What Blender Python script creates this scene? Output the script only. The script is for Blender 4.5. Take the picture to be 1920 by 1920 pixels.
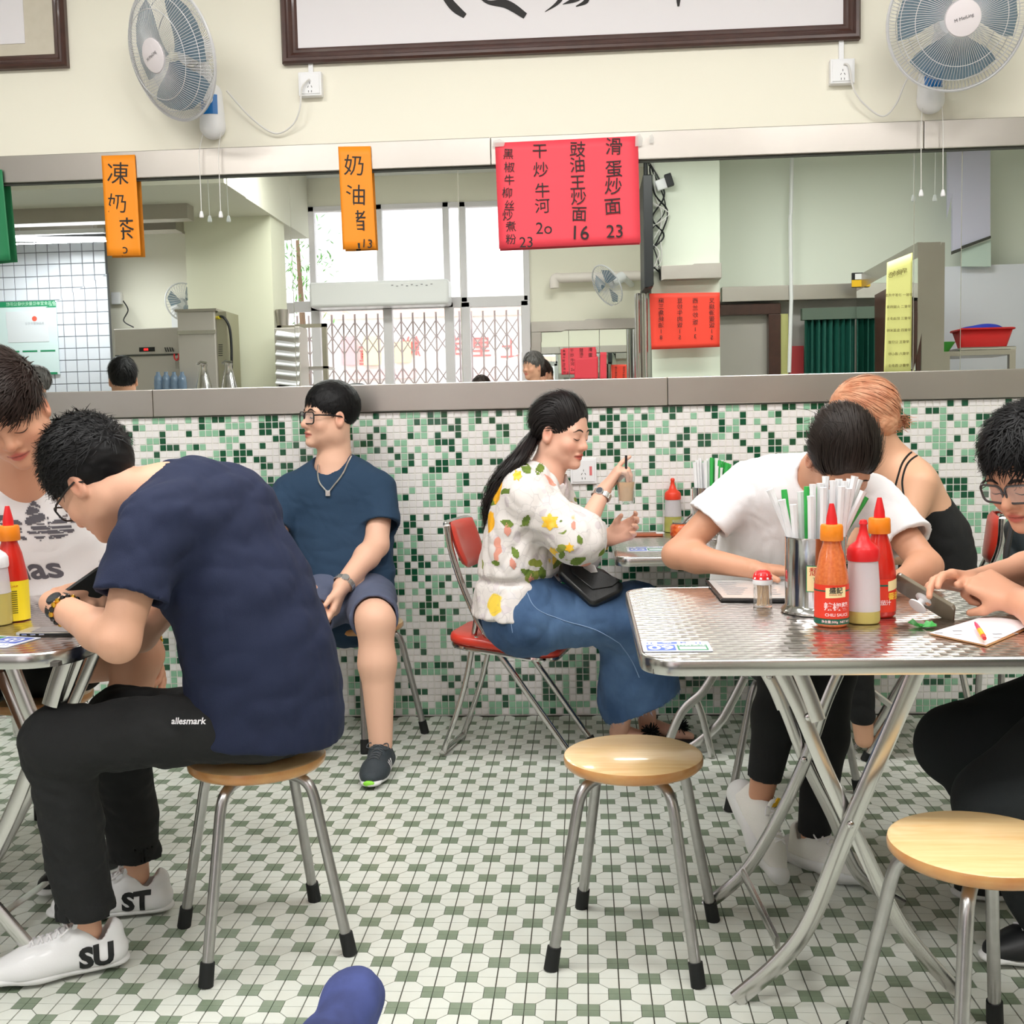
import bpy, bmesh, math, random
import numpy as np
from mathutils import Vector, Matrix, Quaternion
from mathutils.bvhtree import BVHTree
random.seed(7); rng = np.random.default_rng(11)
for o in list(bpy.data.objects): bpy.data.objects.remove(o)
SC = bpy.context.scene; COL = SC.collection
# ---------------------------------------------------------------- camera (seated eye height, looking slightly down at the mirror wall)
CAMP = np.array([0, -4.5, 1.2089])
_yaw, _pit, _rol, FPX = -0.0652414, -0.0821247, -0.0221178, 2096.0
_F = np.array([math.sin(_yaw)*math.cos(_pit), math.cos(_yaw)*math.cos(_pit), math.sin(_pit)])
_R = np.array([math.cos(_yaw), -math.sin(_yaw), 0.0]); _U = np.cross(_R, _F)
_R, _U = math.cos(_rol)*_R + math.sin(_rol)*_U, -math.sin(_rol)*_R + math.cos(_rol)*_U
cam = bpy.data.cameras.new('camera'); camo = bpy.data.objects.new('camera', cam); COL.objects.link(camo)
camo.matrix_world = Matrix(((_R[0], _U[0], -_F[0], CAMP[0]), (_R[1], _U[1], -_F[1], CAMP[1]), (_R[2], _U[2], -_F[2], CAMP[2]), (0, 0, 0, 1)))
cam.sensor_width = 36; cam.lens = FPX/1920*36; cam.clip_start = 0.02; cam.clip_end = 200
SC.camera = camo
# ---------------------------------------------------------------- sky, sun, room lights, exposure
W = bpy.data.worlds.new('sky'); SC.world = W; W.use_nodes = True
bgn = W.node_tree.nodes['Background']; bgn.inputs[0].default_value = (0.93, 0.96, 1.0, 1); bgn.inputs[1].default_value = 3.0
def lamp(name, loc, rot, sx, sy, power, col=(1, 1, 1)):
    l = bpy.data.lights.new(name, 'AREA'); l.shape = 'RECTANGLE'; l.size = sx; l.size_y = sy; l.energy = power; l.color = col
    o = bpy.data.objects.new(name, l); COL.objects.link(o); o.location = loc; o.rotation_euler = rot; o['kind'] = 'helper'; return o
LAMPS = [(-2.1, -2.15), (-0.4, -2.15), (1.3, -2.15), (-2.1, -4.3), (0.2, -4.3), (2.2, -4.3)]   # ceiling panels
for i, (x, y) in enumerate(LAMPS):
    lamp('ceiling_panel_light', (x, y, 3.50), (0, 0, 0), 1.1, 0.5, 34, (1.0, 0.985, 0.96))
SC.view_settings.view_transform = 'Standard'; SC.view_settings.look = 'None'
SC.view_settings.gamma = 1.0; SC.view_settings.use_curve_mapping = False
SC.view_settings.exposure = 0.27
# ---------------------------------------------------------------- helpers
def at(px, py, Y):
    "world point on the vertical plane y=Y; Y>0 is the mirrored room and is folded back to -Y"
    d = _F*FPX + _R*(px-960) - _U*(py-960); p = CAMP + d*((Y-CAMP[1])/d[1])
    return np.array([p[0], -abs(p[1]), p[2]])
def atz(px, py, z):
    d = _F*FPX + _R*(px-960) - _U*(py-960); return CAMP + d*((z-CAMP[2])/d[2])
def atpl(px, py, O, n):
    "where the line of sight through a point meets the upright plane through O with normal n"
    d = _F*FPX + _R*(px-960) - _U*(py-960); n = np.array(n, float); return CAMP + d*(((np.array(O, float)-CAMP)@n)/(d@n))
def npv(p): return np.array(p, float)
def nrm(v):
    v = npv(v); return v/(np.linalg.norm(v)+1e-12)
def s2l(c): return tuple(((x/255)/12.92 if x/255 <= 0.04045 else ((x/255+0.055)/1.055)**2.4) for x in c)
MATS = {}
def mat(name, col=(200, 200, 200), rough=0.5, metal=0.0, spec=0.5, trans=0.0, ior=1.45, alpha=1.0, emit=0, coat=0.0, sss=0.0, bump=0.0, bscale=60.0, var=0.0, vscale=8.0, vcol=None, attr=False):
    if name in MATS: return MATS[name]
    m = bpy.data.materials.new(name); m.use_nodes = True; nt = m.node_tree; b = nt.nodes['Principled BSDF']
    c = s2l(col)+(1,)
    I = b.inputs
    I['Base Color'].default_value = c; I['Roughness'].default_value = rough; I['Metallic'].default_value = metal
    I['Specular IOR Level'].default_value = spec; I['Transmission Weight'].default_value = trans; I['IOR'].default_value = ior
    I['Alpha'].default_value = alpha; I['Coat Weight'].default_value = coat; I['Coat Roughness'].default_value = 0.08
    if sss: I['Subsurface Weight'].default_value = sss; I['Subsurface Radius'].default_value = (0.012, 0.005, 0.003); I['Subsurface Scale'].default_value = 1.0
    if emit: I['Emission Color'].default_value = c; I['Emission Strength'].default_value = emit
    tc = nt.nodes.new('ShaderNodeTexCoord')
    src = None
    if attr:
        a = nt.nodes.new('ShaderNodeVertexColor'); a.layer_name = 'Col'; src = a.outputs[0]
    if var:
        n = nt.nodes.new('ShaderNodeTexNoise'); n.inputs['Scale'].default_value = vscale; n.inputs['Detail'].default_value = 5
        nt.links.new(tc.outputs['Object'], n.inputs['Vector'])
        mx = nt.nodes.new('ShaderNodeMix'); mx.data_type = 'RGBA'
        mr = nt.nodes.new('ShaderNodeMapRange'); mr.inputs[1].default_value = 0.35; mr.inputs[2].default_value = 0.7; mr.inputs[4].default_value = var
        nt.links.new(n.outputs[0], mr.inputs[0]); nt.links.new(mr.outputs[0], mx.inputs[0])
        if src is not None: nt.links.new(src, mx.inputs[6])
        else: mx.inputs[6].default_value = c
        mx.inputs[7].default_value = (s2l(vcol)+(1,)) if vcol else tuple(v*0.5 for v in c[:3])+(1,)
        src = mx.outputs[2]
    if src is not None: nt.links.new(src, I['Base Color'])
    if bump:
        n2 = nt.nodes.new('ShaderNodeTexNoise'); n2.inputs['Scale'].default_value = bscale; n2.inputs['Detail'].default_value = 3
        nt.links.new(tc.outputs['Object'], n2.inputs['Vector'])
        bp = nt.nodes.new('ShaderNodeBump'); bp.inputs['Strength'].default_value = bump; bp.inputs['Distance'].default_value = 0.003
        nt.links.new(n2.outputs[0], bp.inputs['Height']); nt.links.new(bp.outputs[0], I['Normal'])
    MATS[name] = m; return m
def nlink(m): return m.node_tree, m.node_tree.nodes['Principled BSDF']
def frame(o, x, y, z=None):
    "4x4 with origin o, x axis and y axis given"
    x = nrm(x); y = npv(y); y = nrm(y-x*np.dot(x, y)); zz = np.cross(x, y)
    M = Matrix.Identity(4)
    for i in range(3): M[i][0] = x[i]; M[i][1] = y[i]; M[i][2] = zz[i]; M[i][3] = o[i]
    return M
class MB:
    def __init__(s): s.v = []; s.f = []; s.mi = []; s.cur = 0
    def add(s, vs, fs):
        n = len(s.v); s.v += [tuple(v) for v in vs]; s.f += [tuple(i+n for i in f) for f in fs]; s.mi += [s.cur]*len(fs); return s
    def box(s, c, d, M=None):
        x, y, z = d[0]/2, d[1]/2, d[2]/2
        vs = [Vector((sx*x, sy*y, sz*z)) for sx in (-1, 1) for sy in (-1, 1) for sz in (-1, 1)]
        R3 = M if M is not None else Matrix.Identity(3)
        vs = [R3 @ v + Vector(c) for v in vs]
        return s.add(vs, [(0, 1, 3, 2), (4, 6, 7, 5), (0, 4, 5, 1), (2, 3, 7, 6), (0, 2, 6, 4), (1, 5, 7, 3)])
    def bb(s, x0, x1, y0, y1, z0, z1): return s.box(((x0+x1)/2, (y0+y1)/2, (z0+z1)/2), (abs(x1-x0), abs(y1-y0), abs(z1-z0)))
    def tube(s, pts, r, seg=10, cap=True, sq=False, closed=False):
        pts = [Vector(p) for p in pts]; n = len(pts); rs = r if hasattr(r, '__len__') else [r]*n
        tans = []
        for i in range(n):
            if closed: t = pts[(i+1) % n]-pts[i-1]
            else: t = pts[min(i+1, n-1)]-pts[max(i-1, 0)]
            tans.append(t.normalized() if t.length > 1e-9 else Vector((0, 0, 1)))
        up = Vector((0, 0, 1)) if abs(tans[0].z) < 0.9 else Vector((0, 1, 0))
        a = tans[0].cross(up).normalized(); vs = []
        for i in range(n):
            a = (a-tans[i]*a.dot(tans[i])).normalized(); b = tans[i].cross(a)
            for k in range(seg):
                t = 2*math.pi*(k+0.5)/seg
                vs.append(pts[i]+(a*math.cos(t)+b*math.sin(t))*rs[i])
        fs = []
        for i in range(n if closed else n-1):
            j = (i+1) % n
            for k in range(seg): fs.append((i*seg+k, i*seg+(k+1) % seg, j*seg+(k+1) % seg, j*seg+k))
        if cap and not closed: fs.append(tuple(range(seg))[::-1]); fs.append(tuple((n-1)*seg+k for k in range(seg)))
        return s.add(vs, fs)
    def bar(s, a, b, w, h, side=(0, 1, 0)):
        a = Vector(a); b = Vector(b); t = (b-a); L = t.length; t.normalize(); sd = Vector(side); sd = (sd-t*sd.dot(t)).normalized(); u = t.cross(sd)
        M = Matrix((t, sd, u)).transposed(); return s.box((a+b)/2, (L, w, h), M)
    def lathe(s, prof, c=(0, 0, 0), seg=32, M=None):
        vs = []
        for r, z in prof:
            for k in range(seg):
                t = 2*math.pi*k/seg; vs.append(Vector((r*math.cos(t), r*math.sin(t), z)))
        if M is not None: vs = [M @ v for v in vs]
        vs = [v+Vector(c) for v in vs]; fs = []
        for i in range(len(prof)-1):
            for k in range(seg): fs.append((i*seg+k, i*seg+(k+1) % seg, (i+1)*seg+(k+1) % seg, (i+1)*seg+k))
        if prof[0][0] > 1e-6: fs.append(tuple(range(seg))[::-1])
        if prof[-1][0] > 1e-6: fs.append(tuple((len(prof)-1)*seg+k for k in range(seg)))
        return s.add(vs, fs)
    def prism(s, poly, M, h):
        n = len(poly); vs = [M @ Vector((p[0], p[1], 0)) for p in poly]+[M @ Vector((p[0], p[1], h)) for p in poly]
        return s.add(vs, [tuple(range(n))[::-1], tuple(range(n, 2*n))]+[(i, (i+1) % n, n+(i+1) % n, n+i) for i in range(n)])
    def mesh(s, name, mats, smooth=False):
        me = bpy.data.meshes.new(name); me.from_pydata([tuple(v) for v in s.v], [], s.f)
        for m in (mats if isinstance(mats, (list, tuple)) else [mats]): me.materials.append(m)
        me.polygons.foreach_set('material_index', s.mi)
        if smooth: me.shade_smooth()
        me.update(); return me
    def build(s, name, mats, parent=None, smooth=False, bevel=0, seg=2, angle=40):
        me = s.mesh(name, mats, smooth)
        if smooth: 
            me.shade_smooth()
            try: me.set_sharp_from_angle(angle=math.radians(angle))
            except Exception: pass
        o = link(name, me, parent)
        if bevel:
            md = o.modifiers.new('bevel', 'BEVEL'); md.width = bevel; md.segments = seg; md.limit_method = 'ANGLE'; md.angle_limit = math.radians(35)
        return o
def link(name, data, parent=None):
    o = bpy.data.objects.new(name, data); COL.objects.link(o)
    if parent is not None:
        o.parent = parent
        # world coordinates are used for the vertices: cancel the parent's own transform
        q = parent; M = Matrix.Identity(4)
        chain = []
        while q is not None: chain.append(q); q = q.parent
        for q in reversed(chain): M = M @ q.matrix_parent_inverse @ q.matrix_basis
        o.matrix_parent_inverse = M.inverted()
    return o
def tag(o, label=None, cat=None, group=None, kind=None):
    if label: o['label'] = label
    if cat: o['category'] = cat
    if group: o['group'] = group
    if kind: o['kind'] = kind
    return o
def thing(name, label, cat, loc=(0, 0, 0), group=None):
    o = bpy.data.objects.new(name, None); COL.objects.link(o); o.location = loc; o.empty_display_size = 0.05
    o.matrix_basis = Matrix.Translation(loc)
    return tag(o, label, cat, group)
def copy_tree(root, M, label=None, group=None):
    "copy a thing with its parts and sub-parts, moved by M"
    def rec(o, par):
        c = o.copy(); COL.objects.link(c)
        if par is not None: c.parent = par
        for ch in o.children: rec(ch, c)
        return c
    r = rec(root, None); r.matrix_basis = M @ root.matrix_basis
    for ch in r.children: pass
    if label: r['label'] = label
    if group: r['group'] = group
    return r
def rrect(w, h, r, n=6):
    out = []
    for cx, cy, a0 in ((w/2-r, h/2-r, 0), (-w/2+r, h/2-r, 90), (-w/2+r, -h/2+r, 180), (w/2-r, -h/2+r, 270)):
        for k in range(n+1):
            a = math.radians(a0+90*k/n); out.append((cx+r*math.cos(a), cy+r*math.sin(a)))
    return out
def smooth_path(pts, n=8):
    P = [npv(p) for p in pts]; out = []
    for i in range(len(P)-1):
        p0 = P[max(i-1, 0)]; p1 = P[i]; p2 = P[i+1]; p3 = P[min(i+2, len(P)-1)]
        for k in range(n):
            t = k/n; out.append(0.5*((2*p1)+(-p0+p2)*t+(2*p0-5*p1+4*p2-p3)*t*t+(-p0+3*p1-3*p2+p3)*t**3))
    out.append(P[-1]); return out
def textmesh(s, size=0.1, depth=0.0, align='CENTER', offset=0.0, shear=0.0, spacing=1.0, thin=0):
    cu = bpy.data.curves.new('txt', 'FONT'); cu.body = s; cu.size = size; cu.extrude = depth; cu.align_x = align; cu.align_y = 'CENTER'
    cu.offset = offset; cu.shear = shear; cu.space_character = spacing; cu.resolution_u = 3
    o = bpy.data.objects.new('txt', cu); me = o.to_mesh()
    v = [tuple(x.co) for x in me.vertices]; f = [tuple(p.vertices) for p in me.polygons]; o.to_mesh_clear(); bpy.data.objects.remove(o); bpy.data.curves.remove(cu); return v, f
def put_text(mb, s, M, **kw):
    v, f = textmesh(s, **kw)
    if f: mb.add([M @ Vector(p) for p in v], f)
    return mb
# ---------------------------------------------------------------- signed distance modelling (bodies, clothes, shoes)
class SD:
    def __init__(s): s.ops = []; s.disp = None
    def _p(s, p): return npv(p)
    def cone(s, a, b, ra, rb=None, k=0.02, flat=None, sub=False, end=None):
        a = npv(a); b = npv(b); rb = ra if rb is None else rb
        ba = b-a; L2 = max(float(ba@ba), 1e-12)
        ax = None
        if flat is not None: ax = nrm(flat[0]); fc = flat[1]
        def fn(P):
            q = P-a.astype(np.float32)
            bav = ba
            if ax is not None:
                g = (1/fc-1); q = q+(q@ax.astype(np.float32))[..., None]*(ax*g).astype(np.float32); bav = ba+ax*g*(ba@ax)
            h = np.clip((q@bav.astype(np.float32))/max(float(bav@bav), 1e-12), 0, 1)
            d = np.sqrt(((q-h[..., None]*bav.astype(np.float32))**2).sum(-1))-(ra+(rb-ra)*h)
            d = d*((1+fc)/2) if ax is not None else d
            for ec, en in (end or ()): d = np.maximum(d, (P-npv(ec).astype(np.float32))@nrm(en).astype(np.float32))
            return d
        s.ops.append((fn, (a+b)/2, np.sqrt(L2)/2+max(ra, rb), k, sub)); return s
    def ell(s, c, r, A=None, k=0.02, sub=False):
        c = npv(c).astype(np.float32); r = npv(r).astype(np.float32); A = np.eye(3, dtype=np.float32) if A is None else npv(A).astype(np.float32)
        def fn(P):
            q = (P-c)@A; k0 = np.sqrt(((q/r)**2).sum(-1)); k1 = np.sqrt(((q/(r*r))**2).sum(-1))+1e-9
            return k0*(k0-1)/k1
        s.ops.append((fn, npv(c), float(max(r)), k, sub)); return s
    def sph(s, c, r, k=0.01, sub=False): return s.ell(c, (r, r, r), None, k, sub)
    def rbox(s, c, h, A, r=0.01, k=0.01, sub=False):
        c = npv(c).astype(np.float32); h = npv(h).astype(np.float32)-r; A = npv(A).astype(np.float32)
        def fn(P):
            q = np.abs((P-c)@A)-h; return np.sqrt((np.maximum(q, 0)**2).sum(-1))+np.minimum(q.max(-1), 0)-r
        s.ops.append((fn, npv(c), float(np.linalg.norm(h)+r), k, sub)); return s
    def plane(s, c, n, k=0.004):
        "cut away everything on the side n points to"
        c = npv(c).astype(np.float32); n = nrm(n).astype(np.float32)
        s.ops.append((lambda P: -((P-c)@n), None, 0, k, True)); return s
    def path(s, pts, rs, k=0.02, flat=None):
        for i in range(len(pts)-1): s.cone(pts[i], pts[i+1], rs[i], rs[i+1], k if i else k, flat)
        return s
    def ev(s, P, near=None, cen=None):
        d = np.full(P.shape[:-1], 1.0, np.float32)
        for fn, c, rad, k, sub in s.ops:
            if near is not None and c is not None:
                m = np.linalg.norm(cen-c.astype(np.float32), axis=-1) < rad+near+k+0.01
                if not m.any(): continue
                e = fn(P[m]).astype(np.float32); dm = d[m]
            else: m = None; e = fn(P).astype(np.float32); dm = d
            if sub: h = np.clip(k-np.abs(-e-dm), 0, None); r = np.maximum(dm, -e)+h*h/(4*k)
            else: h = np.clip(k-np.abs(e-dm), 0, None); r = np.minimum(dm, e)-h*h/(4*k)
            if m is None: d = r
            else: d[m] = r
        if s.disp is not None: d = d+s.disp(P).astype(np.float32)
        return d
    def mesh(s, res=0.004, bs=8):
        lo = np.min([c-r for _, c, r, k, sub in s.ops if c is not None and not sub], 0)-0.02
        hi = np.max([c+r for _, c, r, k, sub in s.ops if c is not None and not sub], 0)+0.02
        st = res*bs; nb = np.ceil((hi-lo)/st).astype(int); hd = st*0.87
        g = np.stack(np.meshgrid(*[np.arange(n) for n in nb], indexing='ij'), -1).reshape(-1, 3)
        cen = (lo+(g+0.5)*st).astype(np.float32)
        keep = np.zeros(len(cen), bool)
        for i in range(0, len(cen), 60000):
            cc = cen[i:i+60000]; keep[i:i+60000] = np.abs(s.ev(cc[:, None, :], hd*1.9, cc)[:, 0]) < hd*1.45+0.004
        g = g[keep]; cen = cen[keep]; n = bs+1
        loc = np.stack(np.meshgrid(*[np.arange(n)]*3, indexing='ij'), -1).astype(np.float32)
        NY, NZ = int(nb[1])*bs+4, int(nb[2])*bs+4
        offs = np.array([[a, b, c] for a in (0, 1) for b in (0, 1) for c in (0, 1)])
        keys = []; pos = []; quads = []
        sgn_store = []
        for i in range(0, len(g), 1500):
            gb = g[i:i+1500]; P = ((gb[:, None, None, None, :]*bs+loc)*res+lo).astype(np.float32)
            v = s.ev(P, hd*1.1, cen[i:i+1500]); v[v == 0] = 1e-7; ins = v < 0
            cnt = np.zeros((len(gb), bs, bs, bs), np.int8)
            for a, b, c in offs: cnt += ins[:, a:a+bs, b:b+bs, c:c+bs]
            B, x, y, z = np.nonzero((cnt > 0) & (cnt < 8))
            cv = np.stack([v[B, x+a, y+b, z+c] for a, b, c in offs], 1)
            acc = np.zeros((len(B), 3)); num = np.zeros(len(B))
            for p in range(8):
                for q in range(p+1, 8):
                    df = offs[q]-offs[p]
                    if np.abs(df).sum() != 1 or (df < 0).any(): continue
                    m = (cv[:, p] < 0) != (cv[:, q] < 0); t = np.where(m, cv[:, p]/(cv[:, p]-cv[:, q]+1e-20), 0)
                    acc += m[:, None]*(offs[p]+t[:, None]*df); num += m
            gi = gb[B]*bs+np.stack([x, y, z], 1)
            keys.append((gi[:, 0].astype(np.int64)*NY+gi[:, 1])*NZ+gi[:, 2]); pos.append((gi+acc/num[:, None])*res+lo)
            st3 = (NY*NZ, NZ, 1)
            for ax in range(3):
                sl0 = ins[:, :bs, :bs, :bs]; sl1 = ins[:, (1 if ax == 0 else 0):(bs+1 if ax == 0 else bs), (1 if ax == 1 else 0):(bs+1 if ax == 1 else bs), (1 if ax == 2 else 0):(bs+1 if ax == 2 else bs)]
                B2, x2, y2, z2 = np.nonzero(sl0 != sl1)
                gi2 = gb[B2]*bs+np.stack([x2, y2, z2], 1); ky = (gi2[:, 0].astype(np.int64)*NY+gi2[:, 1])*NZ+gi2[:, 2]
                u, w = st3[(ax+1) % 3], st3[(ax+2) % 3]
                q4 = np.stack([ky, ky-u, ky-u-w, ky-w], 1); fl = sl0[B2, x2, y2, z2]
                q4[~fl] = q4[~fl][:, ::-1]; quads.append(q4)
        keys = np.concatenate(keys); pos = np.concatenate(pos); quads = np.concatenate(quads)
        od = np.argsort(keys); keys = keys[od]; pos = pos[od]
        ix = np.clip(np.searchsorted(keys, quads), 0, len(keys)-1); ok = (keys[ix] == quads).all(1)
        return pos, ix[ok]
def np_mesh(name, V, Q, mats, col=None, mi=None, extra=None):
    me = bpy.data.meshes.new(name); nf = len(Q)
    me.vertices.add(len(V)); me.vertices.foreach_set('co', np.ascontiguousarray(V, np.float32).ravel())
    me.loops.add(nf*4); me.loops.foreach_set('vertex_index', np.ascontiguousarray(Q, np.int32).ravel())
    me.polygons.add(nf); me.polygons.foreach_set('loop_start', np.arange(0, nf*4, 4, dtype=np.int32)); me.polygons.foreach_set('loop_total', np.full(nf, 4, np.int32))
    for m in (mats if isinstance(mats, (list, tuple)) else [mats]): me.materials.append(m)
    if mi is not None: me.polygons.foreach_set('material_index', np.ascontiguousarray(mi, np.int32))
    if col is not None:
        a = me.color_attributes.new('Col', 'FLOAT_COLOR', 'POINT'); a.data.foreach_set('color', np.ascontiguousarray(col, np.float32).ravel())
    me.update(calc_edges=True); me.validate(); me.shade_smooth(); return me
def vnoise(P, sc, seed=0):
    r = np.random.default_rng(seed); o = 0
    for i in range(4):
        w = r.normal(size=3)*npv(sc); w2 = r.normal(size=3)*npv(sc)
        o = o+np.sin(P@w.astype(np.float32)+2.0*np.sin(P@(w2*0.6).astype(np.float32)+i)+r.uniform(0, 6))
    return o/4
def folds(amp=0.004, sc=(30, 30, 12), seed=1, sharp=True):
    def f(P):
        n = vnoise(P, sc, seed)
        if sharp: n = 0.5-np.abs(n)*1.6
        return amp*n
    return f
def bvh_of(V, Q): return BVHTree.FromPolygons(np.asarray(V).tolist(), np.asarray(Q).tolist())
def subdiv(verts, faces, cuts=3):
    bm = bmesh.new(); vs = [bm.verts.new((v[0], v[1], 0)) for v in verts]
    for f in faces:
        try: bm.faces.new([vs[i] for i in f])
        except Exception: pass
    bmesh.ops.triangulate(bm, faces=bm.faces[:]); bmesh.ops.subdivide_edges(bm, edges=bm.edges[:], cuts=cuts, use_grid_fill=True); bm.verts.index_update()
    o = [tuple(v.co) for v in bm.verts], [tuple(v.index for v in f.verts) for f in bm.faces]; bm.free(); return o
def drape(mb, verts, faces, M, bvh, off=0.0012, back=0.3):
    "lay flat artwork (verts in the local xy plane of M) onto a surface along the plane's -z"
    n = -(M.to_3x3() @ Vector((0, 0, 1))).normalized(); out = []; good = []
    for v in verts:
        p = M @ Vector((v[0], v[1], 0)); h = bvh.ray_cast(p-n*back, n, back*2)
        if h[0] is None: out.append(p); good.append(False)
        else: out.append(h[0]-n*off+h[1]*0.0005 if h[1].dot(n) < 0 else h[0]-n*off); good.append(True)
    fs = [f for f in faces if all(good[i] for i in f)]
    mb.add(out, fs)
def gridmesh(outline_test, w, h, nx, ny):
    vs = [(-w/2+w*i/nx, -h/2+h*j/ny) for j in range(ny+1) for i in range(nx+1)]; fs = []
    for j in range(ny):
        for i in range(nx):
            cx = -w/2+w*(i+.5)/nx; cy = -h/2+h*(j+.5)/ny
            if outline_test(cx, cy): a = j*(nx+1)+i; fs.append((a, a+1, a+nx+2, a+nx+1))
    return vs, fs
# ================================================================ ROOM
cream = mat('cream_plaster', (244, 240, 225), 0.75, bump=0.05, bscale=40, var=0.06, vscale=1.2, vcol=(226, 222, 200))
white_w = mat('white_plaster', (240, 240, 238), 0.7)
steel = mat('brushed_steel', (190, 184, 178), 0.36, 1.0, var=0.35, vscale=2.2, vcol=(166, 158, 150))
nt, b_ = nlink(steel)   # horizontal brushing
_t = nt.nodes.new('ShaderNodeTexCoord'); _m = nt.nodes.new('ShaderNodeMapping'); _m.inputs['Scale'].default_value = (2, 300, 300); _n = nt.nodes.new('ShaderNodeTexNoise'); _n.inputs['Scale'].default_value = 4
_b = nt.nodes.new('ShaderNodeBump'); _b.inputs['Strength'].default_value = 0.12; _b.inputs['Distance'].default_value = 0.001
nt.links.new(_t.outputs['Object'], _m.inputs[0]); nt.links.new(_m.outputs[0], _n.inputs[0]); nt.links.new(_n.outputs[0], _b.inputs['Height']); nt.links.new(_b.outputs[0], b_.inputs['Normal'])
chrome = mat('chrome', (205, 203, 202), 0.13, 1.0)
alu = mat('aluminium', (206, 204, 202), 0.22, 1.0)
white_pl = mat('white_plastic', (238, 238, 240), 0.35)
black_pl = mat('black_plastic', (26, 28, 30), 0.45)
glassm = mat('clear_glass', (255, 255, 255), 0.0, trans=1.0, ior=1.05)
mirror_m = mat('mirror_silver', (238, 243, 239), 0.0, 1.0)
dark_gap = mat('dark_joint', (70, 72, 66), 0.8)
CEIL = 3.62
XL, XR, YB = -6.3, 4.4, -6.6
def struct(mb, name, m, **k): o = mb.build(name, m, **k); o['kind'] = 'structure'; return o
struct(MB().bb(XL, XR, YB-0.1, 0.12, -0.10, -0.004), 'floor', mat('floor_grout', (84, 82, 74), 0.9))
struct(MB().bb(XL, XR, YB-0.1, 0.12, CEIL, CEIL+0.1), 'ceiling', mat('ceiling_white', (236, 236, 234), 0.8))
ZLB, ZLT, ZUB, ZUT = 1.254, 1.364, 2.209, 2.316
wall = struct(MB().bb(XL, XR, 0, 0.12, 0, CEIL), 'wall_front', cream)
struct(MB().bb(XL-0.1, XL, YB-0.1, 0.12, 0, CEIL), 'wall_left', cream)
struct(MB().bb(XR, XR+0.1, YB-0.1, 0.12, 0, CEIL), 'wall_right', cream)
# ---- floor: octagon tiles with green dots, each quartered
S = 0.066; FX0, FY0 = -0.66975, -0.05194
m_fw = mat('floor_tile_white', (216, 220, 212), 0.32, var=0.5, vscale=9, vcol=(204, 204, 192), bump=0.03, bscale=200)
m_fg = mat('floor_tile_green', (128, 142, 120), 0.35, var=0.6, vscale=14, vcol=(104, 120, 100))
def green_geo(mb, x, y, g=0.0013, h=0.004, hh=0.355):
    a = hh*S
    for sx in (-1, 1):
        for sy in (-1, 1): mb.add(*plate([(x+sx*g*0.6, y+sy*g*0.25), (x+sx*(a-g*.5), y+sy*g*0.25), (x+sx*(a-g*.5), y+sy*(a-g*.5)), (x+sx*g*0.6, y+sy*(a-g*.5))], sx*sy > 0, h))
def plate(poly, ccw, h):
    if not ccw: poly = poly[::-1]
    n = len(poly); return [(p[0], p[1], -h) for p in poly]+[(p[0], p[1], 0) for p in poly], [tuple(range(n, 2*n))]+[(i, (i+1) % n, n+(i+1) % n, n+i) for i in range(n)]
def octa_geo(mb, x, y, g=0.0014, h=0.004):
    a = 0.355*S; s = S
    for sx in (-1, 1):
        for sy in (-1, 1):
            e = g*0.9
            q = [(e*1.2, e*.6), (s-a-e*.5, e*.6), (s-a-e*.5, a-e*.6), (a-e*.6, s-a-e*.5), (e*1.2, s-a-e*.5)]
            mb.add(*plate([(x+sx*u, y+sy*v) for u, v in q], sx*sy > 0, h))
cells = []
for i in range(-70, 74):
    for j in range(-2, 72):
        x, y = FX0+i*S, FY0-j*S
        if XL+.05 < x < XR-.05 and -4.4 < y < -0.012: cells.append((x, y, (i+j) % 2 == 0))
def on_screen(p):
    d = npv(p)-CAMP; z = d@_F
    if z < 0.1: return None
    u = 960+FPX*(d@_R)/z; v = 960-FPX*(d@_U)/z
    return (u, v, z) if -30 < u < 1950 and -30 < v < 1950 else None
floor_o = bpy.data.objects['floor']
for green in (True, False):
    cs = [c for c in cells if c[2] == green]; vis = sorted([c for c in cs if on_screen((c[0], c[1], 0))], key=lambda c: on_screen((c[0], c[1], 0))[2])[:290]
    vs = set(vis); mb = MB(); (green_geo if green else octa_geo)(mb, 0, 0)
    me = mb.mesh('floor_tile', m_fg if green else m_fw); sh = None
    for c in vis:
        o = bpy.data.objects.new('green_tile' if green else 'octagon_tile', me); COL.objects.link(o); o.location = (c[0], c[1], random.uniform(-0.0004, 0.0002)); o.parent = floor_o
    mb = MB()
    for c in cs:
        if c not in vs: (green_geo if green else octa_geo)(mb, c[0], c[1])
    o = mb.build('small_green_tiles' if green else 'small_octagon_tiles', m_fg if green else m_fw, floor_o); o['kind'] = 'stuff'
# ---- glass mosaic on the wall
TP = 0.0277
m_mo = [mat('mosaic_white', (236, 233, 232), 0.16, coat=0.4), mat('mosaic_mint', (148, 196, 165), 0.14, coat=0.5, var=0.4, vscale=30, vcol=(126, 178, 146)), mat('mosaic_dark_green', (24, 82, 54), 0.14, coat=0.5, var=0.4, vscale=30, vcol=(34, 92, 62))]
mo_rng = np.random.default_rng(5); nx = int((3.7+2.9)/TP); ny = int(ZLB/TP)+1
pat = mo_rng.choice([0, 1, 2], size=(nx, ny), p=[0.53, 0.245, 0.225])
for _ in range(900):      # the sheets clump colours in short runs
    i, j = mo_rng.integers(1, nx-2), mo_rng.integers(1, ny-2); 
    if mo_rng.random() < .5: pat[i+1, j] = pat[i, j]
    else: pat[i, j+1] = pat[i, j]
pat[:, :2] = np.where(mo_rng.random((nx, 2)) < 0.5, 1, pat[:, :2])
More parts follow.
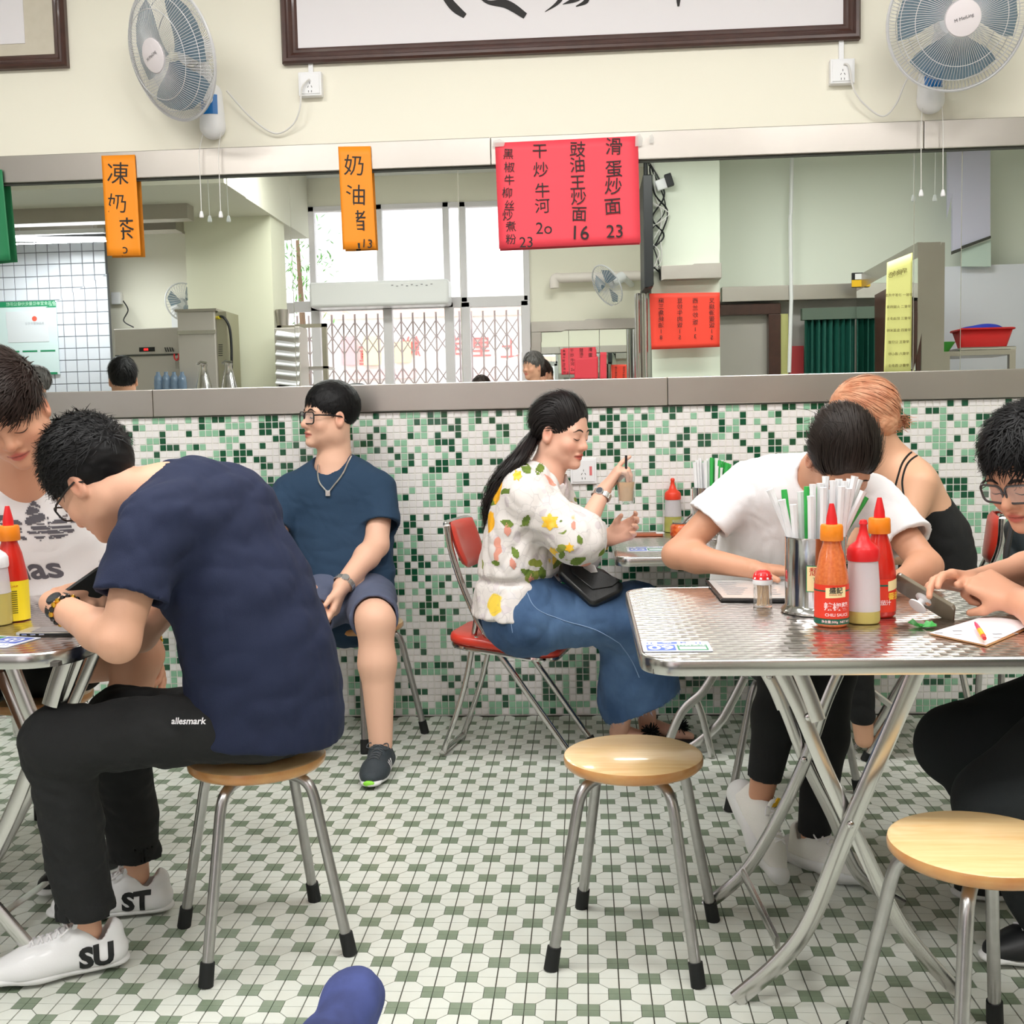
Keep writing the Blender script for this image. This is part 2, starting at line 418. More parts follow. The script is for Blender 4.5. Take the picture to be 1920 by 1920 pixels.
backing = MB().bb(XL, XR, -0.0045, 0.0, 0, ZLB).build('wall_grout', mat('wall_grout', (232, 230, 224), 0.8), wall)
tile_data = []
for i in range(nx):
    for j in range(ny):
        x = -2.9+(i+.5)*TP; z = (j+.5)*TP+0.004
        if z+TP/2 > ZLB+0.01: continue
        tile_data.append((x, z, int(pat[i, j])))
def tile_geo(mb, x, z, jit=0.0):
    a = TP*0.445; y = -0.0075; b = 0.0012
    vs = [(x-a, -.004, z-a), (x+a, -.004, z-a), (x+a, -.004, z+a), (x-a, -.004, z+a), (x-a+b, y+jit, z-a+b), (x+a-b, y-jit, z-a+b), (x+a-b, y-jit, z+a-b), (x-a+b, y+jit, z+a-b)]
    mb.add(vs, [(4, 5, 6, 7), (0, 1, 5, 4), (1, 2, 6, 5), (2, 3, 7, 6), (3, 0, 4, 7)])
mosaic_me = []
for k in range(3):
    mb = MB(); tile_geo(mb, 0, 0); mosaic_me.append(mb.mesh('mosaic_tile', m_mo[k]))
cand = [t for t in tile_data if (0.40 < t[0] < 0.98 and 0.02 < t[1] < 0.22) or (-0.62 < t[0] < -0.28 and 0.25 < t[1] < 1.22)]
cand = set(cand[:298]); mb = MB()
for t in tile_data:
    if t in cand:
        o = bpy.data.objects.new('mosaic_tile', mosaic_me[t[2]]); COL.objects.link(o); o.location = (t[0], 0, t[1]); o.parent = wall
    else: mb.cur = t[2]; tile_geo(mb, t[0], t[1], random.uniform(-.0003, .0003))
o = mb.build('small_mosaic_tiles', m_mo, wall); o['kind'] = 'stuff'
# ---- steel bands and mirror panes
for nm, z0, z1, seams in (('trim_1', ZLB, ZLT, [-4.5, -1.75, 0.335, 2.45, 4.2]), ('trim_2', ZUB, ZUT, [-4.5, -2.6, -0.345, 1.32, 2.9, 4.2])):
    r = thing(nm, None, None, (0, 0, z0)); r['kind'] = 'structure'
    for a, b in zip(seams[:-1], seams[1:]):
        mb = MB().bb(a+.0007, b-.0007, -0.024, -0.001, z0, z1); o = mb.build('steel_panel', steel, r, bevel=0.003)
    MB().bb(-4.5, 4.2, -0.012, -0.001, z0-0.009 if nm == 'trim_2' else z0-0.004, z0).build('dark_gap', dark_gap, r)
mr = thing('wall_mirror', 'long frameless wall mirror between the two steel bands', 'mirror', (0, 0, ZLT))
seamx = [-4.5, -2.9] + [float(at(p, 500, 0)[0]) for p in (549, 863)]+[1.29, float(at(1801, 500, 0)[0])]+[4.2]
for n_, (a, b) in enumerate(zip(seamx[:-1], seamx[1:])):
    tilt = [0.0, 0.0012, 0.0, -0.001, 0.0008, 0][n_ % 6]
    mb = MB(); z0, z1 = ZLT, ZUB-0.002
    mb.add([(a+.0012, -.006, z0), (b-.0012, -.006-tilt*0.5, z0), (b-.0012, -.006, z1), (a+.0012, -.006-tilt*0.2, z1), (a+.0012, -.001, z0), (b-.0012, -.001, z0), (b-.0012, -.001, z1), (a+.0012, -.001, z1)],
           [(0, 1, 2, 3), (5, 4, 7, 6), (4, 0, 3, 7), (1, 5, 6, 2), (3, 2, 6, 7), (4, 5, 1, 0)])
    mb.build('mirror_pane', mirror_m, mr)
# ---- picture frames above the mirror
wood_d = mat('dark_mahogany', (74, 44, 36), 0.35, coat=0.3, var=0.5, vscale=20, vcol=(52, 30, 26))
paper_w = mat('white_paper', (236, 232, 236), 0.6)
ink = mat('black_ink', (36, 34, 34), 0.6)
def moulding(mb, x0, x1, z0, z1, w, t):
    "mitred stepped frame seen from -y"
    prof = [(0, 0), (0, -t*0.75), (w*.12, -t), (w*.3, -t*.95), (w*.38, -t*.72), (w*.5, -t*.78), (w*.62, -t*.62), (w*.7, -t*.45), (w*.85, -t*.5), (w, -t*.3), (w, 0)]
    rings = []
    for d, y in prof: rings.append([(x0+d, y, z0+d), (x1-d, y, z0+d), (x1-d, y, z1-d), (x0+d, y, z1-d)])
    vs = [p for r in rings for p in r]; fs = []
    for i in range(len(rings)-1):
        for k in range(4): fs.append((i*4+k, i*4+(k+1) % 4, (i+1)*4+(k+1) % 4, (i+1)*4+k))
    mb.add(vs, fs)
pA = at(530, 122, -0.02); pB = at(1613, 72, -0.02)
fx0, fx1, fz0 = pA[0], pB[0], (pA[2]+pB[2])/2
fr = thing('picture_frame', 'wide dark wooden picture frame holding a calligraphy scroll, between the two fans', 'picture', ((fx0+fx1)/2, 0, fz0))
mb = MB(); moulding(mb, fx0, fx1, fz0, fz0+0.95, 0.062, 0.035); mb.build('frame', wood_d, fr, smooth=True, angle=30)
MB().bb(fx0+.055, fx1-.055, -0.010, -0.002, fz0+.055, fz0+.9).build('paper', paper_w, fr)
def stroke(mb, pts, ws, y=-0.0115):
    P = smooth_path([(p[0], p[1], w) for p, w in zip(pts, ws)], 8); n = len(P); vs = []
    for i in range(n):
        t = P[min(i+1, n-1)]-P[max(i-1, 0)]; t2 = nrm((-t[1], t[0])); w = P[i][2]
        vs += [(P[i][0]+t2[0]*w, y, P[i][1]+t2[1]*w), (P[i][0]-t2[0]*w, y, P[i][1]-t2[1]*w)]
    mb.add(vs, [(2*i, 2*i+1, 2*i+3, 2*i+2) for i in range(n-1)])
def px2(p): q = at(p[0], p[1], -0.012); return (q[0], q[2])
for pts, ws in ([((800, -60), (825, -20), (850, 12), (872, 30)), (.004, .010, .016, .010)], [((880, -30), (910, 2), (950, 8), (985, 30)), (.002, .006, .016, .012)],
                [((1065, -40), (1050, 0), (1022, 22)), (.012, .008, .001)], [((1110, -30), (1085, -5), (1055, 8)), (.012, .012, .001)], [((1085, -20), (1100, 0), (1080, 12)), (.010, .010, .002)],
                [((1272, -50), (1272, -10), (1272, 12)), (.012, .010, .004)], [((1480, -30), (1490, -14), (1496, -2)), (.012, .012, .002)]):
    mb = MB(); stroke(mb, [px2(p) for p in pts], ws); mb.build('brush_stroke', ink, fr)
pC = at(127, 125, -0.02)
fr2 = thing('picture_frame', 'dark wooden picture frame with a beige mat, cut off by the left edge', 'picture', (pC[0]-.5, 0, pC[2]))
mb = MB(); moulding(mb, pC[0]-1.0, pC[0], pC[2], pC[2]+0.95, 0.055, 0.035); mb.build('frame', wood_d, fr2, smooth=True, angle=30)
MB().bb(pC[0]-.95, pC[0]-.05, -0.008, -0.002, pC[2]+.05, pC[2]+.9).build('mat_board', mat('beige_mat', (214, 206, 190), 0.8, var=.4, vscale=30, vcol=(202, 194, 176)), fr2)
q = at(47, 81, -0.01)
MB().bb(pC[0]-.90, q[0], -0.011, -0.008, q[2], pC[2]+.85).build('paper', paper_w, fr2)
# ---- sockets
def wall_socket(px, py, w, h, label, y0=0.0, depth=0.034, double=False):
    c = at(px, py, -depth); r = thing('wall_socket', label, 'socket', (c[0], 0, c[2]))
    MB().bb(c[0]-w/2, c[0]+w/2, -depth, y0, c[2]-h/2, c[2]+h/2).build('box', white_pl, r, bevel=0.003)
    MB().bb(c[0]-w*.42, c[0]+w*.42, -depth-.003, -depth, c[2]-h*.42, c[2]+h*.42).build('face_plate', white_pl, r, bevel=0.0015)
    mb = MB()
    for dx, dz, a in ((-.007, -.004, 25), (.007, -.004, -25), (0, .010, 0), (-.006, -.022, 0), (.006, -.022, 0)):
        mb.box((c[0]+dx, -depth-.0033, c[2]+dz-.008), (.002, .001, .008), Matrix.Rotation(math.radians(a), 3, 'Y'))
    mb.build('slots', black_pl, r)
    return r, c
s1, c1 = wall_socket(581, 157, 0.092, 0.092, 'white surface-mounted wall socket below the big frame, left end')
s2, c2 = wall_socket(1580, 133, 0.092, 0.092, 'white surface-mounted wall socket below the big frame, right end')
for c in (c1, c2):
    mb = MB(); mb.bb(c[0]-.009, c[0]+.009, -.012, 0, c[2]+.046, fz0+.002); tag(mb.build('cable_trunking', white_pl), 'short white cable duct running up from the %s socket to the frame' % ('left' if c is c1 else 'right'), 'duct')
s3, c3 = wall_socket(1094, 883, 0.105, 0.105, 'white wall socket with a lit red switch on the mosaic', y0=-0.008, depth=0.018)
MB().bb(c3[0]+.024, c3[0]+.034, -.0225, -.020, c3[2]-.018, c3[2]+.018).build('rocker_switch', mat('socket_red', (222, 120, 122), 0.4), s3)
# ---- wall fans
wire = mat('fan_wire', (205, 205, 208), 0.3, spec=0.6)
blade_m = mat('fan_blade_blue', (92, 122, 142), 0.3, alpha=0.85)
blue_p = mat('fan_blue_panel', (22, 112, 186), 0.35)
def wall_fan(base_px, hub, nrm_dir, label, R=0.24, mirrored=False):
    bc = at(base_px[0], base_px[1], -0.03); r = thing('wall_fan', label, 'fan', (bc[0], 0, bc[2]))
    hub = npv(hub); n = nrm(nrm_dir); up = np.array([0, 0, 1.0]); xx = nrm(np.cross(up, n)); uu = np.cross(n, xx)
    def L(a, rad, t): return hub+n*t+(xx*math.cos(a)+uu*math.sin(a))*rad
    def prof(t, side):   # meridian of the guard: side +1 front, -1 back
        rr = 0.058+(R-0.058)*t; return rr, side*(0.085*(1-t**2.6))
    for side, nm in ((1, 'front_guard'), (-1, 'rear_guard')):
        mb = MB(); nw = 116
        for k in range(nw):
            a = 2*math.pi*k/nw
            mb.tube([L(a+0.10*t*side, *prof(t, side)) for t in (0, .2, .4, .6, .8, .93, 1.0)], 0.0010, 4, cap=False)
        for t in (0.0, 0.55, 0.8): mb.tube([L(2*math.pi*k/40, *prof(t, side)) for k in range(40)], 0.0016, 4, closed=True)
        mb.build(nm, wire, r, smooth=True)
    MB().tube([L(2*math.pi*k/56, R, 0) for k in range(56)], 0.006, 6, closed=True).build('rim', wire, r, smooth=True)
    Mh = frame(hub, xx, uu).to_3x3()
    MB().lathe([(0, .093), (.04, .092), (.060, .088), (.063, .08), (0, .076)], hub, 28, Mh).build('hub_cap', mat('fan_hub', (236, 228, 232), 0.35), r, smooth=True)
    mb = MB()
    for s in range(3):
        a0 = s*2*math.pi/3+0.5; vs = []; fs = []
        for i in range(8):
            rad = 0.03+(R*0.86-0.03)*i/7; wd = 0.55+0.85*math.sin(math.pi*min(1, (i+1)/8.0)*0.62)
            for j in range(6):
                a = a0+wd*(j/5-0.5)*1.25; vs.append(L(a, rad, 0.022*(j/5-0.5)*(-1)+0.0))
        for i in range(7):
            for j in range(5): fs.append((i*6+j, i*6+j+1, (i+1)*6+j+1, (i+1)*6+j))
        mb.add(vs, fs)
    mb.build('blades', blade_m, r, smooth=True)
    MB().lathe([(0, -.06), (.045, -.06), (.05, -.08), (.05, -.14), (.04, -.165), (0, -.17)], hub, 24, Mh).build('motor_housing', white_pl, r, smooth=True)
    # arm from the base to the motor
    top = hub-n*0.12; b0 = np.array([bc[0], -0.04, bc[2]+0.06])
    MB().tube(smooth_path([b0, (b0+top)/2+np.array([0, -.02, .03]), top], 6), [0.03]*13, 12).build('arm', white_pl, r, smooth=True)
    # base housing: rounded capsule on the wall
    sd = SD(); sd.cone((bc[0], -.03, bc[2]-.045), (bc[0], -.035, bc[2]+.075), 0.052, 0.045, k=.01, flat=((0, 1, 0), .8)); sd.plane((bc[0], -.001, bc[2]), (0, 1, 0))
    V, Q = sd.mesh(.005); link('base', np_mesh('base', V, Q, white_pl), r)
    bv = bvh_of(V, Q); mb = MB(); vs, fs = gridmesh(lambda x, y: True, 0.066, 0.075, 8, 8); drape(mb, vs, fs, frame((bc[0], -.2, bc[2]+.03), (1, 0, 0), (0, 0, 1)), bv, .0015); mb.build('blue_panel', blue_p, r)
    MB().lathe([(0, 0), (.020, 0), (.018, .012), (0, .014)], (bc[0], -.076, bc[2]+.048), 20, Matrix.Rotation(math.radians(90), 3, 'X')).build('dial', white_pl, r, smooth=True)
    return r, bc
h1 = at(322, 100, -0.25); fan1, fb1 = wall_fan((398, 215), h1, (-0.55, -0.78, -0.32), 'white wall fan turned to the left, above the orange notes')
h2 = at(1794, 36, -0.28); fan2, fb2 = wall_fan((1745, 165), h2, (-0.05, -0.95, -0.28), 'white wall fan facing the room, above the right end of the mirror')
def lettering(parent, s, M, size, m, name='lettering', **kw):
    mb = MB(); put_text(mb, s, M, size=size, **kw); return mb.build(name, m, parent)
for h, n, fan in ((h1, (-0.55, -0.78, -0.32), fan1), (h2, (-0.05, -0.95, -0.28), fan2)):
    n = nrm(n); x = nrm(np.cross((0, 0, 1), n)); u = np.cross(n, x)
    lettering(fan, 'M MeiLing', frame(h+n*.0945, x*math.cos(.3)+u*math.sin(.3), u), .016, mat('grey_print', (90, 88, 92), .6), 'brand_print')
# pull cords
cordm = mat('cord_white', (226, 224, 220), .5)
for (bx, fb, side) in ((0, fb1, 'left'), (1, fb2, 'right')):
    for dx, nm in ((-.034, 'left'), (.038, 'right')):
        x = fb[0]+dx; top = npv((x, -.045, fb[2]-.07)); bot = at(378 if (bx == 0 and dx < 0) else 414 if bx == 0 else 1727 if dx < 0 else 1768, 405 if bx == 0 else 365, -.055)
        x2 = bot[0]; zt = fb[2]-.12
        r = thing('pull_cord', '%s white pull cord hanging below the %s fan in front of the mirror' % (nm, side), 'cord', tuple(bot), 'pull cords')
        MB().tube(smooth_path([top, (x2, -.05, zt-.03), (x2, -.052, (zt+bot[2])/2), (x2, -.055, bot[2]+.02)], 5), .0016, 6).build('cord', cordm, r)
        MB().lathe([(0, .02), (.005, .018), (.008, .006), (.009, 0), (.008, -.006), (0, -.007)], tuple(bot), 14).build('knob', white_pl, r, smooth=True)
def cable(pts, r, m, label, name='power_cord', par=None):
    o = MB().tube(smooth_path(pts, 8), r, 6).build(name, m, par, smooth=True); return o if par else tag(o, label, 'cord')
cable([at(425, 170, -.05), at(470, 220, -.03), at(515, 250, -.02), at(548, 235, -.03), at(562, 205, -.05), at(566, 165, -.05), at(580, 148, -.045)], .0035, cordm, '', par=fan1)
cable([at(1725, 125, -.06), at(1700, 150, -.04), at(1680, 195, -.03), at(1655, 218, -.03), at(1620, 195, -.04), at(1600, 165, -.05), at(1592, 125, -.045), at(1582, 120, -.04)], .0035, cordm, '', par=fan2)
# ---- paper notes taped over the upper band (handwritten menus)
import itertools
def paper(name, corners, Y, m, label, curl=0.004, grp=None):
    a, b, c, d = [at(p[0], p[1], Y) for p in corners]    # tl tr br bl
    r = thing(name, label, 'sign', tuple((c+d)/2), grp); n = 12; vs = []; fs = []
    for j in range(n+1):
        for i in range(n+1):
            u, v = i/n, j/n; p = (a*(1-u)+b*u)*(1-v)+(d*(1-u)+c*u)*v; vs.append((p[0], p[1]-curl*math.sin(u*6)*v*v, p[2]))
    for j in range(n):
        for i in range(n): fs.append((j*(n+1)+i, (j+1)*(n+1)+i, (j+1)*(n+1)+i+1, j*(n+1)+i+1))
    mb = MB().add(vs, fs); o = mb.build('sheet', m, r, smooth=True); md = o.modifiers.new('thickness', 'SOLIDIFY'); md.thickness = .0006; md.offset = 1 
    return r, (a, b, c, d)
def hand_chars(parent, items, Y, m, boldness=0.0, name='handwriting', back=False):
    rr = random.Random(3)
    for ch, px, py, hpx in items:
        mb = MB(); c = at(px, py-hpx*.10, Y); s = hpx/466*(.96 if ord(ch[0]) > 255 else 1.5); ang = rr.uniform(-.08, .08)-0.02
        M = frame((c[0], Y, c[2]), (math.cos(ang), 0, math.sin(ang)), (rr.uniform(-.1, .15), 0, 1))
        put_text(mb, ch, M, size=s, offset=boldness); mb.build('written_character', m, parent)
YN = -0.030
orange = mat('orange_paper', (252, 150, 28), .55); red_p = mat('red_paper', (250, 76, 92), .55); green_p = mat('green_paper', (40, 130, 84), .55)
n1, _ = paper('paper_note', [(190, 292), (253, 290), (264, 479), (201, 480)], YN, orange, 'narrow orange paper note below the left fan')
hand_chars(n1, [('凍', 221, 333, 46), ('奶', 220, 388, 40), ('茶', 231, 437, 46), ('1', 220, 470, 19), ('o', 233, 469, 18)], YN-.0015, ink)
n2, _ = paper('paper_note', [(634, 275), (695, 274), (705, 466), (643, 468)], YN, orange, 'narrow orange paper note right of the middle, above the young man in glasses')
hand_chars(n2, [('奶', 664, 317, 42), ('油', 667, 373, 42), ('猪', 667, 421, 42), ('13', 688, 459, 15)], YN-.0015, ink)
MB().box(at(669, 461, YN-.0015), (.026, .0008, .022)).build('scribble', ink, n2)
n3, _ = paper('paper_note', [(928, 268), (1196, 255), (1201, 455), (936, 467)], YN, red_p, 'large pink-red menu sheet taped over the upper steel band')
colsx = [('黑椒牛柳丝炒煮粉', [(953, 292), (955, 317), (955, 341), (951, 365), (955, 389), (952, 407), (958, 428), (958, 452)], 21), ('干炒牛河', [(1012, 288), (1014, 323), (1017, 362), (1017, 391)], 30), ('豉油王炒面', [(1083, 285), (1083, 314), (1083, 347), (1085, 375), (1086, 406)], 31), ('滑蛋炒面', [(1151, 280), (1151, 322), (1150, 355), (1149, 392)], 34)]
it = []
for s, ps, h in colsx:
    for ch, p in zip(s, ps): it.append((ch, p[0], p[1], h))
it += [('23', 987, 457, 18), ('2o', 1020, 431, 20), ('16', 1087, 440, 24), ('23', 1153, 437, 22)]
hand_chars(n3, it, YN-.0045, ink)
tape = mat('clear_tape', (238, 236, 232), .25, alpha=.35)
for (x, y, w, h) in ((935, 268, .05, .03), (1198, 262, .03, .05), (1222, 260, .018, .035)):
    c = at(x, y, YN-.006); 
    mb = MB(); mb.prism([(-w/2, -h/2), (w*.4, -h*.45), (w/2, h*.1), (w*.1, h/2), (-w*.45, h*.3)], frame(c, (1, 0, 0), (0, 0, 1)), .0004)
    tag(mb.build('tape_scrap', tape), 'scrap of clear tape at %s' % {935: 'the left top corner of the red menu sheet', 1198: 'the right top corner of the red menu sheet', 1222: 'the steel band right of the red menu sheet'}[x], 'tape')
n4, _ = paper('paper_note', [(-30, 320), (4, 318), (20, 488), (-30, 492)], -.035, green_p, 'dark green paper note cut off by the left edge')
# ================================================================ THE ROOM SEEN IN THE MIRROR (behind the camera)
def az(px, py, d): return at(px, py, d)
D0 = 6.6
def rx(px, d, py=560): return float(at(px, py, d)[0])
def rz(py, d, px=900): return float(at(px, py, d)[2])
wx0, wx1 = rx(520, D0), rx(990, D0)
zt, zs = rz(378, D0), rz(566, D0)   # window head, transom
frame_w = mat('window_frame_white', (226, 222, 226), .5)
# back wall: left part, right part, above the glazing
struct(MB().bb(XL, wx0, YB-.1, YB, 0, CEIL).bb(wx1, XR, YB-.1, YB, 0, CEIL).bb(wx0, wx1, YB-.1, YB, zt, CEIL), 'wall_back', cream)
wn = thing('window_1', None, None, ((wx0+wx1)/2, YB, zs)); wn['kind'] = 'structure'
mb = MB()
for p in (520, 590, 716, 840, 871, 988): x = rx(p, D0); mb.bb(x-.03, x+.03, YB-.05, YB+.03, zs, zt)
mb.bb(wx0, wx1, YB-.05, YB+.03, zt-.05, zt); mb.bb(wx0, wx1, YB-.05, YB+.03, zs-.05, zs+.05)
mb.build('window_frame', frame_w, wn, bevel=.004)
MB().bb(wx0, wx1, YB-.012, YB-.006, zs, zt).build('pane', glassm, wn)
dn = thing('door_1', None, None, ((wx0+wx1)/2, YB, 0)); dn['kind'] = 'structure'
mb = MB()
for p in (520, 592, 727, 842, 872, 985): x = rx(p, D0); mb.bb(x-.045, x+.045, YB-.05, YB+.03, 0, zs)
mb.build('door_frame', frame_w, dn, bevel=.004)
# folding gate
gate = thing('folding_gate', 'pale folding scissor gate across the shop door, seen in the mirror', 'gate', ((wx0+wx1)/2, YB-.12, 0))
gm = mat('gate_paint', (205, 190, 192), .4, metal=.2)
x = wx0+.05; gp = .117; mb2 = MB()
k = 0; yg = YB-.12
while x < wx1-.03 and k < 40:
    MB().bb(x-.009, x+.009, yg-.008, yg+.008, 0.02, 2.3).build('gate_bar', gm, gate)
    if x+gp < wx1:
        for z0 in (.2, .5, 1.35, 1.58, 1.90, 2.05):
            for s in (1, -1):
                a = (x, yg+.01*s, z0 if s > 0 else z0+.17); b = (x+gp, yg+.01*s, z0+.17 if s > 0 else z0); mb2.bar(a, b, .004, .012)
    x += gp; k += 1
mb2.build('lattice', gm, gate)
# door blind box / air curtain
p0, p1 = at(579, 530, 6.3), at(842, 566, 6.3)
ac = thing('air_curtain', 'long white air curtain above the shop door, seen in the mirror', 'air conditioner', ((p0[0]+p1[0])/2, -6.3, p1[2]))
mb = MB(); mb.bb(p0[0], p1[0], -6.57, -6.3, p1[2]-.02, p0[2]); mb.build('body', white_pl, ac, bevel=.03, seg=3, smooth=True)
mb = MB()
for i in range(9): mb.box((p0[0]+(p1[0]-p0[0])*(.6+.035*i), -6.297, p0[2]-.05-.01*(i % 2)), (.02, .002, .008))
mb.build('vent_marks', mat('grey_print2', (150, 150, 155), .6), ac)
# pillar and dropped beam, left of the windows
d = 5.2; x0, x1 = rx(352, d), rx(512, d)
struct(MB().bb(x0, x1, -d-.45, -d, 0, CEIL), 'wall_pillar', mat('pillar_cream', (222, 222, 200), .7))
zb = rz(412, 4.6, 300)
struct(MB().bb(XL, rx(445, 4.2, 380), -6.5, -3.9, zb+.12, CEIL), 'wall_soffit', mat('soffit_cream', (214, 212, 196), .7))
mb = MB(); mb.bb(XL, rx(352, 4.6, 380), -4.75, -4.6, zb, zb+.13); mb.bb(rx(205, 5.0), x0, -5.2, -5.0, rz(432, 5.0, 300), rz(402, 5.0, 300)); struct(mb, 'trim_3', steel)
# white tiled kitchen wall with dark joints
d = 5.6; xk0, xk1 = rx(-60, d, 600), rx(204, d, 600)
kw = struct(MB().bb(xk0, xk1, -d-.05, -d-.004, 0, rz(440, d, 100)), 'wall_kitchen', mat('dark_grout', (112, 114, 120), .8))
tp = 22.4/FPX*10.1; mt = mat('white_wall_tile', (226, 230, 240), .18, coat=.4)
mb = MB(); a = tp*.475; mb.add([(-a, -.006+.006, -a), (a, 0, -a), (a, 0, a), (-a, 0, a), (-a+.003, .006, -a+.003), (a-.003, .006, -a+.003), (a-.003, .006, a-.003), (-a+.003, .006, a-.003)], [(4, 7, 6, 5), (0, 4, 5, 1), (1, 5, 6, 2), (2, 6, 7, 3), (3, 7, 4, 0)])
tme = mb.mesh('wall_tile', mt); zt0 = rz(452, d, 100); n_ = 0; x = xk1-a
while x > xk0+a:
    for j in range(19):
        z = zt0-a-j*tp; o = bpy.data.objects.new('wall_tile', tme); COL.objects.link(o); o.location = (x, -d-.004, z); o.parent = kw; n_ += 1
        if z < 1.4: break
    x -= tp
# certificate poster on the tiles
p0, p1 = at(-20, 568, d-.02), at(112, 700, d-.02)
y = -d+.02
ps = thing('certificate_poster', 'white licence poster with a green top bar on the white tiled wall', 'poster', ((p0[0]+p1[0])/2, y, p1[2]))
MB().bb(p0[0], p1[0], y-.01, y, p1[2], p0[2]).build('sheet', mat('poster_white', (216, 234, 236), .5), ps)
gr = mat('poster_green', (34, 142, 96), .5)
mb = MB(); mb.bb(p0[0], p1[0], y, y+.002, p0[2]-.05, p0[2]); mb.bb(p0[0]+.3, p1[0]-.02, y, y+.002, p1[2], p1[2]+.02)
for i in range(3): mb.bb(p0[0]+.12+i*.17, p0[0]+.26+i*.17, y, y+.002, p0[2]-.45, p0[2]-.435)
mb.build('green_bars', gr, ps)
MB().bb(p0[0]+.16, p1[0]-.08, y, y+.003, p0[2]-.36, p0[2]-.09).build('licence_sheet', mat('licence', (222, 226, 232), .5), ps)
cc = at(64, 596, d-.03); MB().lathe([(0, 0), (.024, 0), (0, .001)], (cc[0], y+.0035, cc[2]), 16, Matrix.Rotation(math.radians(-90), 3, 'X')).build('red_emblem', mat('emblem_red', (226, 96, 76), .5), ps)
Mr = lambda c: frame(c, (-1, 0, 0), (0, 0, 1))     # faces +y, towards the mirror
lettering(ps, '食品食堂单位量化分级公示栏', Mr((cc[0]-.02, y+.004, p0[2]-.025)), .036, mat('poster_text', (200, 236, 214), .5), 'heading')
lettering(ps, '食品经营许可证', Mr((cc[0], y+.004, cc[2]-.045)), .026, mat('poster_grey', (170, 176, 182), .5), 'licence_title')
# bright tube lamp above the kitchen
p0, p1 = at(18, 449, 5.0), at(198, 450, 5.0)
tl = thing('tube_lamp', 'glowing white fluorescent tube above the tiled kitchen wall', 'lamp', tuple((p0+p1)/2))
MB().tube([p0, p1], .022, 14).build('tube', mat('tube_glow', (250, 250, 255), .5, emit=6), tl, smooth=True)
MB().bb(p0[0], p1[0], p0[1]-.03, p0[1]+.03, p0[2]+.023, p0[2]+.06).build('fitting', white_pl, tl)
lamp('tube_light', tuple((p0+p1)/2-np.array([0, 0, .03])), (0, 0, 0), 1.2, .05, 24, (.97, .98, 1))
MB().tube([(p0[0]+.1, p0[1], p0[2]+.06), (p0[0]+.1, p0[1], zb+.13)], .004, 6).tube([(p1[0]-.1, p0[1], p0[2]+.06), (p1[0]-.1, p0[1], zb+.13)], .004, 6).build('hanger', wire, tl)
# steel ceiling ducts over the kitchen
q0 = at(0, 400, 5.3)
tag(MB().bb(xk0, rx(195, 5.3), -5.45, -5.25, rz(436, 5.3, 100), rz(418, 5.3, 100)).build('cooker_hood', steel, bevel=.01), 'long steel cooker hood edge above the tube lamp', 'hood')
# kitchen side wall, machines
struct(MB().bb(rx(204, 5.9), rx(360, 5.9), -6.0, -5.9, 0, CEIL), 'wall_kitchen_side', cream)
def steel_box(name, px0, px1, py0, py1, d, dep, label, cat, m=mat('machine_steel', (200, 194, 188), .42, .55), lw=0):
    a = at(px0, py1, d); b = at(px1, py0, d); r = thing(name, label, cat, ((a[0]+b[0])/2, -d-dep/2, 0))
    o = MB().bb(a[0], b[0], -d-dep, -d, 0.901 if lw == 0 else lw, b[2]).build('body', m, r, bevel=.008, seg=2)
    return r, a[0], b[0], a[2], b[2]
kc = thing('kitchen_counter', 'steel kitchen counter under the boiler and dispenser', 'counter', (rx(330, 4.8), -5.0, 0))
MB().bb(rx(205, 4.8), rx(450, 4.8), -5.14, -4.75, .86, .9).build('worktop', steel, kc); MB().bb(rx(208, 4.8), rx(447, 4.8), -5.12, -4.78, 0, .86).build('cabinet', steel, kc)
r1, a0, b0, z0, z1 = steel_box('water_boiler', 218, 345, 612, 725, 4.9, .4, 'wide steel water boiler with a small red display, seen in the mirror', 'boiler')
MB().bb(rx(257, 4.9), rx(286, 4.9), -4.9, -4.893, rz(658, 4.9, 270), rz(650, 4.9, 270)).build('display', black_pl, r1)
MB().bb(rx(266, 4.9), rx(274, 4.9), -4.893, -4.891, rz(656, 4.9, 270), rz(652, 4.9, 270)).build('digits', mat('led_red', (255, 40, 40), .5, emit=1.5), r1)
mb = MB()
for i in range(4): mb.bar(at(309+i*4.5, 650, 4.89), at(312+i*4.5, 658, 4.89), .002, .008)
mb.build('vent_slots', black_pl, r1)
MB().bb(a0+.01, b0, -4.9, -4.888, rz(664, 4.9, 270)-.01, rz(664, 4.9, 270)+.004).build('panel_seam', dark_gap, r1)
tp_ = at(332, 672, 4.8); mb = MB(); mb.tube([tp_+np.array([0, -.1, 0]), tp_, tp_+np.array([0, .01, -.08])], .012, 8); mb.build('tap', chrome, r1, smooth=True)
MB().tube(smooth_path([tp_+np.array([-.018, .01, .045]), tp_+np.array([-.018, .01, .01]), tp_+np.array([0, .01, -.01]), tp_+np.array([.018, .01, .01]), tp_+np.array([.018, .01, .045])], 4), .006, 8).build('tap_handle', mat('tap_red', (214, 44, 48), .4), r1, smooth=True)
r2, a0, b0, z0, z1 = steel_box('drink_dispenser', 338, 402, 580, 725, 4.75, .36, 'tall steel drinks dispenser with a black hose, seen in the mirror', 'dispenser')
MB().bb(b0, rx(422, 4.75), -5.1, -4.78, .901, z1-.01).build('side_panel', mat('steel_green', (176, 172, 152), .4, .9), r2, bevel=.006)
MB().bb(a0-.01, b0+.02, -5.12, -4.73, z1-.008, z1+.012).build('lid', steel, r2); MB().bb(a0, b0, -4.75, -4.738, rz(625, 4.75, 370), rz(618, 4.75, 370)).build('rail_strip', chrome, r2)
mb = MB()
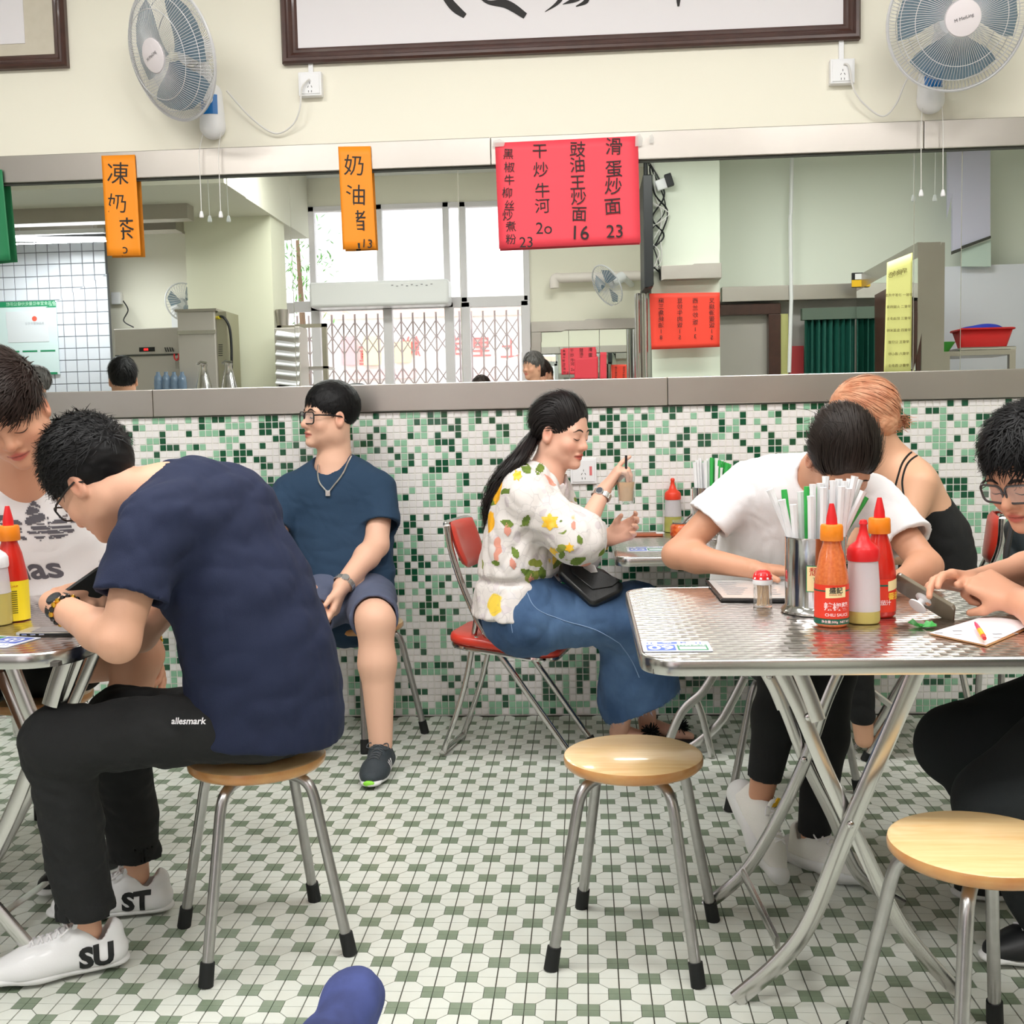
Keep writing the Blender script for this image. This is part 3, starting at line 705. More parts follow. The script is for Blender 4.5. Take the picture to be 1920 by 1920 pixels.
for i in range(6): mb.box((at(413, 645+i*4, 4.77)[0], -4.777, at(413, 645+i*4, 4.77)[2]), (.035, .004, .006))
mb.build('louvres', black_pl, r2)
hz = smooth_path([at(404, 595, 4.8), at(418, 593, 4.75), at(430, 612, 4.75), at(434, 650, 4.75), at(434, 690, 4.75), at(433, 725, 4.75)], 6)
MB().tube(hz, .011, 8).build('hose', black_pl, r2, smooth=True); MB().tube([at(404, 595, 4.8), at(412, 594, 4.76)], .014, 8).build('hose_fitting', mat('fitting_yellow', (206, 186, 40), .4), r2)
for i, (px, py) in enumerate(((381, 682), (428, 680))):
    c = at(px, py, 4.4); r = thing('steel_jug', 'polished steel conical jug, %s of the pair by the dispenser' % ('left' if i == 0 else 'right'), 'jug', tuple(c-np.array([0, 0, .42])), 'steel jugs')
    zb0 = c[2]-.42
    MB().lathe([(0, zb0), (.085, zb0), (.088, zb0+.02), (.075, zb0+.18), (.045, zb0+.32), (.028, zb0+.39), (.034, zb0+.42), (0, zb0+.42)], (c[0], c[1], 0), 28).build('body', chrome, r, smooth=True)
    MB().tube([c+np.array([-.05, 0, .0]), c+np.array([-.02, 0, .02]), c+np.array([.03, 0, .01])], .010, 8).build('lid_lever', chrome, r, smooth=True)
tb = thing('side_counter', 'steel counter below the jugs, hidden behind the mirror edge', 'counter', (rx(400, 4.4), -4.4, 0)); MB().bb(rx(360, 4.4), rx(450, 4.4), -4.6, -4.25, .0, at(381, 682, 4.4)[2]-.42).build('top', steel, tb)
# bottles behind the boiler (blue water bottles)
for i in range(4):
    c = at(297+i*15, 712, 4.6); r_ = MB().lathe([(0, -.15), (.034, -.15), (.036, -.02), (.03, .03), (.016, .05), (.016, .07), (0, .07)], tuple(c), 14).build('water_bottle', mat('bottle_blue', (150, 176, 205), .15, trans=.6), smooth=True)
    tag(r_, '%s clear blue water bottle in the row in front of the boiler' % ('leftmost', 'second', 'third', 'rightmost')[i], 'bottle', 'water bottles by the boiler')
bs = thing('bottle_stand', 'low steel ledge under the row of water bottles', 'shelf', (rx(320, 4.6), -4.6, .9)); zz = at(297, 712, 4.6)[2]-.15
MB().bb(rx(288, 4.6), rx(352, 4.6), -4.68, -4.52, zz-.02, zz).bb(rx(290, 4.6), rx(294, 4.6), -4.66, -4.54, 0, zz-.02).bb(rx(346, 4.6), rx(350, 4.6), -4.66, -4.54, 0, zz-.02).build('ledge', steel, bs)
# small fan and sockets on the kitchen side wall
def small_fan(name, c, n, R, label):
    n = nrm(n); x = nrm(np.cross((0, 0, 1), n)); u = np.cross(n, x); c = npv(c); r = thing(name, label, 'fan', tuple(c))
    for s in (1, -1):
        mb = MB()
        for k in range(36):
            a = 2*math.pi*k/36; mb.tube([c+n*s*.05*(1-t**2.5)+(x*math.cos(a)+u*math.sin(a))*(.03+(R-.03)*t) for t in (0, .35, .7, 1)], .0018, 3, cap=False)
        mb.build('guard', wire, r)
    MB().tube([c+(x*math.cos(a)+u*math.sin(a))*R for a in np.linspace(0, 2*math.pi, 33)[:-1]], .007, 6, closed=True).build('rim', wire, r, smooth=True)
    mb = MB()
    for k in range(3):
        a0 = 2.1*k; mb.add([c+(x*math.cos(a0+w)+u*math.sin(a0+w))*q+n*z for q, w, z in ((.03, -.2, .01), (.03, .5, -.01), (R*.85, .75, -.015), (R*.9, .2, 0), (R*.8, -.35, .015))], [(0, 1, 2, 3, 4)])
    mb.build('blades', blade_m, r)
    MB().tube([c-n*.05, c-n*.2], .05, 14).build('motor_housing', white_pl, r, smooth=True)
    return r, c-n*.2
f3, e = small_fan('wall_fan', at(345, 565, 5.4), (.7, .8, .1), .17, 'white wall fan half hidden behind the cream pillar, seen in the mirror')
MB().bb(e[0]-.12, e[0]-.02, -5.89, -5.75, e[2]-.22, e[2]+.05).tube([e, (e[0]-.07, -5.8, e[2]-.05)], .03, 8).build('base', white_pl, f3)
f4, e = small_fan('wall_fan', at(1138, 535, 6.0), (-.75, .5, -.45), .20, 'white wall fan beside the cream pipe on the rear wall, seen in the mirror')
MB().tube([e, (e[0]+.1, -6.58, e[2]-.02)], .03, 8).build('bracket', white_pl, f4)
sk = at(219, 558, 5.86); tag(MB().box(sk, (.09, .06, .11)).build('wall_socket', white_pl, bevel=.005), 'white socket box on the cream wall above the boiler', 'socket')
cable([sk+np.array([.08, .05, -.03]), at(240, 580, 5.8), at(232, 600, 5.6), at(250, 612, 5.3)], .006, black_pl, 'black lead hanging from the socket above the boiler', 'hanging_lead')
# steel oven / rack between pillar and door
r3, a0, b0, z0, z1 = steel_box('louvred_cabinet', 518, 562, 612, 725, 4.9, .28, 'steel cabinet with slanted white louvres left of the gate', 'cabinet')
for i in range(6):
    p = at(540, 626+i*18, 4.88); MB().box(p, (b0-a0-.02, .07, .012), Matrix.Rotation(math.radians(-35), 3, 'X') @ Matrix.Rotation(math.radians(9), 3, 'Y')).build('louvre', white_pl, r3)
rk = thing('steel_rack', 'steel framed rack standing behind the louvred cabinet', 'rack', (rx(570, 5.3), -5.3, 0)); ra, rb = rx(517, 5.2), rx(610, 5.2); zz = rz(608, 5.2, 560)
MB().bb(ra, ra+.04, -5.25, -5.2, 0, zz).bb(rb-.04, rb, -5.25, -5.2, 0, zz).bb(ra, rb, -5.25, -5.2, zz-.03, zz).build('frame', mat('steel_olive', (170, 164, 148), .4, .9), rk); MB().bb(ra, rb, -5.5, -5.2, rz(688, 5.2, 560)-.02, rz(688, 5.2, 560)).build('shelf', steel, rk)
c = at(530, 600, 5.25); tag(MB().lathe([(0, -.08), (.05, -.08), (.06, .06), (.055, .06), (.045, -.07), (0, -.07)], (c[0], c[1], zz+.08), 18).build('steel_cup', steel, smooth=True), 'steel cup standing on top of the rack', 'cup')
# pipe on the rear wall
pp = smooth_path([at(1040, 540, 6.45), at(1040, 522, 6.45), at(1052, 521, 6.45)], 6)+[at(1120, 519, 6.45), at(1215, 516, 6.45)]
tag(MB().tube(pp, .046, 14).build('drain_pipe', mat('pipe_cream', (236, 226, 220), .5), smooth=True), 'fat cream drain pipe along the rear wall, seen in the mirror', 'pipe')
# framed mirror on the rear wall (steel border)
d = 6.5; X0, X1 = rx(996, d, 650), rx(1195, d, 650); Z1 = rz(600, d, 1090)
r5 = thing('steel_framed_mirror', 'steel framed mirror low on the rear wall, seen in the big mirror', 'mirror', ((X0+X1)/2, -6.55, 1.0))
MB().bb(X0, X1, -6.595, -6.53, Z1-.10, Z1).bb(X0, X0+.10, -6.595, -6.53, 1.0, Z1-.1).bb(X0, X1, -6.595, -6.53, .95, 1.0).build('frame', steel, r5, bevel=.004)
for a, b in zip((X0+.1, rx(1066, d), rx(1124, d)), (rx(1066, d)-.005, rx(1124, d)-.005, X1)): MB().bb(a, b, -6.585, -6.575, 1.0, Z1-.1).build('pane', mirror_m, r5)
# black monitor on bracket with tangled leads
c0 = at(1207, 440, 5.6)
tv = thing('television', 'black television edge hanging among tangled leads, seen in the mirror', 'television', tuple(c0))
MB().bb(c0[0]-.03, c0[0]+.05, -5.7, -5.1, rz(552, 5.6, 1200), rz(350, 5.6, 1200)).build('screen_case', black_pl, tv, bevel=.01)
MB().tube([(c0[0]+.01, -5.4, rz(352, 5.6, 1200)), (c0[0]+.01, -5.4, CEIL)], .02, 8).build('ceiling_pole', black_pl, tv)
rr = random.Random(9)
for i in range(6):
    pts = [at(1215+rr.uniform(-10, 12), 300, 5.5)]+[at(1222+rr.uniform(-14, 36), 330+j*38+rr.uniform(-8, 8), 5.45) for j in range(1, 6)]
    cable(pts, .006 if i % 2 else .008, black_pl if i < 3 else cordm, '%s loose lead hanging in the tangle beside the television' % ['first black', 'second black', 'thin black', 'first white', 'second white', 'third white'][i], 'loose_lead')
c = at(1243, 345, 5.45); tag(MB().box(c, (.13, .05, .09), Matrix.Rotation(-.3, 3, 'Y')).build('power_adapter', white_pl, bevel=.008), 'white plug adapter on the right rear column', 'adapter')
c = at(1254, 338, 5.42); tag(MB().box(c, (.06, .05, .11), Matrix.Rotation(-.3, 3, 'Y')).build('black_plug', black_pl, bevel=.006), 'black charger plugged beside the white adapter', 'plug')
# right-hand nearer wall parts: column with steel shelf and red menu
d = 5.5; struct(MB().bb(rx(1222, d), rx(1350, d), -6.6, -5.5, 0, CEIL), 'wall_column', mat('column_cream', (226, 232, 218), .7))
sx0, sx1 = rx(1238, 5.45), rx(1352, 5.45)
tag(MB().bb(sx0, sx1, -5.5, -5.38, rz(526, 5.45, 1300), rz(498, 5.45, 1300)).build('steel_ledge', steel, bevel=.004), 'steel band across the cream column, seen in the mirror', 'trim')
rp, _c = paper('menu_sheet', [(1218, 552), (1350, 550), (1350, 652), (1222, 657)], 5.36, mat('red_orange_paper', (236, 66, 48), .55), 'red-orange handwritten menu sheet on the column, seen in the mirror')
mb = MB()
for s_, px, n in (('叉烧滑蛋饭15', 1335, 6), ('西兰炒饭13', 1304, 5), ('豆炒牛肉饭15', 1275, 6), ('麻三角蚝油18', 1240, 6)):
    for i, ch in enumerate(s_): 
        c = at(px, 566+i*(80/len(s_)), 5.352); put_text(mb, ch, Mr((c[0], -5.352, c[2])), size=.050)
mb.build('handwriting', ink, rp)
rp2, _c = paper('menu_sheet', [(1225, 660), (1254, 658), (1252, 705), (1228, 706)], 5.7, mat('red_paper_dark', (206, 40, 52), .55), 'dark red sheet below the red-orange menu, seen in the mirror')
for i, (px, w) in enumerate(((1197, .03), (1212, .05))):
    c = at(px, 600, 5.6); tag(MB().tube([(c[0], c[1], 0), (c[0], c[1], rz(552, 5.6, 1200))], w, 14).build('steel_pole', chrome, smooth=True), '%s upright steel pole under the television' % ['thin', 'thick'][i], 'pole')
rp3, _c = paper('menu_sheet', [(1078, 674), (1122, 670), (1122, 712), (1078, 712)], 6.4, red_p, 'pink-red menu sheet low on the rear mirror')
rp4, _c = paper('menu_sheet', [(1126, 662), (1138, 662), (1138, 712), (1126, 712)], 6.3, red_p, 'narrow pink strip beside the pink-red menu sheet')
# far right: recessed wall with steel band, brown door frame, green curtain
d = 6.2
struct(MB().bb(rx(1350, d), XR, -6.35, -6.2, rz(563, d, 1480), CEIL), 'wall_rear_right', mat('rear_cream', (228, 233, 222), .7))
tag(MB().bb(rx(1352, d), rx(1606, d), -6.2, -6.12, rz(566, d, 1480), rz(538, d, 1480)).build('steel_ledge', steel, bevel=.004), 'long steel band on the rear right wall, seen in the mirror', 'trim')
struct(MB().bb(rx(1350, d), XR, -6.35, -6.3, 0, rz(563, d, 1480)), 'wall_rear_panel', mat('grey_panel', (170, 166, 162), .5))
df = thing('door_frame', 'dark brown wooden door frame under the steel band, seen in the mirror', 'door', (rx(1410, d), -6.2, 0))
za = rz(572, d, 1410); MB().bb(rx(1350, d), rx(1463, d), -6.29, -6.16, za-.1, za).bb(rx(1440, d), rx(1463, d), -6.29, -6.16, 0, za-.1).build('jamb', wood_d, df, bevel=.006)
MB().bb(rx(1352, d), rx(1440, d), -6.29, -6.27, 0, za-.1).build('door_leaf', mat('door_leaf_grey', (186, 180, 174), .6), df)
tag(MB().bb(rx(1463, d), rx(1478, d), -6.29, -6.2, 1.0, rz(590, d, 1470)).build('menu_card', mat('menu_yellow2', (214, 212, 140), .5)), 'narrow yellow menu card beside the brown door frame', 'card')
rp5 = tag(MB().bb(rx(1482, d), rx(1508, d), -6.29, -6.22, 1.0, rz(650, d, 1495)).build('red_board', mat('board_red', (170, 52, 56), .5)), 'dark red board left of the green curtain, seen in the mirror', 'board')
tag(MB().tube([at(1484, 296, 6.1), at(1482, 420, 6.1), at(1484, 560, 6.1), at(1480, 700, 6.1)], .018, 8).build('conduit', white_pl, smooth=True), 'thin white conduit running down the rear right wall', 'pipe')
# curtain
cx0, cx1 = rx(1508, d-.1), rx(1602, d-.1); zc = rz(602, d, 1550); n = 46; vs = []; fs = []
for i in range(n+1):
    x = cx0+(cx1-cx0)*i/n; yy = -6.08+.03*math.sin(i*1.1)+.01*math.sin(i*2.3); vs += [(x, yy, zc), (x, yy-.01, 1.0)]
for i in range(n): fs.append((2*i, 2*i+1, 2*i+3, 2*i+2))
cu = thing('green_curtain', 'dark green pleated curtain hanging in a steel opening, seen in the mirror', 'curtain', ((cx0+cx1)/2, -6.1, 1.0))
MB().add(vs, fs).build('cloth', mat('curtain_green', (20, 84, 72), .6), cu, smooth=True)
MB().bb(cx0-.03, cx1+.02, -6.12, -6.03, zc-.005, zc+.10).build('header', mat('curtain_header', (96, 110, 98), .5, .3), cu)
# slanted partition with steel cap, menu in yellow
pa, pb = at(1606, 600, 6.0), at(1722, 600, 4.7); pc = at(1764, 600, 4.7)
def slant(px0, px1, pyA, pyB, pyC, pyD, d0, d1, m, name, parent=None, thick=.04):
    a, b, c, dd = at(px0, pyA, d0), at(px1, pyB, d1), at(px1, pyC, d1), at(px0, pyD, d0)
    n = nrm(np.cross(b-a, dd-a))*thick
    if n[1] > 0: n = -n
    return MB().add([a, b, c, dd, a+n, b+n, c+n, dd+n], [(0, 1, 2, 3), (7, 6, 5, 4), (0, 4, 5, 1), (1, 5, 6, 2), (2, 6, 7, 3), (3, 7, 4, 0)]).build(name, m, parent)
pt = thing('partition', 'slanted steel-edged partition carrying the yellow menu, seen in the mirror', 'partition', tuple((pa[0], pa[1], 0)))
slant(1606, 1722, 520, 455, 484, 548, 6.0, 4.7, steel, 'top_band', pt)
slant(1606, 1722, 548, 484, 760, 760, 6.0, 4.7, mirror_m, 'mirror_pane', pt, .02)
MB().bb(pb[0], pc[0], -4.74, -4.7, .9, at(1740, 455, 4.7)[2]).build('end_post', steel, pt)
slant(1640, 1662, 555, 543, 730, 740, 5.55, 5.3, wood_d, 'brown_jamb', pt, -.03)
ym, cn = paper('menu_card', [(1663, 494), (1711, 475), (1708, 700), (1657, 702)], 4.62, mat('menu_yellow', (236, 232, 150), .45), 'tall pale yellow set-menu card on the slanted partition, seen in the mirror')
mb = MB(); brown = mat('brown_ink', (96, 78, 30), .6)
for i, ch in enumerate('早餐特色'): c = at(1696-i*8.5, 510+i*2.5, 4.612); put_text(mb, ch, Mr((c[0], -4.612, c[2])), size=.045)
for j, (l, s_) in enumerate((('A', '早餐一 沙爹牛肉面'), ('B', '早餐二 火腿煎蛋'), ('C', '早餐三 奶油多士'), ('D', '早餐四 鱼蛋米粉'), ('E', '早餐五 公仔面'), ('F', '早餐六 通心粉'), ('G', '早餐七 西多士'))):
    c = at(1685, 555+j*22, 4.612); put_text(mb, s_, Mr((c[0], -4.612, c[2])), size=.026)
mb.build('menu_text', brown, ym)
c = at(1612, 527, 5.9); cs = thing('taxi_card', 'small black and yellow sign on the corner of the slanted partition', 'sign', tuple(c))
MB().box(c, (.14, .03, .13)).build('board', black_pl, cs); MB().box(c+np.array([-.03, .017, -.03]), (.09, .004, .06)).build('yellow_patch', mat('yellow_patch', (240, 190, 30), .5), cs); MB().box(c+np.array([.0, .018, .03]), (.09, .004, .05)).build('white_patch', white_pl, cs)
# right: white tiled nook, wall cabinet, shelf with red basket
d = 6.0
struct(MB().bb(rx(1764, d), XR, -6.1, -6.0, 0, rz(497, d, 1850)), 'wall_nook', mat('nook_tile', (222, 224, 236), .2, coat=.3))
wb = thing('window_2', None, None, (rx(1815, 5.9), -5.9, 2.4)); wb['kind'] = 'structure'
slant(1779, 1856, 280, 280, 444, 472, 5.9, 5.9, mat('panel_lilac', (206, 204, 226), .5), 'frosted_panel', wb); 
slant(1779, 1857, 470, 442, 447, 476, 5.88, 5.88, dark_gap, 'sill', wb)
slant(1800, 1857, 470, 450, 500, 500, 5.92, 5.92, mat('pane_green', (196, 214, 206), .2), 'pane', wb)
sh = thing('steel_shelf', 'steel shelf on the right of the mirror image carrying a red basket', 'shelf', (rx(1830, 5.2), -5.2, 0)); sz = rz(657, 5.2, 1830)
a_, b_2 = rx(1764, 5.2), rx(1905, 5.2)
MB().bb(a_, b_2, -5.75, -5.2, sz-.04, sz).build('board', steel, sh); MB().bb(b_2-.05, b_2, -5.25, -5.2, 0, sz-.04).bb(a_, a_+.05, -5.25, -5.2, 0, sz-.04).bb(a_, b_2, -5.72, -5.7, sz-.35, sz-.30).build('leg_frame', steel, sh)
sz2 = sz
tr = at(1845, 652, 5.35); tag(MB().box((tr[0], -5.45, sz2+.018), (.50, .30, .035)).build('metal_tray', chrome, bevel=.012), 'shallow metal tray under the red basket', 'tray')
bk = thing('red_basket', 'red plastic basket with a blue cloth bundle, on a metal tray on the shelf', 'basket', (tr[0], -5.45, sz2+.036)); zq = sz2+.036
mb = MB()
for (w0, w1, z0_, z1_) in ((.17, .22, 0, .15),): 
    for k in range(20):
        pass
    P0 = [Vector((tr[0]+x, -5.45+y, zq)) for x, y in rrect(.38, .22, .03, 3)]; P1 = [Vector((tr[0]+x, -5.45+y, zq+.15)) for x, y in rrect(.47, .28, .04, 3)]
    nn = len(P0); mb.add(P0+P1, [(i, (i+1) % nn, nn+(i+1) % nn, nn+i) for i in range(nn)]+[tuple(range(nn))[::-1]])
redpl = mat('red_plastic', (214, 38, 40), .4)
ob = mb.build('bowl', redpl, bk, smooth=True); ob.modifiers.new('t', 'SOLIDIFY').thickness = .006
MB().tube([(tr[0]+x, -5.45+y, zq+.15) for x, y in rrect(.485, .295, .04, 3)], .009, 6, closed=True).build('rim', redpl, bk, smooth=True)
s_ = SD()
for i in range(6): s_.ell((tr[0]+.06-.05*i+.06, -5.45+.02*(i % 2), zq+.15+.012*math.sin(i)), (.07, .07, .035), None, .03)
V, Q = s_.mesh(.008); tag(link('blue_cloth', np_mesh('blue_cloth', V, Q, mat('cloth_blue', (44, 64, 190), .7, bump=.4))), 'crumpled blue cloth lying in the red basket', 'cloth')
c = at(1768, 645, 5.4); tag(MB().lathe([(0, 0), (.03, 0), (.09, .09), (.085, .09), (.03, .01), (0, .01)], (c[0]-.02, -5.4, sz2), 20).build('green_bowl', mat('green_plastic', (84, 190, 80), .4), smooth=True), 'small green bowl at the left end of the steel shelf', 'bowl')
# street outside: opposite shop front, ground
gd = mat('street_ground', (190, 184, 178), .9)
struct(MB().bb(-9, 9, -16, YB-.1, -.15, -.05), 'ground_outside', gd)
bd = thing('building_outside', 'white shop front across the street with red characters, seen in the mirror through the gate', 'building', (-1.5, -11, 0))
MB().bb(-8, 7, -11.6, -11, 0, 7.5).build('facade', mat('facade_white', (244, 240, 240), .8), bd)
for i in range(9): MB().bb(-5.5+i*.95, -5.0+i*.95, -11.0, -10.97, 3.4, 4.6).build('upper_window', mat('facade_grey', (206, 208, 216), .5), bd)
d = 10.9; mb = MB()
for ch, px, py in (('蓮', 690, 668), ('鮮', 768, 652), ('佳', 857, 650), ('里', 901, 652), ('上', 956, 655)):
    c = at(px, py, d); put_text(mb, ch, Mr((c[0], -10.985, c[2])), size=.30, depth=.01)
mb.build('red_characters', mat('sign_red', (246, 120, 120), .6), bd)
for (p0_, p1_, q0_, q1_, cl) in ((682, 712, 630, 685, (255, 232, 176)), (738, 770, 640, 680, (252, 222, 170)), (640, 668, 630, 685, (226, 170, 176)), (600, 1000, 572, 600, (240, 196, 182)), (650, 780, 690, 712, (242, 186, 188)), (890, 930, 690, 720, (240, 206, 206))):
    a, b = at(p0_, q1_, d+.02), at(p1_, q0_, d+.02); MB().bb(a[0], b[0], -10.96, -10.93, a[2], b[2]).build('banner', mat('banner_%d' % p0_, cl, .6), bd)
# small tree outside by the pillar side of the window
trr = thing('street_tree', 'thin-leaved street tree outside the window by the pillar', 'tree', (rx(560, 8.5), -8.5, 0))
c = at(560, 500, 8.5); MB().tube([(c[0], -8.5, 0), (c[0]+.05, -8.5, 1.5), (c[0], -8.5, c[2]+.3)], [.06, .05, .02], 8).build('trunk', mat('bark', (120, 96, 80), .9), trr, smooth=True)
mb = MB(); rr = random.Random(4)
for i in range(420):
    p = Vector((c[0]+rr.gauss(0, .22), -8.5+rr.gauss(0, .25), c[2]+rr.gauss(0, .35))); dv = Vector((rr.gauss(0, 1), rr.gauss(0, 1), rr.gauss(0, .6))).normalized(); sv = dv.cross(Vector((0, 0, 1))).normalized()*.012
    mb.add([p, p+dv*.05+sv, p+dv*.12, p+dv*.05-sv], [(0, 1, 2, 3)])
ol = mb.build('leaves', mat('leaf_green', (110, 160, 90), .6), trr); ol['kind'] = 'stuff'
sun = bpy.data.lights.new('sun', 'SUN'); sun.energy = 4.0; sun.angle = .02; so = bpy.data.objects.new('sun', sun); COL.objects.link(so); so.rotation_euler = (math.radians(35), math.radians(-20), 0)
pr = bpy.data.lights.new('window_portal', 'AREA'); pr.shape = 'RECTANGLE'; pr.size = wx1-wx0; pr.size_y = zt; pr.cycles.is_portal = True
po = bpy.data.objects.new('window_portal', pr); COL.objects.link(po); po.location = ((wx0+wx1)/2, YB-.02, zt/2); po.rotation_euler = (math.radians(90), 0, 0)
# ================================================================ FURNITURE
# engine-turned steel table sheet: overlapping brushed discs
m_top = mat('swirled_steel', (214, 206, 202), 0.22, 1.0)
nt, b_ = nlink(m_top)
tc = nt.nodes.new('ShaderNodeTexCoord')
def vm(op, a, b=None):
    n = nt.nodes.new('ShaderNodeVectorMath'); n.operation = op
    for i, v in enumerate((a, b)):
        if v is None: continue
        if isinstance(v, tuple): n.inputs[i].default_value = v
        else: nt.links.new(v, n.inputs[i])
    return n
def mt_(op, a, b=None):
    n = nt.nodes.new('ShaderNodeMath'); n.operation = op
    for i, v in enumerate((a, b)):
        if v is None: continue
        if isinstance(v, (int, float)): n.inputs[i].default_value = v
        else: nt.links.new(v, n.inputs[i])
    return n.outputs[0]
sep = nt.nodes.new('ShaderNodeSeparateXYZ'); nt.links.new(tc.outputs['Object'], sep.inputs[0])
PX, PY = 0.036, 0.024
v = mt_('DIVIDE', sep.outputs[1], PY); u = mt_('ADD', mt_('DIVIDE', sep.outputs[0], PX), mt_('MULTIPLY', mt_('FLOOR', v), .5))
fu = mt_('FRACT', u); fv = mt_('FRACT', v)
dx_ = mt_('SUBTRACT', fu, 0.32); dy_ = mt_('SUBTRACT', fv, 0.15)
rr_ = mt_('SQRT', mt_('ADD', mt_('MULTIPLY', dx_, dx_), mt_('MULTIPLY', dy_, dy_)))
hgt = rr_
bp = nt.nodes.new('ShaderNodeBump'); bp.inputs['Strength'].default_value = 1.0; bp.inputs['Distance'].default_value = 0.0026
crs = nt.nodes.new('ShaderNodeValToRGB'); crs.color_ramp.elements[0].position = .10; crs.color_ramp.elements[0].color = s2l((176, 168, 165))+(1,); crs.color_ramp.elements[1].position = .95; crs.color_ramp.elements[1].color = s2l((236, 231, 228))+(1,)  # disc pattern with its crescent highlights painted into the colour, paler towards each rim
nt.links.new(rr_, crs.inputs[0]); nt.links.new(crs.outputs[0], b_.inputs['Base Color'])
nt.links.new(hgt, bp.inputs['Height']); nt.links.new(bp.outputs[0], b_.inputs['Normal'])
nz = nt.nodes.new('ShaderNodeTexNoise'); nz.inputs['Scale'].default_value = 3; nt.links.new(tc.outputs['Object'], nz.inputs[0])
mrr = nt.nodes.new('ShaderNodeMapRange'); mrr.inputs[3].default_value = .14; mrr.inputs[4].default_value = .30; nt.links.new(nz.outputs[0], mrr.inputs[0]); nt.links.new(mrr.outputs[0], b_.inputs['Roughness'])
rim_m = mat('table_rim', (196, 194, 192), 0.22, 1.0)
rubber = mat('black_rubber', (24, 26, 26), 0.7)
legm = mat('galvanised_leg', (184, 182, 182), 0.30, 1.0, var=.3, vscale=40, vcol=(150, 148, 146))
def table(name, label, x0, x1, y0, y1, z, r=0.075):
    cx, cy = (x0+x1)/2, (y0+y1)/2; w, h = x1-x0, y1-y0
    t = thing(name, label, 'table', (cx, cy, 0))
    P = rrect(w, h, r, 8); n = len(P); M = Matrix.Translation((cx, cy, 0))
    mb = MB(); mb.prism(rrect(w-.012, h-.012, r-.006, 8), Matrix.Translation((0, 0, -.02)), .02)
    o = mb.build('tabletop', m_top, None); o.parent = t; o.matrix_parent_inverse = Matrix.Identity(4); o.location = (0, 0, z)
    rings = [(0.006, -.001), (0.004, .0012), (0, 0), (-.002, -.004), (-.002, -.028), (0.0, -.031), (.01, -.032), (.012, -.022)]
    vs = []; fs = []
    for ins, dz in rings:
        for q in rrect(w-2*ins, h-2*ins, r-ins, 8): vs.append((cx+q[0], cy+q[1], z+dz))
    for i in range(len(rings)-1):
        for k in range(n): fs.append((i*n+k, i*n+(k+1) % n, (i+1)*n+(k+1) % n, (i+1)*n+k))
    fs = [f[::-1] for f in fs]
    MB().add(vs, fs).build('rim', rim_m, t, smooth=True, angle=50)
    MB().bb(x0+.02, x1-.02, y0+.02, y1-.02, z-.030, z-.021).build('underside', mat('table_under', (96, 92, 88), .8), t)
    return t
def flatbar(mb, pts, w=.030, t=.014, n=(0, 1, 0)):
    "oval/flat folding-leg section swept along a path lying in an upright plane"
    P = smooth_path(pts, 6) if len(pts) > 2 else [npv(p) for p in pts]; vs = []; n = nrm(n)
    sec = [(math.cos(a)*w/2, math.sin(a)*t/2) for a in np.linspace(0, 2*math.pi, 13)[:-1]]
    sec = [(max(-w/2, min(w/2, x*1.15)), max(-t/2, min(t/2, y*1.2))) for x, y in sec]
    for i, p in enumerate(P):
        tt = nrm(P[min(i+1, len(P)-1)]-P[max(i-1, 0)]); s = nrm(np.cross(tt, n))
        for a, b in sec: vs.append(p+s*a+n*b)
    m = len(sec); fs = [(i*m+k, i*m+(k+1) % m, (i+1)*m+(k+1) % m, (i+1)*m+k) for i in range(len(P)-1) for k in range(m)]
    fs += [tuple(range(m))[::-1], tuple((len(P)-1)*m+k for k in range(m))]; return mb.add(vs, fs)
def foot(px, py, Y):
    p = at(px, py, Y); return p
def bolt(parent, p):
    MB().lathe([(0, 0), (.008, 0), (.007, .003), (.003, .005), (0, .005)], tuple(p), 12, Matrix.Rotation(math.radians(90), 3, 'X')).build('bolt', chrome, parent, smooth=True)
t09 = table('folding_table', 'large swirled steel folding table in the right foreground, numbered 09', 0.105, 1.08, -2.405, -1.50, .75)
YF, YR_ = -2.24, -1.80
def leg(parent, Y, pts, w=.030, t=.016, name='leg'):
    P = [at(a, b, Y) for a, b in pts]
    if P[0][2] > .6: P[0] = P[0]+(P[0]-P[1])*((.722-P[0][2])/max(P[0][2]-P[1][2], .01))
    if P[-1][2] < .12: P[-1][2] = .008
    return flatbar(MB(), P, w, t).build(name, alu, parent, smooth=True, angle=50)
leg(t09, YF, [(1466, 1262), (1500, 1330), (1546, 1440), (1602, 1560), (1680, 1720), (1740, 1800), (1806, 1868)])
leg(t09, YF-.022, [(1716, 1262), (1690, 1325), (1640, 1440), (1588, 1560), (1520, 1725), (1460, 1805), (1380, 1880)], .034)
leg(t09, YF-.012, [(1500, 1262), (1516, 1300), (1534, 1350)], .030, .018, 'leg_sleeve')
leg(t09, YR_, [(1440, 1262), (1472, 1330), (1512, 1432), (1560, 1530), (1610, 1640), (1693, 1712)], .028)
leg(t09, YR_-.018, [(1572, 1262), (1545, 1325), (1508, 1430), (1450, 1550), (1392, 1640), (1322, 1708)], .028)
leg(t09, YR_-.02, [(1440, 1262), (1455, 1290), (1470, 1326)], .036, .02, 'leg_sleeve')
for p in ((1516, 1345, YF-.01), (1595, 1547, YF-.032), (1508, 1425, YR_-.028), (1443, 1268, YR_-.03)): bolt(t09, at(*p))
flatbar(MB(), [at(1391, 1632, YR_), at(1458, 1768, YF+.01)], .026, .012, (1, .3, 0)).build('stretcher', alu, t09, smooth=True)
flatbar(MB(), [at(1640, 1665, YR_), at(1700, 1745, YF+.01)], .026, .012, (1, .3, 0)).build('stretcher', alu, t09, smooth=True)
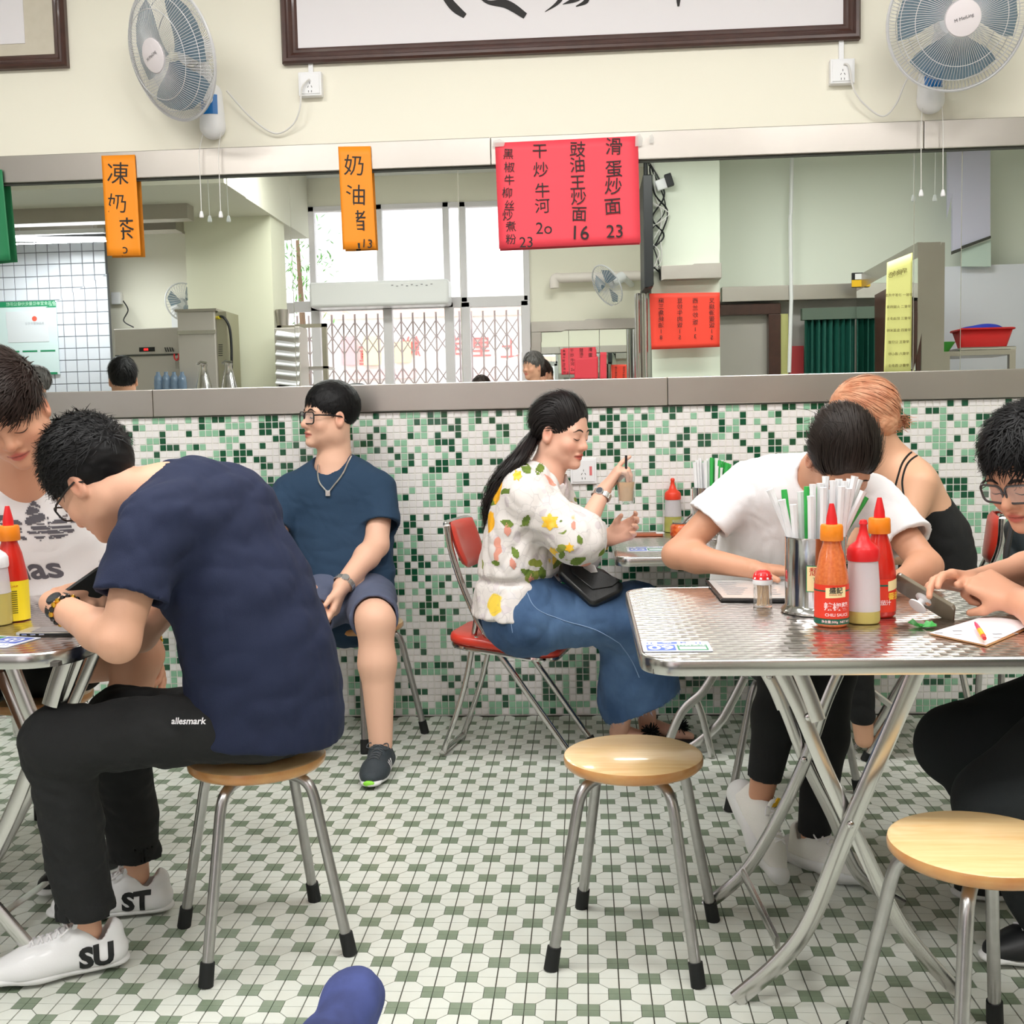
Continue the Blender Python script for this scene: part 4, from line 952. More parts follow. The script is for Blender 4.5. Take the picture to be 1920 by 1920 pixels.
tL = table('folding_table', 'swirled steel folding table at the left edge where two young men lean', -2.2, -1.075, -2.30, -1.42, .75, .10)
leg(tL, -2.16, [(28, 1262), (50, 1320), (72, 1372), (108, 1470), (150, 1600), (185, 1712)], .03)
leg(tL, -2.18, [(136, 1255), (112, 1315), (76, 1385), (40, 1480), (0, 1570), (-60, 1680), (-150, 1780)], .03)
leg(tL, -2.21, [(118, 1248), (104, 1290), (95, 1322)], .034, .02, 'leg_sleeve')
leg(tL, -1.72, [(0, 1262), (60, 1400), (100, 1520), (140, 1640)], .028); leg(tL, -1.74, [(170, 1245), (110, 1380), (20, 1560), (-40, 1650)], .028)
flatbar(MB(), [at(87, 1655, -1.8), at(10, 1710, -2.0)], .026, .012, (0, 1, .2)).build('stretcher', alu, tL, smooth=True)
flatbar(MB(), [at(-10, 1700, -2.2), at(66, 1788, -2.2)], .030, .014).build('stretcher', alu, tL, smooth=True)
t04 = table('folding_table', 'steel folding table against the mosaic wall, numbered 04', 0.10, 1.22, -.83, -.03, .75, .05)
leg(t04, -.55, [(1396, 1270), (1370, 1320), (1345, 1360), (1300, 1398), (1268, 1405)], .03)
leg(t04, -.66, [(1340, 1262), (1315, 1300), (1275, 1340), (1240, 1372)], .03)
leg(t04, -.6, [(1300, 1300), (1316, 1340), (1335, 1375)], .024, .012, 'stretcher')
leg(t04, -.5, [(1700, 1262), (1672, 1310), (1640, 1365), (1606, 1412)], .028); leg(t04, -.52, [(1590, 1262), (1640, 1300), (1700, 1345)], .022)
# ---- round wooden stools
wood = mat('pine_seat', (232, 190, 128), 0.28, coat=0.5, spec=.5)
nt, b_ = nlink(wood); tc = nt.nodes.new('ShaderNodeTexCoord'); mp = nt.nodes.new('ShaderNodeMapping'); mp.inputs['Scale'].default_value = (3, 34, 20); mp.inputs['Rotation'].default_value = (0, 0, .5)
nz = nt.nodes.new('ShaderNodeTexNoise'); nz.inputs['Scale'].default_value = 2.2; nz.inputs['Detail'].default_value = 6; nz.inputs['Distortion'].default_value = .8
cr = nt.nodes.new('ShaderNodeValToRGB'); cr.color_ramp.elements[0].position = .3; cr.color_ramp.elements[0].color = s2l((230, 190, 132))+(1,); cr.color_ramp.elements[1].position = .7; cr.color_ramp.elements[1].color = s2l((240, 208, 156))+(1,)
nt.links.new(tc.outputs['Object'], mp.inputs[0]); nt.links.new(mp.outputs[0], nz.inputs[0]); nt.links.new(nz.outputs[0], cr.inputs[0]); nt.links.new(cr.outputs[0], b_.inputs['Base Color'])
wood_edge = mat('pine_edge', (214, 160, 100), .28, coat=.5, var=.7, vscale=18, vcol=(196, 128, 76))
def stool(cx, cy, rot, label, zs=.45, R=.158, fr=.222):
    t = thing('wooden_stool', label, 'stool', (cx, cy, 0), 'round wooden stools')
    mb = MB(); c = (cx, cy, 0)
    mb.lathe([(0, zs), (R-.008, zs), (R-.002, zs-.003)], c, 56)
    mb.cur = 1; mb.lathe([(R-.002, zs-.003), (R, zs-.009), (R-.001, zs-.020), (R-.009, zs-.028), (R-.02, zs-.030), (0, zs-.030)], c, 56)
    mb.f = [f[::-1] for f in mb.f]; mb.build('seat', [wood, wood_edge], t, smooth=True, angle=60)
    for k in range(4):
        a = math.radians(rot+90*k); d = np.array([math.cos(a), math.sin(a), 0]); o = np.array([cx, cy, 0])
        P = [o+d*.02+np.array([0, 0, zs-.044]), o+d*.08+np.array([0, 0, zs-.043]), o+d*.115+np.array([0, 0, zs-.048]), o+d*.138+np.array([0, 0, zs-.065]), o+d*.150+np.array([0, 0, zs-.095]), o+d*.160+np.array([0, 0, zs-.14]), o+d*fr+np.array([0, 0, .03])]
        Q = smooth_path(P[:6], 5)+[P[6]]
        lg = MB().tube(Q, .0125, 12).build('leg', legm, t, smooth=True)
        MB().tube([o+d*(fr-.004)+np.array([0, 0, .050]), o+d*(fr+.0065)+np.array([0, 0, .0005])], [.0158, .0164], 14).build('rubber_foot', rubber, lg, smooth=True)
    return t
sC = stool(.100, -2.005, -147, 'empty round wooden stool in the middle foreground')
sL = stool(-.770, -2.0, -107, 'round wooden stool under the man in the navy shirt and black trousers')
sR = stool(.688, -2.53, 63, 'empty round wooden stool at the right bottom corner')
stool(.64, -1.05, 20, 'round wooden stool under the woman in the white shirt')
stool(-1.60, -1.40, 30, 'round wooden stool under the man in the white shirt at the left edge')
stool(-.86, -.30, 10, 'round wooden stool against the mosaic wall under the man with the necklace')
stool(1.24, -2.03, 140, 'round wooden stool under the man in black at the right edge')
# ---- red folding chairs
redv = mat('red_vinyl', (218, 62, 44), .38, coat=.25, bump=.06, bscale=300)
def fold_chair(label, O, fwd, lat, near, rear, back, seatp):
    t = thing('folding_chair', label, 'chair', tuple(O), 'red folding chairs'); O = npv(O); fwd = nrm(fwd); lat = npv(lat)
    W3 = lambda a, z, s=0: O+fwd*a+lat*s+np.array([0, 0, z])
    for s in (0, 1):
        MB().tube(smooth_path([W3(a, z, s) for a, z in near], 6), .0115, 10).build('frame_tube', chrome, t, smooth=True)
        MB().tube(smooth_path([W3(a, z, .06+.88*s) for a, z in rear], 5), .0105, 10).build('rear_leg', chrome, t, smooth=True)
        lk = seatp[0]; MB().bar(W3(rear[0][0]-.004, rear[0][1]-.08, s*1.0+(-.05 if s == 0 else .05)), W3(rear[0][0]+.085, rear[0][1]-.125, s+(-.05 if s == 0 else .05)), .018, .004, tuple(lat)).build('link_plate', alu, t, bevel=.002)
        MB().tube([W3(near[-1][0]-.012, .03, s), W3(near[-1][0], 0.001, s)], .0145, 10).build('rubber_foot', rubber, t, smooth=True)
    MB().tube([W3(rear[-1][0], .014, .02), W3(rear[-1][0], .014, .98)], .0105, 10).build('floor_bar', chrome, t, smooth=True)
    MB().tube(smooth_path([W3(near[0][0], near[0][1], 0), W3(near[0][0]-.012, near[0][1]+.006, .12), W3(near[0][0]-.02, near[0][1]+.004, .5), W3(near[0][0]-.012, near[0][1]+.006, .88), W3(near[0][0], near[0][1], 1)], 6), .0115, 10).build('top_rail', chrome, t, smooth=True)
    # backrest pad
    (a0, z0), (a1, z1) = back; L = float(np.linalg.norm(lat)); up = nrm(W3(a1, z1)-W3(a0, z0)); h = np.linalg.norm(W3(a1, z1)-W3(a0, z0)); lt = nrm(lat); nn = np.cross(lt, up)
    c = (W3(a0, z0, .5)+W3(a1, z1, .5))/2; mb = MB(); vs = []; fs = []; n = 14; m = 10
    for side in (1, -1):
        for j in range(m+1):
            for i in range(n+1):
                u = 2*i/n-1; v = 2*j/m-1; e = (1-abs(u)**6)**.5*(1-abs(v)**6)**.5
                wv = 1-.14*max(0, -v)**2-.05*v*v
                vs.append(c+lt*u*(L*.5+.004)*wv*(1-.04*v*v)+up*v*h*.5*(1-.10*abs(u)**3)+nn*(side*.013*e**.5-.018*(1-u*u)))
    st = (n+1)*(m+1)
    for sidx in (0, 1):
        for j in range(m):
            for i in range(n):
                a = sidx*st+j*(n+1)+i; f = (a, a+1, a+n+2, a+n+1); fs.append(f if sidx == 0 else f[::-1])
    mb.add(vs, fs).build('backrest', redv, t, smooth=True, angle=180)
    # seat pad: rounded trapezoid, plus chrome rim
    (s0, zs0), (s1, zs1) = seatp; c = (W3(s0, zs0, .5)+W3(s1, zs1, .5))/2; fd = nrm(W3(s1, zs1)-W3(s0, zs0)); hl = np.linalg.norm(W3(s1, zs1)-W3(s0, zs0))/2; up2 = np.cross(fd, lt)
    out = [(x, y*(1-.08*(x < 0))) for x, y in rrect(2*hl, L+.09, .085, 6)]; rings = [(0.94, .020), (.985, .016), (1, .004), (.99, -.010), (.9, -.014)]
    vs = [c+up2*.021]; 
    for k, dz in rings: vs += [c+fd*x*k+lt*y*k+up2*dz for x, y in out]
    n = len(out); fs = [(0, 1+i, 1+(i+1) % n) for i in range(n)]+[(1+r*n+i, 1+(r+1)*n+i, 1+(r+1)*n+(i+1) % n, 1+r*n+(i+1) % n) for r in range(4) for i in range(n)]+[tuple(1+4*n+i for i in range(n))]
    MB().add(vs, fs).build('seat', redv, t, smooth=True, angle=70)
    MB().tube([c+fd*x*.93+lt*y*.90+up2*(-.024) for x, y in out], .010, 8, closed=True).build('seat_rim', chrome, t, smooth=True)
    return t
O = npv((-.537, -.573, 0)); fwd = nrm((.978, -.207, 0)); npl = (-fwd[1], fwd[0], 0)
def loc(px, py): q = atpl(px, py, O, npl)-O; return (float(q@fwd), float(q[2]))
near = [loc(838, 986), loc(848, 1040), loc(872, 1110), loc(905, 1180), loc(955, 1252), loc(1010, 1330)]; a, z = near[-1]; a0, z0 = near[-2]; k = (z-.005)/(z0-z); near.append((a+(a-a0)*k, .005))
rear = [loc(893, 1150), loc(868, 1290), loc(828, 1421)]; rear[-1] = (rear[-1][0], .012)
ch1 = fold_chair('red folding chair with chrome tube frame under the woman in the floral blouse', O, fwd, npv(npl)*.27, near, rear, (loc(872, 1068), loc(842, 978)), (loc(838, 1196), loc(1048, 1226)))
# second chair at the right: seen from behind the orange-haired woman, facing left
O2 = npv((1.36, -.74, 0)); f2 = nrm((-.96, .28, 0)); l2 = npv((.28, .96, 0))*.27
pts = [(-.01+.0, .85), (.0, .74), (.06, .60), (.13, .46), (.24, .32), (.42, .005)]
fold_chair('red folding chair of the orange-haired woman, its back showing at the right', O2, f2, l2, pts, [(.14, .50), (.08, .2), (.02, .012)], ((.015, .69), (-.005, .86)), ((.02, .43), (.38, .42)))
# ================================================================ THINGS ON THE TABLES
T = .7515
paper2 = mat('sticker_white', (226, 232, 246), .3); s_blue = mat('sticker_blue', (66, 104, 206), .35); s_green = mat('sticker_green', (46, 140, 96), .35)
def sticker(c, xa, num, label, w=.135, h=.095):
    xa = nrm(xa); ya = np.array([-xa[1], xa[0], 0]); M0 = frame(c, xa, ya); r = thing('number_sticker', label, 'sticker', tuple(c))
    def L(x, y, z=0): return Matrix(M0) @ Matrix.Translation((x, y, z))
    MB().prism(rrect(w, h, .004, 2), L(0, 0, -.0008), .0012).build('sheet', paper2, r)
    mb = MB(); mb.prism(rrect(w*.42, h*.56, .002, 2), L(-w*.23, -h*.14, .0004), .0003); mb.prism([(-.02, -.007), (.02, -.007), (.02, .007), (-.02, .007)], L(-w*.12, h*.34, .0004), .0003)
    for s in (-1, 1):
        for k in range(2): put_text(mb, '(' if s < 0 else ')', L(s*w*(.33+.06*k)-w*.02, h*.34, .0005), size=.02, offset=.0004)
    mb.build('blue_print', s_blue, r)
    mb = MB(); mb.prism(rrect(w*.44, h*.56, .002, 2), L(w*.23, -h*.14, .0004), .0003); mb.build('green_print', s_green, r)
    mb = MB(); put_text(mb, num, L(-w*.23, -h*.17, .0009), size=.052, offset=.0012); put_text(mb, '餐桌号', L(-w*.23, h*.07, .0009), size=.010); put_text(mb, '扫码关注', L(w*.23, h*.06, .0009), size=.014, offset=.0003)
    put_text(mb, 'Wi', L(-w*.12, h*.34, .0009), size=.014, offset=.0003); mb.prism([(-.026, -.013), (.026, -.013), (.026, .013), (-.026, .013)], L(w*.23, -h*.2, .0007), .0002); mb.build('white_print', mat('print_white', (240, 242, 250), .4), r)
    mb = MB(); put_text(mb, 'Fi', L(w*.12, h*.34, .0009), size=.018, offset=.0004); mb.build('wifi_text', s_blue, r)
    return r
c = atz(1268, 1212, T); sticker(npv((c[0], c[1], T)), (1, .0, 0), '09', 'blue and green table number sticker reading 09 on the near left corner')
c = atz(1213, 1029, T); sticker(npv((c[0]+.0, c[1], T)), (1, 0, 0), '04', 'table number sticker reading 04 on the table by the wall', .14, .13)
sticker(npv((-1.30, -2.16, T)), (-1, .25, 0), '05', 'blue and green number sticker upside down on the left table', .17, .11)
# ---- containers
clearp = mat('clear_plastic', (248, 250, 250), .08, trans=.92, ior=1.12); frost = mat('frosted_plastic', (236, 232, 236), .35, trans=.35, ior=1.2)
red_c = mat('cap_red', (220, 36, 40), .35); orange_c = mat('cap_orange', (246, 140, 30), .38); sauce_r = mat('sauce_red', (204, 36, 22), .3, coat=.5); sauce_o = mat('sauce_orange', (222, 120, 62), .32, coat=.5, var=.7, vscale=160, vcol=(196, 84, 40))
oil = mat('oil_yellow', (222, 206, 120), .2, trans=.3, ior=1.3); lab_r = mat('label_red', (228, 58, 34), .4); lab_y = mat('label_yellow', (246, 220, 40), .4); lab_c = mat('label_cream', (246, 226, 170), .4); lab_g = mat('label_green', (26, 92, 72), .4); gold_p = mat('print_gold', (252, 200, 70), .4)
def wrap_text(mb, s, c, R, ang, z, size, off=.0008, slope=0, **kw):
    v, f = textmesh(s, size=size, **kw)
    out = [(c[0]+(R+off+slope*0)*math.cos(ang+p[0]/R), c[1]+(R+off)*math.sin(ang+p[0]/R), c[2]+z+p[1]) for p in v]; mb.add(out, f)
def wrap_patch(mb, c, R, ang, z, w, h, off=.0006, n=10, skew=0):
    vs = []; 
    for j in (0, 1):
        for i in range(n+1): a = ang+(i/n-.5)*w/R; vs.append((c[0]+(R+off)*math.cos(a), c[1]+(R+off)*math.sin(a), c[2]+z+(j-.5)*h+skew*(i/n-.5)))
    mb.add(vs, [(i, i+1, n+2+i, n+1+i) for i in range(n)])
FR = math.radians(-90)
def sauce_bottle(c, body, label, kind, k=1.0):
    c = npv(c); r = thing('sauce_bottle', label, 'bottle', tuple(c)); R = .037*k
    prof = [(0, .002), (R*.86, 0), (R, .006), (R, .092*k), (R*1.0, .1*k), (R*.93, .118*k), (R*.72, .160*k), (R*.50, .185*k), (R*.48, .194*k), (0, .194*k)]
    MB().lathe(prof, tuple(c), 28).build('bottle', body, r, smooth=True, angle=60)
    MB().lathe([(R*.64, .190*k), (R*.68, .192*k), (R*.66, .222*k), (R*.60, .226*k), (0, .226*k)], tuple(c), 28).build('cap', orange_c, r, smooth=True, angle=40)
    MB().lathe([(R*.34, .225*k), (R*.32, .24*k), (R*.16, .268*k), (R*.13, .272*k), (0, .272*k)], tuple(c), 18).build('nozzle', red_c, r, smooth=True, angle=50)
    if kind == 'chili':
        mb = MB(); wrap_patch(mb, c, R, FR, .056, 2*math.pi*R, .072, n=40); mb.build('label_sheet', lab_r, r)
        mb = MB(); wrap_patch(mb, c, R, FR, .013, 2*math.pi*R, .012, .0012, 40); wrap_patch(mb, c, R, FR-.0, .079, 2*math.pi*R, .003, .0010, 40); mb.build('green_stripe', lab_g, r)
        mb = MB(); wrap_patch(mb, c, R, FR+.05, .076, .043, .022, .0014, skew=.002); mb.build('crest_patch', lab_c, r)
        mb = MB(); wrap_text(mb, '盛記', c, R, FR+.05, .080, .014, .002, offset=.0003); mb.build('crest_text', ink, r)
        mb = MB(); wrap_text(mb, 'SHING KEE', c, R, FR+.02, .0715, .0055, .002); mb.build('crest_name', mat('print_red', (190, 40, 30), .4), r)
        mb = MB(); wrap_text(mb, '辣椒醬', c, R, FR+.1, .045, .018, .0018, offset=.0004); wrap_text(mb, 'CHILI SAUCE', c, R, FR+.12, .028, .0088, .0018, offset=.0002); wrap_text(mb, '净含量:500g  NET WT.', c, R, FR+.1, .013, .0066, .0022, offset=.0001); mb.build('label_print', mat('print_pink', (250, 214, 214), .4), r)
    elif kind == 'tomato':
        mb = MB(); wrap_patch(mb, c, R, FR, .05, 2*math.pi*R, .074, n=40); mb.build('label_sheet', lab_r, r)
        mb = MB(); wrap_patch(mb, c, R, FR+.75, .074, .034, .022, .0014, skew=.006); mb.build('crest_patch', lab_c, r)
        mb = MB(); wrap_patch(mb, c, R, FR-.1, .073, .03, .004, .0012); mb.build('green_stripe', lab_g, r)
        mb = MB(); wrap_text(mb, '番茄', c, R, FR+.75, .048, .017, .0018, offset=.0005); mb.build('gold_print', gold_p, r)
        mb = MB(); wrap_text(mb, '茄汁', c, R, FR+.15, .034, .012, .0018, offset=.0003); mb.build('label_print', mat('print_pink', (250, 214, 214), .4), r)
    else:
        mb = MB(); wrap_patch(mb, c, R, FR, .05, 2*math.pi*R, .096, n=40); mb.build('label_sheet', lab_y, r)
        mb = MB(); wrap_text(mb, 'TOMATO KETCHUP', c, R, FR+.1, .086, .0062, .0014); wrap_text(mb, '茄汁', c, R, FR-.55, .084, .010, .0014); mb.build('red_print', mat('print_red', (190, 40, 30), .4), r)
        mb = MB(); rr = random.Random(2)
        for col_, a0 in ((0, .42), (1, -.5)):
            for q in range(11):
                zz = .074-.0052*q; wrap_patch(mb, c, R, FR+a0, zz, .026 if col_ == 0 else .014, .0022, .0014, 6)
        mb.build('small_print', mat('print_olive', (96, 92, 30), .5), r)
        mb = MB(); wrap_patch(mb, c, R, FR-.45, .016, .013, .013, .0015); mb.build('barcode', mat('print_grey', (120, 116, 110), .5), r)
    return r
def on(px, py, z=T): p = atz(px, py, z); return npv((p[0], p[1], z))
def squeeze(c, label, lvl, cap, k=1.0, liquid=oil):
    c = npv(c); r = thing('squeeze_bottle', label, 'bottle', tuple(c)); R = .0365*k; H = .138*k
    MB().lathe([(0, 0), (R*.93, 0), (R, .005), (R*.97, lvl), (0, lvl)], tuple(c+npv((0, 0, .001))), 28).build('liquid', liquid, r, smooth=True, angle=50)
    MB().lathe([(R*.99, lvl), (R*.96, H*.6), (R*.86, H), (0, H)], tuple(c), 28).build('body', frost, r, smooth=True, angle=50)
    MB().lathe([(R*.92, H-.002), (R*.95, H+.004), (R*.93, H+.022*k), (R*.8, H+.03*k), (R*.45, H+.040*k), (R*.26, H+.06*k), (R*.2, H+.075*k), (R*.26, H+.078*k), (R*.2, H+.086*k), (0, H+.088*k)], tuple(c), 28).build('cap', cap, r, smooth=True, angle=45)
    return r
sauce_bottle(on(1559, 1172), sauce_o, 'orange chili sauce bottle with a red label, frontmost on the right table', 'chili', .97)
sauce_bottle(on(1648, 1154), sauce_r, 'red sauce bottle with an orange cap behind the clear squeeze bottle', 'tomato', .98)
squeeze(on(1618, 1166), 'clear squeeze bottle with a red cap and little pale oil, beside the chili sauce', .027, red_c, 1.0)
# straw canister
cc = on(1529, 1146); R = .069
can = thing('straw_holder', 'tall polished steel canister of paper-wrapped straws on the right table', 'canister', tuple(cc))
MB().lathe([(0, 0), (R*1.12, 0), (R*1.14, .006), (R*1.05, .013), (R, .02), (R, .172), (R*1.02, .176), (R*.96, .176), (R*.95, .03), (0, .028)], tuple(cc), 40).build('can', chrome, can, smooth=True, angle=40)
mb = MB(); wrap_patch(mb, cc, R, FR-.05, .085, .062, .060, .0008, 12); mb.build('label_border', s_green, can)
mb = MB(); wrap_patch(mb, cc, R, FR-.05, .085, .058, .056, .0012, 12); mb.build('label_sheet', lab_c, can)
mb = MB(); wrap_text(mb, '頹記', cc, R, FR-.08, .100, .021, .0017, offset=.0001, spacing=1.2); mb.build('label_red_text', mat('print_red', (190, 40, 30), .4), can)
mb = MB(); wrap_text(mb, 'TUI JI', cc, R, FR-.05, .084, .0105, .0017, spacing=1.3); mb.build('label_green_text', s_green, can)
straw_w = mat('straw_paper', (240, 240, 242), .6); straw_g = mat('straw_green', (58, 178, 82), .4)
def straws(cc, R, ztop, tips, w, grp, zb=.03, r0=.0076):
    rr = random.Random(int(w)); ORD = 'first second third fourth fifth sixth seventh eighth ninth tenth eleventh twelfth thirteenth fourteenth fifteenth sixteenth seventeenth eighteenth nineteenth twentieth twenty-first twenty-second twenty-third twenty-fourth'.split(); rank = {c: sorted(t[0] for t in tips if t[2] == c) for c in 'wg'}
    for i, (px, py, col, dY) in enumerate(tips):
        Yt = cc[1]+dY; tip = at(px, py, Yt); out = nrm((tip[0]-cc[0], tip[1]-cc[1], 0)) if np.hypot(tip[0]-cc[0], tip[1]-cc[1]) > .004 else np.zeros(3)
        # the straw leans on the can's mouth: base on the opposite side
        rim = cc+npv((0, 0, ztop)); lean = (tip-rim); tt = lean/ max(lean[2], .02)
        m = npv((0, 0, 0)); hr = np.hypot(tip[0]-cc[0], tip[1]-cc[1]); f = min(.9, (R*.86)/max(hr, 1e-4)); mouth = rim+npv(((tip[0]-cc[0])*f, (tip[1]-cc[1])*f, 0)); d = nrm(tip-mouth); base = mouth-d*(.09)
        g = col == 'g'; lab = ORD[rank[col].index(px)]+(' green straw' if g else ' white wrapped straw')+' from the left,'+grp
        o = MB().tube([base, base+(tip-base)*.5, tip-d*.012, tip], [r0, r0, r0, r0*(.9 if g else 1.15)], 7 if not g else 8, sq=False).build('drinking_straw', straw_g if g else straw_w, smooth=True)
        tag(o, lab, 'straw', ('green straws' if g else 'wrapped straws')+grp)
tips = [(1443, 918, 'w', 0), (1466, 937, 'w', -.012), (1487, 946, 'w', -.02), (1470, 918, 'g', .02), (1513, 912, 'g', .01), (1524, 908, 'w', -.01), (1535, 912, 'g', .02), (1538, 906, 'w', 0), (1548, 893, 'w', .01), (1562, 901, 'w', -.015), (1573, 898, 'w', .015), (1583, 902, 'w', 0), (1594, 898, 'w', .02), (1603, 893, 'w', -.01), (1612, 899, 'w', .012), (1619, 921, 'w', -.015), (1624, 932, 'g', 0), (1556, 918, 'w', .03), (1590, 916, 'w', -.025), (1607, 925, 'w', .03), (1530, 925, 'w', .03), (1520, 930, 'w', -.028), (1501, 922, 'w', .03), (1567, 906, 'w', .035), (1578, 912, 'w', -.03), (1599, 905, 'w', .04), (1544, 914, 'w', -.032)]
straws(cc, R, .176, tips, 4, ' standing in the steel canister on the right table')
# toothpick pot
tp0 = on(1430, 1137); r = thing('toothpick_holder', 'toothpick pot with a red and white domed lid, left of the steel canister', 'holder', tuple(tp0))
MB().lathe([(0, 0), (.022, 0), (.0225, .004), (.0215, .056), (.019, .056), (.019, .004), (0, .003)], tuple(tp0), 24).build('pot', clearp, r, smooth=True, angle=50)
MB().lathe([(.0222, .054), (.0235, .056), (.0235, .066), (0, .066)], tuple(tp0), 24).build('lid_base', white_pl, r, smooth=True, angle=40)
MB().lathe([(.0235, .066), (.0225, .075), (.018, .083), (.010, .0875), (0, .088)], tuple(tp0), 24).build('lid_dome', red_c, r, smooth=True)
mb = MB()
for k in range(9):
    a = 2*math.pi*k/9+.2; pt = lambda a_, q, z: (tp0[0]+math.cos(a_)*q, tp0[1]+math.sin(a_)*q, tp0[2]+z)
    mb.add([pt(a-.13, .0241, .068), pt(a+.13, .0241, .068), pt(a, .0196, .0828)], [(0, 1, 2)])
mb.build('white_teeth', white_pl, r)
tpm = mat('toothpick_wood', (226, 186, 130), .6); mb = MB()
rr = random.Random(5)
for k in range(46):
    a = rr.uniform(0, 6.28); q = .016*math.sqrt(rr.random()); mb.tube([(tp0[0]+q*math.cos(a), tp0[1]+q*math.sin(a), tp0[2]+.004), (tp0[0]+.9*q*math.cos(a+.6), tp0[1]+.9*q*math.sin(a+.6), tp0[2]+.05)], .0010, 4)
o = mb.build('toothpicks', tpm, r); o['kind'] = 'stuff'
# menu folder under the woman's arm
c0, c1_, c2_, c3_ = on(1322, 1092), on(1352, 1128), on(1480, 1129), on(1480, 1091)
m = thing('menu_folder', 'open menu folder with clear pages and a black edge, under the bowed woman\'s arms', 'menu', tuple((c0+c2_)/2))
z = np.array([0, 0, .007]); blackv = mat('black_vinyl', (32, 30, 30), .4)
MB().add([c0, c1_, c2_, c3_, c0+z, c1_+z, c2_+z, c3_+z], [(3, 2, 1, 0), (4, 5, 6, 7), (0, 1, 5, 4), (1, 2, 6, 5), (2, 3, 7, 6), (3, 0, 4, 7)]).build('cover', blackv, m, bevel=.002)
sh = (c0+c1_+c2_+c3_)/4; P = [sh+(p-sh)*.93+z+np.array([0, 0, .0006]) for p in (c0, c1_, c2_, c3_)]
MB().add(P, [(0, 1, 2, 3)]).build('page', mat('menu_page', (226, 228, 228), .15, coat=.6), m)
mb = MB(); rr = random.Random(8)
for k in range(7):
    for q in range(2):
        a = .12+.11*k; b0 = .1+.48*q; e = b0+rr.uniform(.2, .36); L = lambda u, v: P[0]*(1-u)*(1-v)+P[1]*(v)*(1-u)+P[2]*u*v+P[3]*u*(1-v)+np.array([0, 0, .0006])
        mb.add([L(b0, a), L(b0, a+.03), L(e, a+.03), L(e, a)], [(0, 1, 2, 3)])
mb.build('page_lines', mat('page_grey', (168, 166, 170), .5), m)
# folded order pad with pen
q = [on(1742, 1190), on(1848, 1213), on(1935, 1176), on(1842, 1160)]
m = thing('order_pad', 'white folded order sheet on the right table, under the pink and yellow pen', 'paper', tuple(sum(q)/4))
n = 10; vs = []; fs = []
for j in range(n+1):
    for i in range(n+1):
        u, v = i/n, j/n; p = (q[0]*(1-u)+q[1]*u)*(1-v)+(q[3]*(1-u)+q[2]*u)*v; vs.append(p+np.array([0, 0, .004+.006*(v*v)*abs(math.sin(u*2.5))]))
for j in range(n):
    for i in range(n): fs.append((j*(n+1)+i, j*(n+1)+i+1, (j+1)*(n+1)+i+1, (j+1)*(n+1)+i))
o = MB().add(vs, fs).build('top_sheet', paper_w, m, smooth=True)
sh = sum(q)/4; mb = MB(); mb.add([sh+(p-sh)*.985+np.array([.002, 0, dz]) for dz in (.0, .0035) for p in q], [(3, 2, 1, 0), (4, 5, 6, 7), (0, 1, 5, 4), (1, 2, 6, 5), (2, 3, 7, 6), (3, 0, 4, 7)]); mb.build('lower_sheets', mat('kraft_paper', (222, 170, 120), .7), m)
mb = MB()
for px, py, w in ((1795, 1183, .018), (1870, 1189, .018), (1760, 1187, .016), (1905, 1188, .008)):
    p = on(px, py, T+.0115); mb.bb(p[0]-w/2, p[0]+w/2, p[1]-.0035, p[1]+.0035, p[2], p[2]+.0003)
mb.build('print_marks', mat('mark_grey', (120, 122, 126), .6), m)
a, b = on(1828, 1167, T+.016), on(1846, 1197, T+.016); pn = thing('pen', 'short pink and yellow pen lying on the white order sheet', 'pen', tuple(a))
mid = a*.5+b*.5; MB().tube([a, a*.85+b*.15, mid], [.0015, .0034, .0048], 12).build('cap', mat('pen_pink', (226, 60, 110), .35), pn, smooth=True); MB().tube([mid, b*.86+a*.14], [.0052, .0052], 12).build('barrel', mat('pen_yellow', (250, 190, 40), .35), pn, smooth=True); MB().tube([b*.86+a*.14, b], [.0045, .0038], 12).build('end_button', mat('pen_red', (226, 70, 70), .35), pn, smooth=True)
# green leaf scrap
mb = MB(); c = on(1728, 1176)
for k, (a, L_, z) in enumerate(((.2, .035, .012), (2.6, .03, .02), (4.2, .03, .010), (1.2, .03, .006), (5.6, .034, .014))):
    d = npv((math.cos(a), math.sin(a)*.9, 0)); s = npv((-d[1], d[0], 0))*.014; cz = npv((0, 0, 1)); mb.add([c, c+d*L_*.5+s+cz*z, c+d*L_+cz*z*.4, c+d*L_*.5-s+cz*z*.3, c+d*L_*.5+cz*z*.1], [(0, 4, 1), (1, 4, 2), (2, 4, 3), (3, 4, 0)])
tag(mb.build('crumpled_leaf', mat('leaf_wrapper', (52, 150, 62), .35)), 'crumpled green leafy wrapper on the right table, left of the order sheet', 'wrapper')
# ---- things on the table by the wall
def onw(px, py): p = atz(px, py, T); return npv((p[0], p[1], T))
squeeze(onw(1262, 997), 'squeeze bottle with a red cap and yellow oil on the table by the wall', .062, mat('cap_red2', (232, 66, 40), .35), .95, mat('oil_green', (206, 204, 110), .25, trans=.3))
cj = onw(1274, 1003); cj[1] -= .06; r = thing('chili_jar', 'small glass jar of red chili oil in front of the squeeze bottle', 'jar', tuple(cj))
MB().lathe([(0, 0), (.036, 0), (.040, .008), (.040, .040), (.032, .050), (0, .050)], tuple(cj), 24).build('chili', mat('chili_red', (206, 66, 24), .3, coat=.6, var=.8, vscale=120, vcol=(236, 130, 60)), r, smooth=True, angle=60)
MB().lathe([(.033, .05), (.030, .054), (.033, .062), (.030, .062), (.028, .052)], tuple(cj), 24).build('glass_neck', clearp, r, smooth=True)
